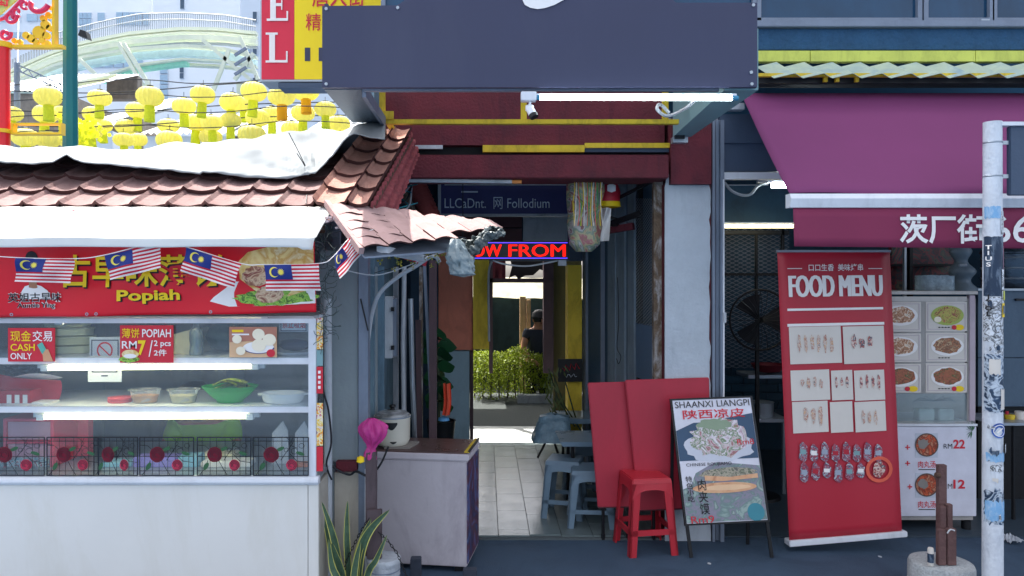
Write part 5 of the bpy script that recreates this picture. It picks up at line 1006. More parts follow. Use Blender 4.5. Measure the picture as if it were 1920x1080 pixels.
mb = MB(); mb.lathe(c, [(.001, .1), (.07, .08), (.09, .02), (.085, -.05)], 24); mb.build('shade', M['case_red'], lt, True); mb = MB(); mb.lathe(c, [(.087, -.05), (.092, -.085), (.07, -.09)], 24); mb.build('rim', M['printyellow'], lt, True)
mb = MB(); mb.lathe(c + Vector((.01, -.09, .04)), [(.001, .035), (.03, .02), (.03, -.02), (.001, -.03)], 8, 1, .2); mb.build('patch', M['printwhite'], lt, True)
# ------------------------------------------------------------ chest freezer
fz = thing('chest_freezer', (-.4, 4.6, 0), 'scuffed off-white chest freezer with brown top in front of the alley', 'freezer')
mat('freezer_white', '#cdc6cc', .5, var=.07, vs=2.5, dirt='#9c929c', dirt_amt=.6, ds=2.2, bump=.05); mat('freezer_top', '#5e4a48', .3, var=.15, dirt='#3e2e2c', dirt_amt=.4); food('f_side', ['#3a3f66', '#5a6aa0', '#6a3a4c', '#4a3048', '#394a7c', '#7a88b0'], 8)
ztop = .712; A = P(879, 0, 4.44); Bk = P(900, 0, 4.84); Lf = Vector((-.71, 4.52, 0)); Fr = Vector((A.x, 4.44, 0)); Rb = Vector((Bk.x, 4.84, 0)); Lb = Lf + (Rb - Fr)
def pris(q, z0, z1): mb = MB(); return mb.hexa([v + Vector((0, 0, z0)) for v in q], [v + Vector((0, 0, z1)) for v in q])
q = [Fr, Rb, Lb, Lf]; i_ = .012; e_ = [Fr + Vector((-.012, .012, 0)), Rb + Vector((-.012, -.012, 0)), Lb + Vector((.012, -.012, 0)), Lf + Vector((.012, .012, 0))]
pris(e_, .03, ztop - .05).build('cabinet', M['freezer_white'], fz, bevel=.006); pris(q, ztop - .048, ztop - .008).build('lid_rim', M['freezer_white'], fz, bevel=.006); pris(e_, ztop - .008, ztop).build('lid_top', M['freezer_top'], fz)
n_ = Vector((1, -.15, 0)) * .004; f0, f1 = e_[0], e_[1]; mb = MB(); mb.hexa([f0 + n_ + Vector((0, 0, .05)), f1 + n_ + Vector((0, 0, .05)), f1 + n_ + Vector((0, 0, ztop - .06)), f0 + n_ + Vector((0, 0, ztop - .06))], [f0 + n_ * .3 + Vector((0, 0, .05)), f1 + n_ * .3 + Vector((0, 0, .05)), f1 + n_ * .3 + Vector((0, 0, ztop - .06)), f0 + n_ * .3 + Vector((0, 0, ztop - .06))]); mb.build('side_sticker', M['f_side'], fz)
mb = MB(); c0, c1 = Fr.lerp(Rb, .03) + Vector((-.015, 0, ztop + .004)), Rb + Vector((-.02, -.01, ztop + .004)); mb.beam(c0, c1, .03, .006); mb.build('handle_strip', M['yellow'], fz); mb = MB(); mb.beam(c0 + Vector((.012, 0, .002)), c1 + Vector((.012, 0, .002)), .012, .01); mb.build('black_strip', M['black'], fz)
cq = (q[0] + q[1] + q[2] + q[3]) / 4
for v in q: mb = MB(); w = v.lerp(cq, .2); mb.box(w.x - .03, w.x + .03, w.y - .02, w.y + .02, .001, .03); mb.build('foot', M['black'], fz)
mb = MB(); qq = [P(720, 845, 4.55), P(768, 845, 4.55), P(786, 832, 4.72), P(740, 832, 4.72)]
for v in qq: v.z = ztop + .001
mb.hexa(qq, [v + Vector((0, 0, .012)) for v in qq]); tag(mb.build('board', mat('grey_board', '#8a8580', .8)), 'thin grey board under the rice cooker', 'board')
rc = thing('rice_cooker', (P(735, 0, 4.62).x, 4.64, ztop + .014), 'cream rice cooker with glass lid on the left end of the chest freezer', 'rice cooker'); L = WL[rc]; R_ = .108
mat('cooker', '#d9d6c8', .35, var=.05, bump=.02)
mb = MB(); mb.lathe(L, [(.001, 0), (R_ * .84, 0), (R_ * .9, .006), (R_ * 1.0, .03), (R_ * 1.02, .16), (R_ * 1.06, .168), (R_ * 1.06, .176), (R_ * .96, .176)], 40); mb.build('pot_body', M['cooker'], rc, True)
mb = MB(); mb.lathe(L + Vector((0, 0, .177)), [(R_ * 1.0, 0), (R_ * .98, .008), (R_ * .8, .022), (R_ * .3, .034), (.001, .036)], 36); mb.build('lid', glass('lid_glass', '#8fa0a4', .3, .3), rc, True); mb = MB(); mb.lathe(L + Vector((0, 0, .212)), [(.018, 0), (.012, .012), (.022, .02), (.018, .03), (.001, .032)], 16); mb.build('lid_knob', M['black'], rc, True)
mb = MB(); mb.lathe(L + Vector((0, 0, .17)), [(R_ * 1.065, 0), (R_ * 1.065, .008)], 36); mb.build('rim_band', M['grey_steel'], rc, True)
def arcpatch(z0, z1, a0, a1, m, nm):
    mb = MB(); mb.grid(lambda u, v: L + Vector(((R_ * 1.03) * math.sin(a0 + (a1 - a0) * u), -(R_ * 1.03) * math.cos(a0 + (a1 - a0) * u), z1 - (z1 - z0) * (v if True else 0) * math.sin(math.pi * (.08 + .84 * u)))), 12, 4); mb.build(nm, m, rc, True)
arcpatch(.105, .15, -.25, .4, M['black'], 'side_handle'); arcpatch(.02, .035, .0, .35, M['black'], 'switch')
# ------------------------------------------------------------ post in a bucket with pink bag
pp = thing('concrete_bucket', (P(712, 0, 3.78).x - .03, 3.82, 0), 'round white concrete filled bucket holding a steel post, left of the freezer', 'base')
mat('bucket_white', '#b9bfc6', .8, var=.12, dirt='#7c838c', dirt_amt=.7, ds=6, bump=.5)
c = P(719, 1040, 3.82); c = Vector((c.x, 3.82, 0)); r = .086
mb = MB(); mb.lathe(c, [(.001, .001), (r * .9, .001), (r * .96, .2), (r * 1.0, .3), (r * 1.03, .305), (r * 1.03, .322), (r * .97, .33), (.001, .335)], 32); mb.build('shell', M['bucket_white'], pp, True)
for z in (.24, .27): mb = MB(); mb.lathe(c, [(r * .985, z - .004), (r * 1.01, z), (r * .985, z + .004)], 32); mb.build('ridge', M['grey_steel'], pp, True)
a = P(686, 850, 3.82); b_ = P(706, 850, 3.82); mb = MB(); mb.box(a.x, b_.x, 3.80, 3.85, .336, a.z + .01); mb.build('post', mat('post_brown', '#5f5256', .7, .2, dirt='#3c3236', dirt_amt=.6, ds=8), pp, bevel=.003)
a = P(688, 985, 3.78); b_ = P(716, 985, 3.78); mb = MB(); mb.box(a.x, b_.x, 3.765, 3.795, .337, P(0, 955, 3.78).z); mb.build('timber_block', M['post_brown'], pp, bevel=.003)
def chain(pts, label):
    mb = MB(); P3 = [Vector(p) for p in pts]; tot = sum((P3[i + 1] - P3[i]).length for i in range(len(P3) - 1)); n = int(tot / .017); k = 0
    for j in range(n):
        s_ = tot * j / n; i = 0
        while i < len(P3) - 2 and s_ > (P3[i + 1] - P3[i]).length: s_ -= (P3[i + 1] - P3[i]).length; i += 1
        t = (P3[i + 1] - P3[i]).normalized(); p = P3[i] + t * s_; nr = t.cross(Vector((0, 1, 0))).normalized() if j % 2 else Vector((0, 1, 0)); pts_ = [p + t * .012 * math.cos(a_ * 1.047) + nr * .006 * math.sin(a_ * 1.047) for a_ in range(7)]
        mb.tube(pts_, .0018, 4, cap=False)
    tag(mb.build('chain', M['black']), label, 'chain', kind='stuff')
chain([P(712, 1000, 3.76), P(728, 1015, 3.76), P(745, 1038, 3.74), P(760, 1075, 3.74), P(775, 1120, 3.74)], 'dark chain sagging from the bucket post towards the right')
chain([P(690, 975, 3.74), P(672, 1005, 3.72), P(650, 1050, 3.70), P(640, 1090, 3.70)], 'dark chain sagging from the bucket post towards the left')
mat('pink_bag', '#d8489c', .3, var=.2, bump=.6, bs=18, trans=.3)
def pbag(u, v):
    a = u * 6.283; k = [.018, .05, .068, .072, .066, .052, .03, .02, .03, .036]; t = v * 9; i = min(int(t), 8); r = k[i] + (k[i + 1] - k[i]) * (t - i); r *= 1 + .13 * math.sin(a * 6 + v * 4) + .07 * math.sin(a * 13 - v * 7) + .2 * noise.noise(Vector((math.cos(a) * 2, math.sin(a) * 2, v * 3)))
    c = P(696 + 4 * math.sin(v * 4), 784 + 74 * v, 3.82); return c + Vector((r * .93 * math.cos(a), r * .7 * math.sin(a), .008 * math.sin(a * 5) * v))
mb = MB(); mb.grid(pbag, 110, 44); tag(mb.build('pink_bag', M['pink_bag'], None, True), 'magenta plastic bag tied over the top of the steel post', 'bag')
mb = MB(); mb.lathe(P(676, 862, 3.76), [(.001, .02), (.018, .012), (.02, -.01), (.001, -.02)], 12); tag(mb.build('yellow_ball', M['printyellow'], None, True), 'small yellow ball tied below the magenta bag', 'ball')
for x0, x1, y, l in ((769, 789, 1049, 'dark steel bollard stump in front of the freezer centre'), (868, 894, 1070, 'dark steel bollard stump in front of the freezer right corner')):
    d_ = 4.3; a, b_ = P(x0, y, d_), P(x1, y, d_); mb = MB(); mb.box(a.x, b_.x, d_, d_ + .06, 0, a.z); tag(mb.build('bollard', mat('bollard', '#3d4452', .6, dirt='#262b36'), None, bevel=.004), l, 'bollard')
# snake plant
sp = thing('snake_plant', (P(661, 0, 3.7).x, 3.7, 0), 'potted snake plant with yellow edged leaves beside the white stall corner', 'plant'); L = WL[sp]
mat('snake_green', '#47604a', .45, var=.45, vs=22, bump=.05); mat('snake_edge', '#c9c46a', .45, var=.1)
mb = MB(); mb.lathe(L, [(.001, .001), (.085, .001), (.11, .15), (.118, .155), (.118, .175), (.1, .175), (.098, .15), (.001, .145)], 28); mb.build('pot', M['bucket_white'], sp, True)
def sleaf(pts, w, tw=0):
    P3 = [Vector(p) for p in pts]; n = 14; mb = MB()
    def at(t): k = t * (len(P3) - 1); i = min(int(k), len(P3) - 2); f = k - i; p0, p1, p2, p3 = P3[max(i - 1, 0)], P3[i], P3[i + 1], P3[min(i + 2, len(P3) - 1)]; return .5 * ((2 * p1) + (p2 - p0) * f + (2 * p0 - 5 * p1 + 4 * p2 - p3) * f * f + (3 * p1 - p0 - 3 * p2 + p3) * f ** 3)
    rows = []
    for k in range(n + 1):
        t = k / n; p = at(t); tg = (at(min(1, t + .02)) - at(max(0, t - .02))).normalized(); sd_ = tg.cross(Vector((math.sin(tw), -math.cos(tw), 0))).normalized(); ww = w * (math.sin(math.pi * min(1, .18 + t * .82)) ** .75); cup = Vector((0, -.3 * ww, 0))
        rows.append([p - sd_ * ww, p - sd_ * ww * .8 - cup * .4, p - cup, p + sd_ * ww * .8 - cup * .4, p + sd_ * ww])
    for k in range(n):
        for j in range(4): mb.mi = 1 if j in (0, 3) else 0; mb.quad(rows[k][j], rows[k][j + 1], rows[k + 1][j + 1], rows[k + 1][j])
    mb.build('leaf', [M['snake_green'], M['snake_edge']], sp, True)
g0 = 1150
for pts, w, tw in (([(650, g0, 3.9), (632, 1040, 3.86), (620, 990, 3.84), (603, 940, 3.82)], .018, .3), ([(655, g0, 3.88), (640, 1075, 3.84), (628, 1040, 3.82), (622, 1018, 3.82)], .022, -.2), ([(660, g0, 3.9), (652, 1050, 3.9), (650, 990, 3.9), (652, 938, 3.9)], .017, .1),
                   ([(668, g0, 3.88), (672, 1055, 3.86), (690, 1000, 3.84), (731, 955, 3.82)], .026, .2), ([(664, g0, 3.86), (668, 1060, 3.86), (680, 1010, 3.86), (696, 972, 3.86)], .02, -.1), ([(672, g0, 3.84), (690, 1075, 3.82), (705, 1050, 3.8), (726, 1002, 3.8)], .017, .3), ([(652, g0, 3.84), (634, 1090, 3.8), (622, 1060, 3.8), (616, 1010, 3.8)], .019, 0), ([(648, g0, 3.95), (626, 1060, 3.95), (612, 985, 3.93), (598, 950, 3.93)], .017, .2), ([(662, g0, 3.84), (663, 1090, 3.84), (668, 1050, 3.84), (676, 1015, 3.84)], .018, 0)):
    sleaf([P(p[0], p[1], p[2] - .19) for p in pts], w, tw)
# ------------------------------------------------------------ red folded table tops, stool, sign, tables
mat('red_board', '#b23042', .45, var=.05, vs=1.5, dirt='#9c2c3a', dirt_amt=.5, bump=.02)
def lean_board(c, th, label, legs=True):
    b = Bd(*c); t = thing('folded_table', Vector(((b.c[2].x + b.c[3].x) / 2, b.c[2].y, 0)), label, 'table', 'red folding table tops leaning together'); mb = MB(); b.slab(mb, th=th); mb.build('tabletop', M['red_board'], t, bevel=.006)
    mb = MB(); b.slab(mb, .005, .99, .995, 1.004, -.001, th - .004); mb.build('edge_band', M['brown_tile'], t)
    if legs:
        for u in (.12, .5, .88):
            p = b.pt(u, .8, -th - .015); q = Vector((p.x, p.y, .012)); mb = MB(); mb.tube([p, q], .011, 8); lg = mb.build('leg', M['black'], t, True); mb = MB(); mb.tube([q - Vector((0, 0, .01)), q + Vector((0, 0, .03))], .014, 8); mb.build('foot', M['flag_yellow'] if False else M['black'], lg, True)
    return t
lean_board([(1102, 718, 4.99), (1243, 714, 4.99), (1243, 950, 4.97), (1121, 952, 4.97)], .02, 'left red table top, standing behind the other one')
lean_board([(1172, 713, 4.945), (1330, 708, 4.945), (1334, 952, 4.93), (1198, 958, 4.93)], .025, 'right red table top with rounded corner beside the white pillar', legs=False)
mat('red_plastic', '#b82a38', .38, var=.04, bump=.02, dirt='#a8282e', dirt_amt=.4)
stool('red_stool', ((P(1214, 0, 4.78).x), 4.86, 0), .315, P(0, 888, 4.86).z, M['red_plastic'], math.radians(9), 'red plastic stool in front of the red table tops')
rs_ = [o for o in COL.objects if o.name.startswith('red_stool')][0]
p = Vector((P(1186, 0, 4.7).x, 4.712, P(0, 916, 4.7).z)); mb = MB(); mb.box(p.x - .012, p.x + .012, p.y - .0, p.y + .003, p.z - .01, p.z + .01)
# A-frame sign
af = thing('a_frame_sign', (P(1350, 0, 4.8).x, 4.9, 0), 'black framed poster sign for Shaanxi liangpi leaning beside the red stool', 'sign')
b = Bd((1256, 748, 4.86), (1410, 742, 4.86), (1444, 978, 4.7), (1284, 986, 4.7)); mb = MB()
b.slab(mb, 0, 0, 1, .014, .004, .02); b.slab(mb, 0, .986, 1, 1, .004, .02); b.slab(mb, 0, .0142, .025, .9858, .004, .02); b.slab(mb, .975, .0142, 1, .9858, .004, .02); mb.build('frame', M['black'], af)
mb = MB(); b.slab(mb, .0252, .0145, .9748, .9855, 0, .006); mat('poster', '#d8d8e4', .3, bump=0); mb.build('poster', M['poster'], af)
for u in (.03, .97): mb = MB(); p = b.pt(u, .99, -.01); mb.beam(p, Vector((p.x + .02, p.y - .03, .005)), .02, .015); mb.build('leg', M['black'], af); mb = MB(); p = b.pt(u, .1, -.03); mb.beam(p, Vector((p.x, p.y + .04, .005)), .02, .012); mb.build('rear_leg', M['black'], af)
mat('poster_blue', '#35516e', .4, bump=0); food('f_noodle', ['#8c4a58', '#c9b8c4', '#e4dce4', '#5c7d4c', '#d4c8cc', '#a45a6a', '#7c9a68'], 26); food('f_bun', ['#c89468', '#e0b088', '#d8a078', '#b87c58'], 14); food('f_meat', ['#5c5a54', '#8a8478', '#b0a894', '#4c5a44', '#9c9484'], 40)
food('f_garnish', ['#7a9690', '#9cb0aa', '#6c8684', '#8c8498', '#64807c', '#a8b4b0'], 14)
mb = MB(); b.poly(mb, [(.03, .26), (.25, .2), (.35, .2), (.97, .14), (.97, .5), (.03, .5)], .002); mb.build('printed_bowl', M['poster_blue'], af)
mb = MB(); b.ell(mb, .52, .4, .42, .12, .003, 30, .08); mb.build('printed_dish', mat('pale_dish', '#c8ccd8', .4, bump=0), af)
mb = MB(); b.ell(mb, .54, .33, .34, .15, .004, 34, .16); mb.build('printed_noodles', M['f_noodle'], af); mb = MB(); b.ell(mb, .5, .22, .2, .045, .0048, 24, .2); mb.build('printed_salad', mat('sage', '#8a9c84', .5, bump=0), af)
mb = MB(); b.poly(mb, [(.03, .54), (.5, .52), (.97, .56), (.97, .98), (.03, .98)], .0022); mb.build('printed_backdrop', M['f_garnish'], af)
mb = MB(); b.poly(mb, [(.03, .52), (.5, .5), (.2, .6), (.12, .7), (.03, .72)], .003); mb.build('printed_plate', M['poster'], af)
mb = MB(); b.ell(mb, .6, .6, .32, .034, .004, 30, .08); b.ell(mb, .55, .615, .3, .03, .0046, 26, .1); mb.build('printed_filling', M['f_meat'], af)
mb = MB(); b.poly(mb, [(.3, .62), (.6, .64), (.93, .62), (.93, .655), (.5, .67), (.3, .66)], .005); b.ell(mb, .52, .72, .38, .042, .0055, 30); mb.build('printed_bun', M['f_bun'], af); mb = MB(); b.ell(mb, .55, .72, .28, .022, .006, 26); mb.build('printed_highlight', mat('bunlight', '#ecc49c', .5, bump=0), af)
mb = MB(); b.ell(mb, .85, .92, .1, .07, .004); mb.build('printed_disc', mat('teal_disc', '#3f8a9a', .5, bump=0), af)
text(b, 'SHAANXI LIANGPI', .05, .026, .95, .078, M['printblack'], af, 0, .005); text(b, '陕西凉皮', .13, .095, .88, .17, M['printred'], af, .01, .006)
text(b, 'Rm8', .74, .345, .94, .39, M['printred'], af, 0, .0065); text(b, 'CHINESE ROUJIAMO', .1, .52, .64, .552, M['printblack'], af, 0, .0065); text(b, 'Rm9', .08, .93, .35, .985, M['printred'], af, 0, .0065)
text(b, '特\n色\n小\n吃', .07, .62, .15, .82, M['printblack'], af, .005, .0065); text(b, '肉\n夹\n馍', .2, .65, .31, .92, M['printblack'], af, .005, .0065)
# tables, grey stools, wrapped chair in passage
mat('grey_plastic2', '#71899c', .4, var=.08, dirt='#566c7e', dirt_amt=.4, bump=.03); mat('table_blue', '#7e97aa', .3, .1, var=.05)
def table(x0, x1, ytop, ybot, d, dep, label, foot):
    t = thing('table', (P((x0 + x1) / 2, 0, d).x, d, .0), label, 'table', 'grey tables in the passage'); a, c = P(x0, ytop, d), P(x1, ybot, d)
    mb = MB(); mb.hexa([Vector((a.x + .02, d, c.z)), Vector((c.x, d, c.z)), Vector((c.x, d, a.z)), Vector((a.x, d, a.z))], [Vector((a.x + .02, d + dep, c.z)), Vector((c.x, d + dep, c.z)), Vector((c.x, d + dep, a.z)), Vector((a.x, d + dep, a.z))]); mb.build('tabletop', M['table_blue'], t, bevel=.004)
    for x in (a.x + .1, c.x - .1):
        for y in (d + .05, d + dep - .05): mb = MB(); mb.tube([Vector((x, y, c.z)), Vector((x, y, .025))], .013, 8); mb.build('leg', M['black'], t, True)
    return t
table(1050, 1220, 829, 838, 5.45, .42, 'nearer grey topped table behind the red boards', 985); table(1042, 1200, 785, 795, 6.5, .4, 'farther grey topped table in the passage', 900)
stool('plastic_stool', (P(1103, 0, 5.75).x, 5.9, .0125), .3, .44, M['grey_plastic2'], .2, 'grey plastic stool under the far side of the nearer table', 'grey plastic stools in the passage')
stool('plastic_stool', (P(1062, 0, 5.4).x, 5.5, .0125), .3, .42, M['grey_plastic2'], 1.3, 'grey plastic stool at the left end of the nearer table', 'grey plastic stools in the passage')
stool('plastic_stool', (P(1112, 0, 5.2).x, 5.32, .0125), .33, .40, M['grey_plastic2'], -.1, 'grey plastic stool nearest the street beside the red boards', 'grey plastic stools in the passage')
wc = thing('covered_chair', (P(1035, 0, 6.3).x, 6.3, 0), 'folding chair wrapped in bluish plastic left of the farther table', 'chair')
mat('plastic_wrap', '#7d9cae', .25, var=.3, vs=14, bump=.8, bs=18)
mb = MB(); 
def wrapf(u, v):
    a = u * 6.283; k = (abs(math.cos(a)) ** .5 * (1 if math.cos(a) > 0 else -1), abs(math.sin(a)) ** .5 * (1 if math.sin(a) > 0 else -1)); ww = [.02, .12, .145, .16, .165][min(4, int(v * 4.99))]; ww = .12 + .05 * v if v > .06 else .02 + 1.6 * v
    c = P(1040 - 6 * v, 776 + 48 * v, 6.3); return c + Vector((ww * k[0], .12 * k[1] * (v + .3), .02 * noise.noise(Vector((a * 2, v * 9, 1)))))
mb.grid(wrapf, 36, 14); mb.build('wrapping', M['plastic_wrap'], wc, True)
for (a, c) in (((1025, 825), (1008, 858)), ((1030, 800), (1046, 850)), ((1062, 820), (1064, 872))): mb = MB(); mb.tube([P(*a, 6.25), P(c[0], c[1], 6.25)], .01, 6); mb.build('leg', M['black'], wc, True)
# ------------------------------------------------------------ roll-up banner
ru = thing('menu_banner', (P(1585, 0, 4.8).x, 4.82, 0), 'tall red roll-up stand headed FOOD MENU with pale dish pictures', 'banner stand')
b = Bd((1457, 469, 4.92), (1668, 469, 4.92), (1691, 1003, 4.80), (1480, 1021, 4.80), wave=lambda u, v: .006 * math.sin(u * 3.1)); mat('menu_red', '#b42a3c', .4, var=.05, vs=1.5, bump=.02)
mb = MB(); b.slab(mb, 0, 0, 1, .985, nu=10, nv=30); o = mb.build('sheet', M['menu_red'], ru, True); o.modifiers.new('t', 'SOLIDIFY').thickness = .002
bp = Bd(*b.c); mb = MB(); bp.slab(mb, -.005, .0, 1.005, .008, .008, .02); mb.build('top_rail', M['steel'], ru); mb = MB(); bp.slab(mb, -.012, .985, 1.03, 1.004, .03, .09); mb.build('base', M['white_metal'], ru, bevel=.004)
mb = MB(); mb.tube([bp.pt(.5, .99, -.03), bp.pt(.5, .01, -.03)], .01, 8); mb.build('rear_pole', M['steel'], ru, True)
def uy_(y): return (y - 469) / 545
def rr(x0, y0, x1, y1): # photo px on the skewed banner to u,v
    f = lambda x, y: ((x - (1457 + 23 * (y - 469) / 545)) / 211, (y - 469) / (534 + 18 * (1 - (x - 1457 - 23 * (y - 469) / 545) / 211)))
    a, c = f(x0, y0), f(x1, y1); return a[0], a[1], c[0], c[1]
OF = .012
for k_ in range(4): text(b, 'FOOD MENU', *rr(1476 + k_ * 1.3, 518, 1650 + k_ * 1.3, 557), M['printwhite'], ru, 0, OF + .0004 * k_)
text(b, '口口生香  美味烤串', *rr(1514, 496, 1616, 509), M['printwhite'], ru, .01, OF)
for x0, x1, y in ((1475, 1502, 504), (1626, 1652, 504), (1475, 1654, 581), (1475, 1656, 610)): u0, v0, u1, v1 = rr(x0, y, x1, y + 1.2); mb = MB(); b.slab(mb, u0, v0, u1, v1, OF, .001); mb.build('printed_line', M['printwhite'], ru)
mat('picture_cream', '#d9d3cb', .5, var=.04, bump=0); food('f_skew', ['#d9d3cb', '#c98a4a', '#d9d3cb', '#a85a3c', '#d9d3cb', '#5a4a44'], 60); food('f_skew2', ['#d9d3cb', '#3a4254', '#b85a50', '#d9d3cb', '#c98a6a'], 60)
for i, (x0, y0, x1, y1) in enumerate(((1478, 616, 1577, 683), (1578, 615, 1658, 683), (1481, 698, 1555, 752), (1556, 698, 1598, 752), (1599, 698, 1658, 752), (1484, 757, 1552, 812), (1554, 757, 1598, 812), (1600, 757, 1660, 810))):
    q = rr(x0, y0, x1, y1); mb = MB(); b.slab(mb, q[0], q[1], q[2], q[3], OF - .002, .002); o = mb.build('printed_picture', M['picture_cream'], ru)
random.seed(9)
for (x0, y0, w, h, n, m) in ((1492, 628, 72, 36, 6, 'f_skew'), (1592, 630, 46, 28, 3, 'f_skew2'), (1498, 708, 46, 24, 4, 'f_skew'), (1562, 706, 30, 26, 3, 'f_skew2'), (1608, 704, 44, 28, 4, 'f_skew2'), (1504, 764, 40, 34, 3, 'f_skew'), (1612, 768, 34, 32, 3, 'f_skew')):
    for k in range(n):
        xa = x0 + w * k / n; q = rr(xa + 1, y0 + random.uniform(0, 6), xa + w / n - 3, y0 + h - random.uniform(0, 5)); mb = MB(); b.ell(mb, (q[0] + q[2]) / 2, (q[1] + q[3]) / 2, (q[2] - q[0]) / 2, (q[3] - q[1]) / 2, OF + .001, 14, .25); mb.build('printed_skewer', M[m], ru)
mat('lightgrey_p', '#9fa9ba', .5, bump=0); food('f_dark', ['#2c3346', '#8d97a8', '#b03044', '#454f66', '#c9ccd4', '#5c2a3c'], 50)
random.seed(4)
for k in range(14):
    row = k // 8; n_ = k % 8; x = 1496 + n_ * 20 if row == 0 else 1498 + n_ * 21; y0, y1 = (834 + (n_ % 2) * 4, 868) if row == 0 else (872, 906 - (n_ % 3) * 4)
    q = rr(x, y0, x + 17, y1); mb = MB(); u0, v0, u1, v1 = q; b.poly(mb, [(u0 + .01, v0 + .004), (u0 + .03, v0 - .006), (u1 - .03, v0 - .004), (u1, v0 + .012), (u1 - .004, v1 - .01), (u1 - .03, v1), (u0 + .02, v1 - .004), (u0 - .004, v1 - .014)], OF); mb.build('printed_bottle', M['f_dark'], ru)
    mb = MB(); b.poly(mb, [(u0 + .012, v0 + .3 * (v1 - v0)), (u1 - .012, v0 + .34 * (v1 - v0)), (u1 - .014, v0 + .6 * (v1 - v0)), (u0 + .01, v0 + .56 * (v1 - v0))], OF + .0012); mb.build('printed_label', M[random.choice(['lightgrey_p', 'teal_paint', 'printwhite', 'menu_red'])], ru)
q = rr(1622, 858, 1670, 905); mb = MB(); b.ring(mb, (q[0] + q[2]) / 2, (q[1] + q[3]) / 2, .12, .045, .25, OF + .001, 20); mb.build('printed_ring', mat('orange_ring', '#e0604a', .5, bump=0), ru); mb = MB(); b.ell(mb, (q[0] + q[2]) / 2, (q[1] + q[3]) / 2, .06, .025, OF + .002, 16, .2); mb.build('printed_disc', M['f_skew2'], ru)
# ------------------------------------------------------------ noodle cart
nc_ = thing('noodle_cart', (P(1750, 0, 5.15).x, 5.15, 0), 'steel noodle cart with menu cards and a price panel behind the menu banner', 'cart')
d_ = 5.15; mat('cart_steel', '#b9b4b0', .35, .3, var=.06, dirt='#8a8684', dirt_amt=.5); mat('cart_pink', '#b9aab4', .45, .1)
pb('price_panel', 'poster', 1640, 800, 1831, 968, d_, .02, nc_, .003); pb('panel_edge', 'white_metal', 1640, 795, 1833, 799, d_ - .012, .5, nc_); pb('side_post', 'cart_pink', 1818, 554, 1829, 790, d_ - .005, .04, nc_, .003); pb('inner_post', 'cart_steel', 1814, 560, 1817.5, 790, d_ + .005, .03, nc_)
pb('top_shelf', 'cart_steel', 1640, 546, 1834, 552, d_ - .02, .55, nc_, .002); pb('head_rail', 'cart_steel', 1640, 556, 1813, 565, d_, .02, nc_); pb('rear_panel', 'cart_steel', 1640, 560, 1829, 968, d_ + .45, .02, nc_)
mb = MB(); a, c = P(1640, 738, d_), P(1813, 790, d_); mb.box(a.x, c.x, d_ + .004, d_ + .008, c.z, a.z); mb.build('glass_pane', glass('cart_glass', '#dfe9ea', .15, .08), nc_)
mb = MB(); mb.box(a.x, c.x, d_ + .01, d_ + .44, P(0, 799, d_).z - .0, P(0, 796, d_).z); mb.build('worktop', M['steel'], nc_)
for x in (1690, 1820):
    for y in (d_ + .05, d_ + .4): mb = MB(); c = P(x, 0, d_); mb.lathe((c.x, y, .04), [(.001, .04), (.03, .03), (.03, -.03), (.001, -.039)], 12); mb.build('caster', M['black'], nc_, True)
mb = MB(); mb.box(P(1680, 0, d_).x, P(1828, 0, d_).x, d_ + .02, d_ + .44, .081, .135); mb.build('base_frame', M['cart_steel'], nc_)
food('f_d1', ['#e0c8a8', '#8a5a40', '#c08860', '#f0e4d0', '#5a4030'], 50); food('f_d2', ['#b04a38', '#8a9a3a', '#c8b45a', '#7a3428', '#d07a58'], 50); food('f_d3', ['#8a4a30', '#c08058', '#5a3020', '#d8b088', '#4a6a30'], 70); food('f_d4', ['#3f6a2c', '#7a4030', '#b86a48', '#2c4a20', '#c8a878'], 50)
for i, (x0, y0, x1, y1, f, l) in enumerate(((1645, 566, 1729, 622, 'f_d1', 'top left menu card with a plate of dumplings'), (1736, 566, 1815, 621, 'f_d2', 'top right menu card with sliced meat and half an egg'), (1645, 625, 1729, 679, 'f_d1', 'middle left menu card with a pale bowl'), (1736, 624, 1815, 678, 'f_d3', 'middle right menu card with a heap of noodles'), (1645, 682, 1729, 736, 'f_d4', 'bottom left menu card with a green garnished bowl'), (1736, 681, 1815, 736, 'f_d4', 'bottom right menu card with meat and greens'))):
    q = RB(x0, y0, x1 - 2, y1, d_ - .006); t = thing('menu_card', (q.c[2] + q.c[3]) / 2, l + ' on the noodle cart', 'menu card', 'menu cards on the noodle cart'); mb = MB(); q.slab(mb, th=.005); mb.build('card', M['picture_cream'], t)
    mb = MB()
    for s_ in ((.04, .06, .96, .075), (.04, .925, .96, .94), (.04, .075, .055, .925), (.945, .075, .96, .925)): q.slab(mb, *s_, .002, .001)
    mb.build('printed_border', M['cart_pink'], t)
    cu = .52; mb = MB(); q.ell(mb, cu, .46, .4, .34, .0025); mb.build('printed_bowl', mat('rimgreen', '#a8b85a', .5, bump=0) if i == 1 else M['printwhite'], t); mb = MB(); q.ell(mb, cu, .44, .33, .28, .0035, 22, .1); mb.build('printed_food', M[f], t)
    if i == 1: mb = MB(); q.ell(mb, .28, .6, .09, .1, .0045); mb.build('printed_egg', M['bun'], t)
    if i in (1, 3, 5): [None for k in range(4) if (lambda m_: (q.slab(m_, .3 + .075 * k, .85, .35 + .075 * k, .885, .003, .001), m_.build('printed_mark', M['printblack'], t)))(MB())]
    if i in (1, 4, 5): mb = MB(); q.ell(mb, .68, .87, .06, .08, .0045); mb.build('printed_dot', M['printred'], t); mb = MB(); q.ell(mb, .81, .87, .11, .1, .004); mb.build('printed_tag', M['printyellow'], t)
q = RB(1640, 800, 1831, 968, d_)
def cu_(x): return (x - 1640) / 191
def cv_(y): return (y - 800) / 168
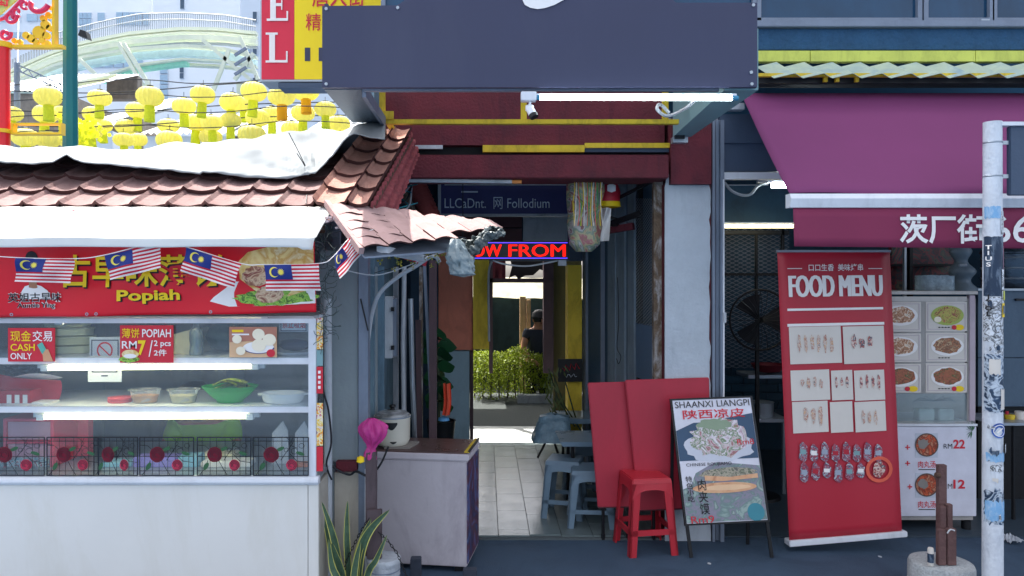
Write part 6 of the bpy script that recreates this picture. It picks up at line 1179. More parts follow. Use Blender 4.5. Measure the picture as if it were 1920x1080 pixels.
food('f_soup', ['#a83a20', '#d0603a', '#7a2818', '#c88a6a', '#8a4a30'], 30)
for y, pr in ((834, '22'), (909, '12')):
    mb = MB(); q.slab(mb, cu_(1716), cv_(y - 22), cu_(1758), cv_(y + 24), .002, .001); mb.build('printed_tile', M['card_grey'], nc_); mb = MB(); q.ell(mb, cu_(1737), cv_(y), 21 / 191, 21 / 168, .003); mb.build('printed_bowl', M['f_soup'], nc_); mb = MB(); q.ring(mb, cu_(1737), cv_(y), 22 / 191, 22 / 168, .1, .0045); mb.build('printed_rim', mat('bowlrim', '#5a4a44', .5, bump=0), nc_); mb = MB(); q.ell(mb, cu_(1730), cv_(y - 2), 10 / 191, 9 / 168, .005, 18, .15); mb.build('printed_meatball', M['grey_board'], nc_)
    text(q, 'RM', cu_(1769), cv_(y - 2), cu_(1785), cv_(y + 7), M['printblack'], nc_, -.004); text(q, pr, cu_(1787), cv_(y - 10), cu_(1809), cv_(y + 7), M['printred'], nc_, .03); text(q, '肉丸汤', cu_(1721), cv_(y + 30), cu_(1754), cv_(y + 43), M['printred'], nc_, .008)
    mb = MB(); q.slab(mb, cu_(1722), cv_(y + 45.5), cu_(1753), cv_(y + 47), .002, .001); mb.build('printed_line', M['printblack'], nc_)
for x, y in ((1701, 838), (1701, 868), (1705, 912)): text(q, '+', cu_(x - 4), cv_(y - 4), cu_(x + 5), cv_(y + 5), M['printred'], nc_, .02)
mb = MB()
for k in range(9): a = 3.3 + k * .28 * (1 if k else 1); a = math.radians(100 + k * 24); l = random.uniform(.06, .1); q.poly(mb, [(cu_(1822), cv_(808)), (cu_(1822) + l * .5 * math.cos(a) + .008, cv_(808) + l * .5 * math.sin(a)), (cu_(1822) + l * math.cos(a), cv_(808) + l * 1.3 * math.sin(a)), (cu_(1822) + l * .5 * math.cos(a) - .008, cv_(808) + l * .6 * math.sin(a))], .003 + k * .0004)
mb.build('printed_bamboo', M['leafg'], nc_)
for x, l in ((1732, 'left'), (1769, 'right')): mb = MB(); c = P(x, 0, 5.3); zt_ = P(0, 796, d_).z; mb.box(c.x - .055, c.x + .055, 5.26, 5.34, zt_ + .001, zt_ + .085); tag(mb.build('container', M['printwhite'], None, bevel=.006), l + ' of the two white containers behind the cart glass', 'container')
mb = MB(); c = P(1752, 752, 5.3)
for k in range(7): a = math.pi * k / 6; mb.tube([c, c + Vector((math.cos(a) * .13, 0, math.sin(a) * .03 + .008)), c + Vector((math.cos(a) * .15, 0, -.01 + math.sin(a) * .02))], .003, 4)
tag(mb.build('wire_rack', M['steel'], None, True), 'fan-shaped wire rack above the white containers in the cart', 'rack')
# things on and behind the cart
mb = MB(); 
mb.grid(lambda u, v: Vector((P(1768, 0, 5.3).x + .13 * abs(math.cos(u * 6.283)) ** .5 * (1 if math.cos(u * 6.283) > 0 else -1) * min(1, 4 * v), 5.4 + .08 * math.sin(u * 6.283), P(0, 546, 5.2).z + .11 * (1 - v ** 3) + .01 * noise.noise(Vector((u * 7, v * 5, 2))))), 30, 8); tag(mb.build('packed_bag', mat('clearbag', '#8ba0ac', .25, var=.4, vs=20, bump=.6), None, True), 'clear plastic bag of packed goods on top of the noodle cart', 'bag')
mat('tube_dim', '#fff0bc', emit=2.2)
# ------------------------------------------------------------ shop interior on the right
si = thing('shop_interior', (2.8, 7.6, 0), 'dim restaurant interior with dark tiled wall and metal mesh behind the carts', 'interior')
mat('int_wall', '#27485f', .6, var=.2, dirt='#10202c', dirt_amt=.5); mat('int_floor', '#3a4854', .5, var=.1); mat('brick_dark', '#26465c', .3, var=.15, island=.3); mat('red_hang', '#6a1a28', .6)
mb = MB(); mb.box(1.55, 5.6, 7.6, 7.7, 0, 2.78); mb.build('back_wall', M['int_wall'], si); mb = MB(); mb.box(1.30, 1.36, 5.32, 8.9, 0, 2.78); mb.build('party_wall', M['int_wall'], si)
mb = MB(); mb.box(1.37, 5.6, 5.05, 7.6, .001, .012); mb.build('floor', M['int_floor'], si)
bm_ = MB(); bm_.box(0, .225, 0, .01, 0, .075); bme = bm_.mesh('brick'); bme.materials.append(M['brick_dark'])
for r in range(12):
    for c_ in range(8):
        o = bpy.data.objects.new('brick', bme); COL.objects.link(o); o.parent = si; o.location = Vector((1.45 + c_ * .235 + (r % 2) * .117, 7.585, .35 + r * .085)) - WL[si]
pb('dark_head', 'int_wall', 1358, 348, 1490, 418, 6.6, .05, si)
mesh_panel(1358, 430, 1480, 690, 6.7, 6.7, .07, .0025, 'grey_steel', si)
for x0, x1, y0, y1 in ((1417, 1421, 440, 640), (1466, 1471, 418, 640), (1358, 1480, 512, 517), (1358, 1480, 432, 440)): pb('mesh_frame', 'black', x0, y0, x1, y1, 6.68, .03, si)
def ltube(x0, y0, x1, y1, d, label, m='tube', h=.02):
    t = thing('strip_light', P((x0 + x1) / 2, y0, d), label, 'lamp'); mb = MB(); a, c = P(x0, y0, d), P(x1, y1, d); mb.box(a.x, c.x, d, d + .03, c.z, a.z); mb.build('diffuser', M[m], t); mb = MB(); mb.box(a.x - .1, c.x, d + .005, d + .05, a.z + .001, a.z + .02); mb.build('housing', M['white_metal'], t)
ltube(1357, 421, 1489, 427, 6.3, 'long thin warm strip light deep inside the right shop', 'tube_dim'); ltube(1449, 342, 1560, 352, 5.4, 'short bright tube behind the left edge of the purple awning', 'tube_cool')
cable([P(1358, 342, 5.2), P(1372, 358, 5.2), P(1392, 366, 5.2), P(1408, 364, 5.2), P(1420, 350, 5.3), P(1440, 342, 5.4)], .01, 'pale_cable', 'white cable drooping beside the short bright tube', 'cable')
cable([P(1357, 347, 5.2), P(1440, 347, 5.35)], .004, 'pale_cable', 'thin rod between the door frame and the short bright tube', 'rod', 'rod')
fnd = thing('standing_fan', (P(1440, 0, 5.9).x, 5.9, 0), 'large dark standing fan inside the right shop doorway', 'fan'); c = P(1425, 600, 5.9)
mb = MB(); mb.tube([c + Vector((math.cos(k * .2618) * .24, 0, math.sin(k * .2618) * .24)) for k in range(25)], .008, 6)
for k in range(24): a = k * .2618; mb.tube([c, c + Vector((math.cos(a) * .12, -.05, math.sin(a) * .12)), c + Vector((math.cos(a) * .24, 0, math.sin(a) * .24))], .0025, 3)
mb.build('cage', M['black'], fnd, True)
for k in range(3): a = k * 2.09; mb = MB(); mb.grid(lambda u, v: c + Vector((math.cos(a + (v - .5) * 1.1) * .2 * u, .02 + .03 * v, math.sin(a + (v - .5) * 1.1) * .2 * u)), 5, 5); mb.build('blade', M['black'], fnd)
mb = MB(); mb.tube([c + Vector((0, .06, 0)), Vector((c.x, 5.96, .05))], .018, 8); mb.lathe((c.x, 5.96, .013), [(.001, .04), (.17, .02), (.18, 0)], 20); mb.build('stand', M['black'], fnd, True)
ct = thing('counter', (P(1440, 0, 6.2).x, 6.2, 0), 'low steel counter holding pots in the dim shop doorway', 'counter'); pb('worktop', 'steel', 1400, 786, 1480, 792, 6.0, .5, ct)
for x in (1404, 1470): mb = MB(); c = P(x, 792, 6.05); mb.tube([c, Vector((c.x, 6.05, .012))], .018, 8); mb.build('leg', M['steel'], ct, True)
mb = MB(); c = P(1428, 786, 6.15); mb.lathe(c, [(.001, .001), (.09, .001), (.095, .14), (.1, .145), (.001, .16)], 24); tag(mb.build('steel_pot', M['steel'], None, True), 'steel pot on the low counter in the doorway', 'pot')
mb = MB(); c = P(1440, 700, 6.3); mb.lathe(c, [(.001, .0), (.1, .02), (.14, .08), (.13, .08)], 20); o = tag(mb.build('red_basin', M['red_hang'], None, True), 'red basin on the shelf beside the menu banner', 'basin'); mb = MB(); mb.box(c.x - .2, c.x + .25, 6.2, 6.5, c.z - .03, c.z - .002); mb.build('shelf', M['steel'], si)
pb_o = pb('switch_box', 'plaster', 1357, 586, 1362, 605, 4.95, .03); tag(pb_o, 'small pale switch box on the steel door channel', 'box')
# kitchen behind valance
kt = thing('kitchen_unit', (P(1880, 0, 5.7).x, 5.7, 0), 'grey steel kitchen counter front right of the stickered pole', 'counter'); mat('kit_grey', '#55697c', .5, .2, var=.06, dirt='#44566a', dirt_amt=.5)
pb('front_panel', 'kit_grey', 1834, 545, 2150, 670, 5.7, .04, kt); pb('front_panel', 'kit_grey', 1834, 671.5, 2150, 762, 5.7, .04, kt); pb('worktop', 'steel', 1834, 541, 2150, 545, 5.66, .6, kt); pb('handle', 'black', 1906, 560, 1960, 564, 5.68, .02, kt); pb('plinth', 'black', 1834, 763, 2150, 1003, 5.9, .3, kt)
sb = thing('steamer_pot', P(1895, 541, 5.9), 'large dark steel stock pot with lid under the purple valance', 'pot'); L = WL[sb]; 
mb = MB(); mb.lathe(L, [(.001, .001), (.19, .001), (.2, .02), (.2, .27), (.21, .275), (.21, .285)], 32); mb.build('pot_body', mat('dark_steel', '#4c5864', .25, .8), sb, True); mb = MB(); mb.lathe(L + Vector((0, 0, .286)), [(.21, 0), (.2, .02), (.1, .06), (.001, .07)], 32); mb.build('lid', M['dark_steel'], sb, True)
for z in (.08, .16, .24): mb = MB(); mb.lathe(L + Vector((0, 0, z)), [(.201, -.006), (.206, 0), (.201, .006)], 32); mb.build('band', M['steel'], sb, True)
dx = thing('duct', P(1800, 545, 5.75), 'pale bulging plastic wrapped duct hanging over the cart', 'duct'); mb = MB(); c = P(1803, 0, 5.75)
def ductf(u, v): a = u * 6.283; r = (.055 + .03 * v + .02 * math.sin(v * 14)) * (1 + .1 * noise.noise(Vector((a, v * 6, 1)))); y = 462 + 83 * v; return P(1800 + 6 * v, y, 5.75) + Vector((r * math.cos(a), r * math.sin(a), 0))
mb.grid(ductf, 24, 20); mb.build('duct_wrap', mat('wrap_grey', '#74838e', .4, trans=.1), dx, True); mb = MB(); mb.tube([P(1798, 498, 5.66), P(1812, 497, 5.66)], .012, 6); mb.build('tie', M['steel'], dx)
rk = thing('shelf_rack', (P(1720, 0, 6.6).x, 6.6, 0), 'dark rack packed with small red and brown goods under the valance', 'rack'); food('f_goods', ['#1c2a36', '#5c1c28', '#22323e', '#8c2a34', '#3a4a48', '#6a5a44', '#1c2a36'], 12)
pb('packed_goods', 'f_goods', 1672, 440, 1790, 545, 6.6, .05, rk); pb('upright', 'steel', 1696, 440, 1700, 700, 6.4, .03, rk); pb('upright', 'black', 1706, 440, 1712, 700, 6.42, .05, rk); pb('shelf', 'black', 1672, 495, 1790, 499, 6.5, .1, rk)
st_ = thing('side_table', (P(1900, 0, 5.4).x, 5.4, 0), 'dark side table with small pots right of the pole', 'table'); pb('tabletop', 'steel', 1868, 793, 2000, 798, 5.3, .4, st_)
for x in (1900, 1990): mb = MB(); c = P(x, 798, 5.4); mb.tube([c, Vector((c.x, 5.4, .01))], .014, 6); mb.build('leg', M['black'], st_, True)
for x, w, h, m, l in ((1893, 9, 16, 'yellow', 'small yellow pot on the side table'), (1912, 9, 22, 'picture_cream', 'white carton on the side table'), (1888, 3, 22, 'case_red', 'red pepper grinder on the side table')):
    mb = MB(); c = P(x, 793, 5.45); r = w / F * 5.45; mb.lathe(c, [(.001, .001), (r * .8, .001), (r, h / F * 5.45 * .9), (r * .9, h / F * 5.45), (.001, h / F * 5.45)], 14); tag(mb.build('jar', M[m], None, True), l, 'jar')
PD = 3.88
# ------------------------------------------------------------ stickered pole with box
pl = thing('stickered_pole', (P(1861, 0, PD).x, PD, 0), 'white round pole covered with stickers and peeling paper at the right', 'pole'); PR = 16.5 / F * PD; PX = P(1861, 0, PD).x
mat('pole_white', '#d8dee6', .6, var=.1, vs=8, dirt='#8f99a8', dirt_amt=.5, ds=9, bump=.25, bs=50)
mb = MB(); mb.lathe((PX, PD, 0), [(.001, .001), (PR * 1.06, .001), (PR * 1.04, .6), (PR, 1.2), (PR * .94, P(0, 229, PD).z), (.001, P(0, 228, PD).z)], 32); mb.build('shaft', M['pole_white'], pl, True)
for y in (268, 331): mb = MB(); z = P(0, y, PD).z; mb.lathe((PX, PD, z), [(PR * .95, -.005), (PR * 1.0, 0), (PR * .95, .005)], 28); mb.beam((PX + PR * .9, PD, z), (PX + PR * .9 + .12, PD, z), .02, .02); mb.build('clamp', M['steel'], pl, True)
random.seed(31); mat('navy_sticker', '#22364e', .5, var=.2, dirt='#8fa0b2', dirt_amt=.8, ds=12); mat('lightblue', '#7fb2dc', .5, dirt='#d8e4ee', dirt_amt=.6, ds=20); food('f_graf', ['#dfe4ea', '#dfe4ea', '#22262e', '#dfe4ea', '#a8b2c0', '#dfe4ea'], 40); food('f_graf2', ['#22364e', '#22364e', '#c8d4e0', '#2f4a6a', '#22364e'], 30)
def wrap(y0, y1, a0, a1, m, jag=.0, k=1.0, body=None):
    """sticker bent round the pole; angles measured from the camera side, negative = left"""
    def f(u, v):
        a = a0 + (a1 - a0) * u; z = P(0, y0 + (y1 - y0) * v, PD).z; r = PR * (1.0 + .05 * (1 - min(1, z / 1.2)) if z < 1.2 else 1 - .06 * (z - 1.2) / 1.45) + .0016 * k
        if v in (0, 1): z += jag * noise.noise(Vector((a * 5, y0, v)))
        if u in (0, 1): a += jag * 6 * noise.noise(Vector((z * 30, u, y0)))
        return Vector((PX + r * math.sin(a), PD - r * math.cos(a), z))
    mb = MB(); mb.grid(f, 14, 18); return mb.build('sticker', M[m], pl, True)
class WB:
    def __init__(s, y0, y1, a0, a1, k): s.q = (y0, y1, a0, a1, k)
    def pt(s, u, v, off=0):
        y0, y1, a0, a1, k = s.q; a = a0 + (a1 - a0) * u; z = P(0, y0 + (y1 - y0) * v, PD).z; r = PR * (1.0 + .05 * (1 - min(1, z / 1.2)) if z < 1.2 else 1 - .06 * (z - 1.2) / 1.45) + .0016 * k + .0012; return Vector((PX + r * math.sin(a), PD - r * math.cos(a), z))
wrap(388, 410, -1.5, .3, 'lightblue', .01); wrap(444, 555, -1.6, 1.6, 'navy_sticker', .006); wrap(398, 440, .3, 1.4, 'f_graf', .01, 2); wrap(462, 505, .7, 1.5, 'pink_pale', .01, 2); wrap(505, 580, .35, 1.5, 'f_graf', .006, 3)
wrap(556, 640, -1.6, 1.2, 'f_graf', .02, 1); wrap(568, 594, .35, 1.3, 'printyellow', .004, 4); wrap(545, 562, .5, 1.2, 'lime', .004, 5); wrap(640, 662, -.5, 1.3, 'f_graf', .01, 1); wrap(663, 770, -1.5, .9, 'f_graf2', .02, 1); wrap(672, 700, -.9, .2, 'picture_cream', .01, 2); wrap(728, 765, .2, 1.2, 'picture_cream', .01, 3)
wrap(846, 862, -1.2, .9, 'lightblue', .02, 2); wrap(868, 880, -.8, 1.0, 'f_graf', .02, 1); wrap(918, 978, -1.5, 1.5, 'f_graf2', .03, 1); wrap(935, 972, -1.3, .9, 'lightblue', .02, 2)
for i in range(16):
    y = random.uniform(560, 980); a = random.uniform(-1.3, 1); wrap(y, y + random.uniform(4, 14), a, a + random.uniform(.15, .6), random.choice(['f_graf', 'navy_sticker', 'picture_cream', 'f_graf2']), .02, 4 + i * .3)
w = WB(460, 500, -1.3, -.2, 2); text(w, 'T\nI\nU\nS', 0, 0, .6, 1, M['printwhite'], pl, .03); w = WB(552, 592, -1.3, -.3, 3); text(w, 'J\nT\nO\nL', 0, 0, .7, 1, M['printblack'], pl, .04)
class WC(WB):
    pass
w = WB(790, 818, -.7, .8, 3); mb = MB(); mb.poly([w.pt(.5 + .5 * math.cos(k * .3), .5 + .5 * math.sin(k * .3)) for k in range(21)]); mb.build('round_sticker', mat('badge_blue', '#3a62b0', .5, bump=0), pl)
w = WB(790, 818, -.7, .8, 4); mb = MB()
for k in range(20): a, c = k * .314, (k + 1) * .314; mb.quad(w.pt(.5 + .4 * math.cos(a), .5 + .4 * math.sin(a)), w.pt(.5 + .4 * math.cos(c), .5 + .4 * math.sin(c)), w.pt(.5 + .35 * math.cos(c), .5 + .35 * math.sin(c)), w.pt(.5 + .35 * math.cos(a), .5 + .35 * math.sin(a)))
mb.quad(w.pt(.3, .6), w.pt(.36, .68), w.pt(.72, .38), w.pt(.66, .3)); mb.build('round_mark', M['printwhite'], pl)
sbx = thing('signal_box', P(1905, 366, 3.85), 'dark blue box mounted beside the top of the stickered pole', 'box'); pb('box_body', 'slate', 1894, 236, 1990, 366, 3.86, .03, sbx, .004); pb('top_cap', 'white_metal', 1879, 228, 1990, 235, 3.84, .06, sbx)
# bollard drum with planks
bd_ = thing('concrete_drum', (P(1775, 0, 4.15).x, 4.2, 0), 'round speckled concrete drum at the foot of the planks', 'drum'); c = WL[bd_]; r = 56 / F * 4.15
mat('speckle', '#b3b8ba', .9, var=.35, vs=90, dirt='#7e868c', dirt_amt=.5, bump=.6, bs=90)
zt_ = P(0, 1052, 4.2).z; mb = MB(); mb.lathe(c, [(.001, .001), (r * 1.02, .001), (r, zt_ - .02), (r * .96, zt_ - .004), (r * .9, zt_), (.001, zt_ + .004)], 40); mb.build('drum', M['speckle'], bd_, True)
mat('plank', '#6e5250', .8, var=.3, vs=6, dirt='#43302f', dirt_amt=.6, ds=6, bump=.5)
for i, (x0, x1, yt, d2, l) in enumerate(((1760, 1775, 994, 4.12, 'shortest front left plank on the concrete drum'), (1777, 1794, 992, 4.12, 'front right plank on the concrete drum'), (1763, 1775, 950, 4.16, 'middle left plank on the concrete drum'), (1777, 1787, 946, 4.16, 'middle right plank on the concrete drum'), (1760, 1776, 872, 4.2, 'tallest plank with a worn knob near its top'))):
    a, c2 = P(x0, yt, d2), P(x1, yt, d2); mb = MB(); mb.box(a.x, c2.x, d2, d2 + .03, zt_ + .005, a.z); tag(mb.build('plank', M['plank'], None, bevel=.003), l, 'plank', 'planks standing on the concrete drum')
mb = MB(); mb.tube([P(1754, 890, 4.19), P(1762, 892, 4.19)], .014, 8); tag(mb.build('knob', M['timber'], None, True), 'round worn wooden knob on the tallest plank', 'knob')
cn = thing('drink_can', P(1745, 1050, 4.12), 'small blue and white drink can on the concrete drum left of the planks', 'can'); c = WL[cn]; mb = MB(); mb.lathe(Vector((c.x, c.y, zt_ + .004)), [(.001, 0), (.014, .001), (.016, .008), (.016, .09), (.013, .1), (.001, .1)], 16); mb.build('can_body', M['picture_cream'], cn, True); mb = MB(); mb.lathe(Vector((c.x, c.y, zt_ + .004)), [(.0165, .02), (.0165, .07)], 16); mb.build('can_label', M['navy_sticker'], cn, True)
cable([P(1776, 1000, 4.1), P(1782, 993, 4.1), P(1790, 995, 4.1)], .004, 'pale_cable', 'bit of pale string tied round the planks', 'string', 'string')
mb = MB(); mb.grid(lambda u, v: Vector((P(1895, 0, 4.9).x + .09 * u, 4.9 + .12 * v, .012 + .03 * abs(noise.noise(Vector((u * 4, v * 4, 7)))) + .02 * math.sin(u * 5) ** 2)), 8, 8); tag(mb.build('crumpled_paper', M['plaster']), 'crumpled grey paper lying on the road behind the pole', 'litter')
for i, (x, y) in enumerate(((1650, 1045), (1330, 1058))):
    d2 = gd(y); c = P(x, y, d2); c.z = .005; mb = MB(); mb.poly([c + Vector((math.cos(k) * .012, math.sin(k) * .018, 0)) for k in range(6)]); tag(mb.build('litter_scrap', M['plaster']), 'tiny pale scrap on the road ' + ('below the menu banner', 'below the poster sign', 'below the red boards', 'nearest the right of the doorway', 'nearest the freezer')[i], 'litter', 'paper scraps on the road')
# ------------------------------------------------------------ lanterns
random.seed(17)
mat('lan_yellow', '#ece58a', .7, var=.05, bump=0, trans=.45); mat('lan_tassel', '#dbe03a', .8, var=.15, vs=30, bump=.1, trans=.35); mat('lan_orange', '#e8b21e', .8, var=.1, trans=.35); mat('lan_cap', '#3a3a3a', .6)
def lantern_proto(tm):
    t = thing('lantern', (0, 0, 0), 'x', 'lantern', 'yellow lanterns strung behind the stall'); r = .17
    mb = MB(); prof = [(.035, .115)] + [(r * math.cos(a) ** .8, .115 * math.sin(a)) for a in [1.2 - k * .2 for k in range(13)]] + [(.04, -.11)]
    n = 36; base = 0
    for rr_, z in prof:
        for j in range(n): a = 2 * math.pi * j / n; k = 1 - .07 * (j % 2); mb.v.append(Vector((rr_ * k * math.cos(a), rr_ * k * math.sin(a), z)))
    for k in range(len(prof) - 1):
        for j in range(n): q = (j + 1) % n; mb.f.append((k * n + j, k * n + q, (k + 1) * n + q, (k + 1) * n + j)); mb.m.append(0)
    mb.build('globe', M['lan_yellow'], t)
    mb = MB(); mb.lathe((0, 0, 0), [(.04, .112), (.042, .13), (.02, .135), (.001, .14)], 14); mb.tube([Vector((0, 0, .14)), Vector((0, 0, .2))], .004, 4); mb.build('cap', M['lan_cap'], t)
    mb = MB(); mb.lathe((0, 0, 0), [(.05, -.1), (.062, -.12), (.062, -.15), (.066, -.3), (.001, -.3)], 28); mb.build('tassel', M[tm], t)
    return t
PY, PO = lantern_proto('lan_tassel'), lantern_proto('lan_orange')
LN = [(90, 181, 52), (187, 184, 48), (281, 181, 52), (380, 178, 50), (476, 172, 48), (528, 181, 50), (573, 172, 46), (610, 205, 46), (634, 233, 42), (85, 214, 44), (118, 213, 40), (175, 214, 42), (258, 207, 40), (345, 199, 46), (316, 236, 42), (368, 230, 44), (237, 238, 40), (232, 262, 42), (317, 263, 44), (435, 192, 44), (456, 196, 40), (432, 226, 44), (483, 221, 46), (472, 252, 50), (397, 231, 46), (395, 257, 44), (547, 243, 42), (568, 212, 44), (510, 215, 40), (22, 214, 40), (48, 258, 46), (90, 262, 44), (170, 244, 44), (192, 236, 40), (130, 262, 40), (258, 262, 38)]
words = ['one', 'two', 'three', 'four', 'five', 'six', 'seven', 'eight', 'nine']
rows = {}
for i, (x, y, w) in enumerate(LN):
    d = min(13, .34 * F / w); row = 'top' if y < 190 else 'second' if y < 222 else 'third' if y < 246 else 'lowest'
    side = 'left of the green pole' if x < 120 else 'just right of the green pole' if x < 215 else 'in the middle left of the strings' if x < 330 else 'in the middle of the strings' if x < 450 else 'left below the hotel sign' if x < 520 else 'under the hotel sign' if x < 590 else 'beside the navy sign box'
    key = (row, side); rows.setdefault(key, []).append(i)
    src = PO if i in (5, 6, 25, 31) else PY
    o = src if (src is PY and i == 0) or (src is PO and i == 5) else copy_tree(src)
    o.location = P(x, y, d); o.rotation_euler = (random.uniform(-.08, .08), random.uniform(-.08, .08), random.uniform(0, 3)); k_ = random.uniform(.9, 1.1); o.scale = (k_, k_, k_ * random.uniform(.9, 1.1)); o['_k'] = '%s|%s' % key
    LN[i] = (x, y, w, d, o)
for (row, side), ids in rows.items():
    ids = sorted(ids, key=lambda i: LN[i][0])
    for n_, i in enumerate(ids):
        o = LN[i][4]; pos = '' if len(ids) == 1 else (' on the left', ' on the right')[n_] if len(ids) == 2 else (', leftmost', ', middle', ', rightmost')[n_] if len(ids) == 3 else ', %s from the left' % ('first', 'second', 'third', 'fourth', 'fifth', 'sixth')[n_]
        o['label'] = '%s lantern in the %s row %s%s' % ('orange tasselled' if i in (5, 6, 25, 31) else 'yellow', row, side, pos); del o['_k']
for k, (y0, y1, l) in enumerate(((155, 150, 'highest'), (185, 172, 'second highest'), (215, 200, 'third highest'), (244, 228, 'lowest'))):
    cable([P(-60, y0 + 14, 9.2)] + [P(x, y0 + (y1 - y0) * x / 700 + 5 * math.sin(x / 50), 9.2) for x in range(40, 700, 80)], .006, 'cable', l + ' cable of the lantern strings over the street', 'cable', 'lantern_cable', group='cables of the lantern strings')
# ------------------------------------------------------------ green pole, gate
mat('pole_green', '#0f6a70', .45, var=.06, bump=.05); gp = thing('green_pole', (P(132, 0, 6.2).x, 6.2, 0), 'thick teal green steel pole behind the stall roof', 'pole'); c = WL[gp]
mb = MB(); a0_ = 14 / F * 6.2; mb.lathe(c, [(.001, .03), (a0_, .03), (a0_, 1.5), (a0_ * .98, 3), (a0_ * .84, 4.6), (.001, 4.6)], 8); mb.build('shaft', M['pole_green'], gp); mb = MB(); mb.lathe(c, [(.001, .001), (.14, .001), (.14, .03), (.001, .03)], 20); mb.build('base_plate', M['pole_green'], gp)
gt = thing('ornate_gate', (P(9, 0, 6.0).x, 6.0, 0), 'ornate festive gate with red column and yellow scrollwork corner at the left edge', 'gate'); mat('gate_red', '#e0202c', .3, bump=0); mat('gate_yellow', '#f0c022', .45, bump=0); mat('gate_pink', '#d8305a', .4, bump=0); mat('gate_green', '#c9d878', .6, bump=0)
mb = MB(); c = Vector((P(6, 0, 6).x, 6.0, 0)); r = 12 / F * 6; mb.lathe(c, [(.001, .001), (r, .001), (r, P(0, 88, 6).z), (.001, P(0, 88, 6).z)], 20); mb.build('column', M['gate_red'], gt, True)
for y0, y1 in ((80, 90), (243, 250)): mb = MB(); mb.lathe(Vector((c.x, 6.0, P(0, y1, 6).z)), [(.001, 0), (r * 1.25, 0), (r * 1.25, (y1 - y0) / F * 6), (.001, (y1 - y0) / F * 6)], 20); mb.build('collar', M['gate_yellow'], gt, True)
def gb(x0, y0, x1, y1, m='gate_yellow', nm='frame_bar', th=.06, d=6.0): pb(nm, m, x0, y0, x1, y1, d, th, gt)
gb(97, -60, 102, 83); gb(20, 83, 116, 89); gb(-80, 83, -8, 89); gb(20, 230, 115, 233); gb(20, 248, 115, 252); gb(20, 233, 24, 248); gb(111, 233, 115, 248)
for x, y, r_ in ((72, 60, 12), (58, 72, 8), (48, 66, 7), (84, 46, 9), (80, 34, 6), (90, 28, 6), (66, 78, 6), (86, 66, 7), (92, 52, 6), (36, 78, 5), (26, 76, 5), (88, 80, 5), (78, 76, 6), (93, 14, 4)):
    mb = MB(); c = P(x, y, 6.02); k = r_ / F * 6; mb.tube([c, c + Vector((0, .025, 0))], k, 12); mb.build('cloud_knob', M['gate_yellow'], gt, True)
def spiral(cx, cy, r0, a0, turns, w):
    pts = [P(cx + r0 * (1 - .75 * t) * math.cos(a0 + t * turns), cy + r0 * (1 - .75 * t) * math.sin(a0 + t * turns), 5.98) for t in [k / 22 for k in range(23)]]; mb = MB(); mb.tube(pts, w / F * 6, 8); mb.build('scroll', M['gate_pink'], gt, True)
spiral(66, 4, 25, .2, 3.0, 5); spiral(20, 32, 12, 0, 7, 3.4); spiral(10, 64, 11, -.3, 7, 3.6); spiral(32, 22, 9, 1, 6, 3); spiral(46, 8, 9, 1, 6, 3)
mb = MB(); mb.tube([P(-10, 40, 5.99), P(8, 34, 5.98), P(24, 18, 5.98), P(44, -4, 5.98)], .014, 8); mb.build('scroll', M['gate_pink'], gt, True)
mb = MB(); mb.ppoly([(-60, -60), (60, -60), (34, -4), (0, 26), (-60, 50)], 6.03, .02); mb.build('medallion', M['gate_green'], gt)
gq = RB(-20, -8, 20, 16, 6.02); text(gq, '街', .2, 0, .95, .85, M['gate_red'], gt, .03)
mat('fl_y', '#dfe02a', .6, var=.2, trans=.3); mb = MB()
for i in range(260):
    c = P(random.gauss(150, 16), random.gauss(250, 13), 6.6 + random.uniform(-.2, .2)); a = random.uniform(0, 6.28); k = random.uniform(.012, .03); t1 = Vector((math.cos(a), random.uniform(-.5, .5), math.sin(a))) * k; t2 = Vector((-math.sin(a), .3, math.cos(a))) * k; mb.quad(c - t1, c + t2, c + t1, c - t2)
tag(mb.build('flower_ornament', M['fl_y']), 'spiky yellow green flower ornament at the foot of the green pole', 'ornament', kind='stuff')
# ------------------------------------------------------------ curved street roof and railings
mat('roof_cream', '#dfe4cf', .6, var=.06, dirt='#b8bfae', dirt_amt=.4, ds=.6, bump=0); mat('roof_mint', '#b4f0dc', .4, bump=0, trans=.3); mat('rail_grey', '#9aa0a8', .6, bump=0); mat('roof_glass', '#c8dce0', .3, bump=0, trans=.4)
ar = thing('arched_street_roof', P(300, 200, 30), 'long cream arched steel street roof with railing in the bright background', 'roof')
DA = 30.0
C1 = [(-40, 160), (30, 124), (90, 97), (146, 78), (240, 59), (337, 50), (410, 51), (472, 58)]; 
def c_at(L, x): return itp(L, x)
def strip(L, dy, h, m, nm, d=DA, th=.3, x0=-40, x1=480, n=26):
    mb = MB()
    for k in range(n):
        xa, xb = x0 + (x1 - x0) * k / n, x0 + (x1 - x0) * (k + 1) / n; ya, yb = c_at(L, xa) + dy, c_at(L, xb) + dy
        mb.hexa([P(xa, ya + h, d), P(xb, yb + h, d), P(xb, yb, d), P(xa, ya, d)], [v + Vector((0, th, 0)) for v in (P(xa, ya + h, d), P(xb, yb + h, d), P(xb, yb, d), P(xa, ya, d))])
    return mb.build(nm, M[m], ar)
C2 = [(-40, 185), (30, 150), (100, 120), (160, 103), (250, 88), (340, 82), (420, 88), (480, 104)]; C3 = [(-40, 200), (60, 170), (130, 165), (190, 146), (262, 124), (340, 114), (420, 118), (480, 128)]
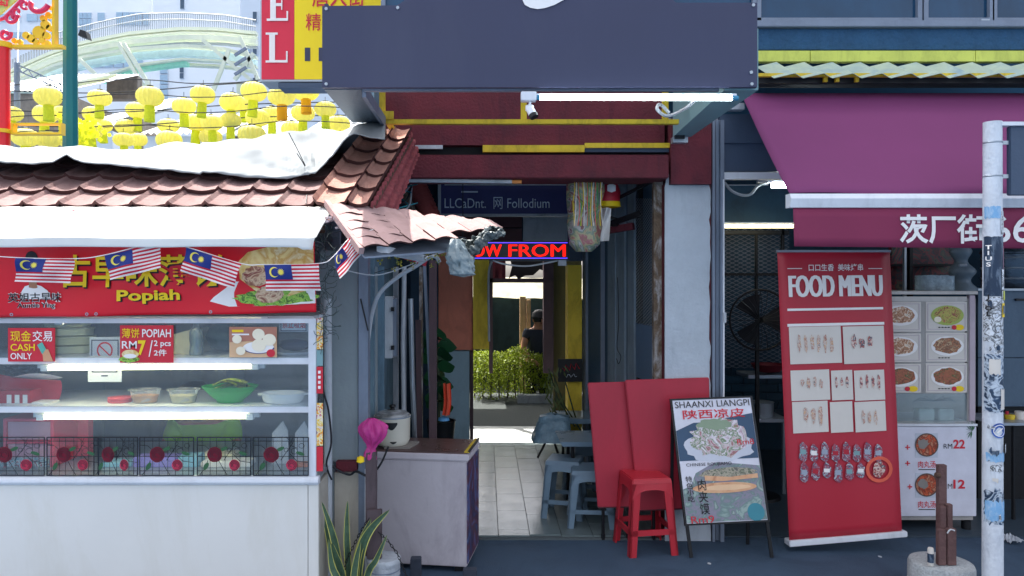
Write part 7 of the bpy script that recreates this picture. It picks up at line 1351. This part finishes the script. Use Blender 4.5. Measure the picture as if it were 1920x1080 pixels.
strip(C1, 0, 6, 'roof_cream', 'arch_rib'); strip(C1, 9, 3, 'roof_cream', 'arch_rib'); strip(C1, 15, 9, 'roof_cream', 'arch_rib', DA - .3); strip(C1, 27, 3, 'rail_grey', 'arch_rib', DA + .4); strip(C2, 0, 5, 'roof_cream', 'arch_rib', DA - .5); strip(C2, 8, 14, 'roof_glass', 'glass_strip', DA + 1); strip(C3, -6, 4, 'roof_cream', 'arch_rib', DA - .2); strip(C3, 0, 8, 'roof_mint', 'mint_strip', DA, .3, 190, 350, 12); strip(C3, 3, 5, 'roof_cream', 'arch_rib', DA + .3, .3, 350, 480, 8)
for x0, y0, x1, y1 in ((222, 80, 270, 165), (232, 82, 280, 160), (150, 112, 190, 150), (476, 100, 440, 150), (430, 92, 400, 170), (380, 75, 470, 150), (450, 70, 484, 150)):
    mb = MB(); mb.beam(P(x0, y0, DA - .6), P(x1, y1, DA - .6), .14, .14); mb.build('strut', M['roof_cream'], ar)
for i in range(3): mb = MB(); y = 104 + i * 18; mb.beam(P(440, y, DA - 1), P(462, y - 14, DA - 1), .1, .1); mb.build('louvre', M['grey_steel'], ar)
R1 = [(105, 62), (160, 48), (210, 36), (262, 26), (340, 24), (420, 28), (480, 38)]
for dy in (0, 12): 
    mb = MB(); mb.tube([P(x, c_at(R1, x) + dy, DA + .5) for x in range(105, 481, 15)], .03, 4); mb.build('handrail', M['rail_grey'], ar)
mb = MB()
for x in range(106, 480, 4): mb.beam(P(x, c_at(R1, x), DA + .5), P(x, c_at(C1, x) + 2, DA + .5), .022, .022)
mb.build('balusters', M['rail_grey'], ar)['kind'] = 'stuff'
mb = MB()
for x in range(14, 118, 5): mb.beam(P(x, c_at(C1, x) - 16, DA + .5), P(x, c_at(C1, x) + 2, DA + .5), .05, .04)
mb.build('balusters', M['rail_grey'], ar)['kind'] = 'stuff'
for x in (60, 260, 445): mb = MB(); a = P(x, 150, DA); mb.box(a.x - .2, a.x + .2, DA + .5, DA + .9, 0, a.z); mb.build('column', M['roof_cream'], ar)
# lattice arm and thin poles at left
lt_ = thing('lattice_arm', P(60, 140, 12), 'dark lattice truss arm sloping down behind the red column', 'truss')
for dy in (0, 11): mb = MB(); mb.beam(P(30, 120 + dy, 12), P(116, 158 + dy, 12), .02, .02); mb.build('chord', M['rail_grey'] if False else M['grey_steel'], lt_)
mb = MB()
for k in range(8): x = 32 + k * 10.5; y = 121 + k * 4.6; mb.beam(P(x, y + (11 if k % 2 else 0), 12), P(x + 10, y + 4.6 + (0 if k % 2 else 11), 12), .012, .012)
mb.build('lacing', M['grey_steel'], lt_)
mb = MB(); c = P(32, 118, 12.1); mb.tube([Vector((c.x, 12.1, 0)), c], .045, 8); tag(mb.build('thin_pole', M['grey_steel'], None, True), 'thin grey pole carrying the lattice arm', 'pole')
mb = MB(); mb.tube([P(35, 20, 14), P(33, 118, 12.2)], .01, 5); tag(mb.build('antenna', M['grey_steel'], None, True), 'thin antenna rising above the lattice arm', 'antenna')
mb = MB(); mb.tube([P(118, 172, 11.9), P(150, 156, 12), P(190, 148, 12), P(218, 140, 12)], [.01, .05, .05, .02], 6); tag(mb.build('lamp_arm', M['roof_cream'], None, True), 'pale curved lamp arm passing behind the green pole', 'lamp arm')
# ------------------------------------------------------------ far buildings
mat('bld_white', '#eef1f5', .8, var=.04, vs=.3, bump=0); mat('bld_shade', '#d6dde6', .8, var=.05, vs=.3, bump=0); mat('bld_glass', '#9db8cc', .2, bump=0, spec=.6); mat('bld_dark', '#4d5f72', .5, bump=0)
def bld(x0, x1, ytop, d, dep, label, m='bld_white', name='tower_block'):
    a, c = P(x0, ytop, d), P(x1, ytop, d); t = thing(name, ((a.x + c.x) / 2, d, 0), label, 'building'); mb = MB(); mb.box(a.x, c.x, d, d + dep, 0, a.z); mb.build('wall', M[m], t); return t
def win(t, x0, y0, x1, y1, d, m='bld_glass', nx=1, ny=1):
    for i in range(nx):
        for j in range(ny):
            xa = x0 + (x1 - x0) * i / nx; xb = x0 + (x1 - x0) * (i + .86) / nx; ya = y0 + (y1 - y0) * j / ny; yb = y0 + (y1 - y0) * (j + .86) / ny
            mb = MB(); mb.pbox(xa - .6, ya - .6, xb + .6, yb + .6, d - .15, .14); w = mb.build('window', M['bld_shade'], t); mb = MB(); mb.pbox(xa, ya, xb, yb, d - .2, .04); mb.build('pane', M[m], w)
t1 = bld(286, 450, -260, 60, 14, 'tall white tower block with few windows behind the street roof'); win(t1, 338, -40, 346, 20, 60, 'bld_dark', 1, 2); win(t1, 337, 126, 345, 148, 60, 'bld_dark', 1, 2); win(t1, 300, 120, 316, 200, 60, 'bld_glass', 1, 4)
t2 = bld(108, 285, -200, 66, 14, 'wide white block with grouped blue windows left of the tall tower'); win(t2, 218, 23, 281, 50, 66, 'bld_glass', 5, 1); win(t2, 183, 24, 198, 40, 66, 'bld_glass'); win(t2, 218, -40, 281, -10, 66, 'bld_glass', 5, 1); win(t2, 148, 24, 172, 60, 66, 'bld_glass', 3, 3); win(t2, 120, 100, 270, 130, 66, 'bld_glass', 8, 1)
t3 = bld(-120, 107, -150, 74, 14, 'pale block with small square windows behind the ornate gate', 'bld_shade'); win(t3, 50, 26, 116, 41, 74, 'bld_glass', 3, 1); win(t3, -20, 26, 40, 41, 74, 'bld_glass', 3, 1); win(t3, 20, 60, 100, 72, 74, 'bld_glass', 4, 1)
t4 = bld(451, 720, -220, 52, 14, 'pale blue grey block with dark windows left of the hotel sign', 'bld_shade'); win(t4, 474, 22, 482, 44, 52, 'bld_dark'); win(t4, 474, 84, 482, 104, 52, 'bld_dark'); win(t4, 474, 146, 482, 153, 52, 'bld_dark'); win(t4, 455, 60, 470, 120, 52, 'bld_glass', 1, 3)
# low roofs behind the lanterns
mat('zinc', '#a4adb2', .4, .3, var=.15, vs=2, dirt='#7b6f66', dirt_amt=.5); mat('shack', '#8d8378', .8, var=.3, vs=4, dirt='#5f564e', dirt_amt=.6); mat('pale_roof', '#d9dde0', .6, var=.05)
def shed(x0, x1, yr, ye, d, dep, label, wall='shack', roof_m='pale_roof'):
    a, c = P(x0, ye, d), P(x1, ye, d); zr = P(0, yr, d + dep).z; t = thing('shed', ((a.x + c.x) / 2, d, 0), label, 'shed'); mb = MB(); mb.box(a.x, c.x, d + .15, d + dep, 0, a.z - .03); mb.build('wall', M[wall], t)
    mb = MB(); n = int((c.x - a.x) / .12)
    mb.grid(lambda u, v: Vector((a.x + (c.x - a.x) * u, d + dep * v, a.z + (zr - a.z) * v + .018 * math.sin(u * n * 6.283))), n * 6, 2); o = mb.build('roof_sheet', M[roof_m], t, True); return t
shed(205, 262, 186, 218, 16, 3, 'small shed with bright pale roof seen between the lanterns'); shed(540, 700, 226, 266, 14, 3, 'corrugated grey shed roof under the hotel sign', 'shack', 'zinc'); shed(-60, 120, 140, 170, 18, 4, 'weathered shed behind the thin grey pole at the left', 'shack', 'zinc'); shed(263, 420, 214, 250, 15, 3, 'low white roofed shed behind the middle lanterns', 'bld_shade'); shed(120, 204, 205, 240, 15, 3, 'low pale roofed shed right behind the green pole', 'bld_shade'); shed(421, 540, 205, 250, 15.5, 3, 'low grey roofed shed left below the hotel sign', 'shack', 'pale_roof')
mb = MB(); mb.pbox(200, 142, 258, 186, 22, .3); tag(mb.build('timber_screen', M['shack']), 'brown vertical board screen beneath the arched street roof', 'screen')
mb = MB(); mb.ppoly([(146, 66), (150, 55), (160, 58), (164, 72)], 26, .3); tag(mb.build('dark_awning', M['black']), 'small dark awning right of the green pole under the railing', 'awning')
for k, (ya, yb, l) in enumerate(((168, 150, 'upper'), (205, 190, 'middle'), (232, 215, 'lower'))):
    cable([P(-40, ya, 11), P(200, ya + 6, 11), P(450, yb + 6, 11), P(700, yb, 11)], .008, 'cable', l + ' thin power line crossing the sky behind the lanterns', 'cable', 'power_line', group='power lines behind the lanterns')
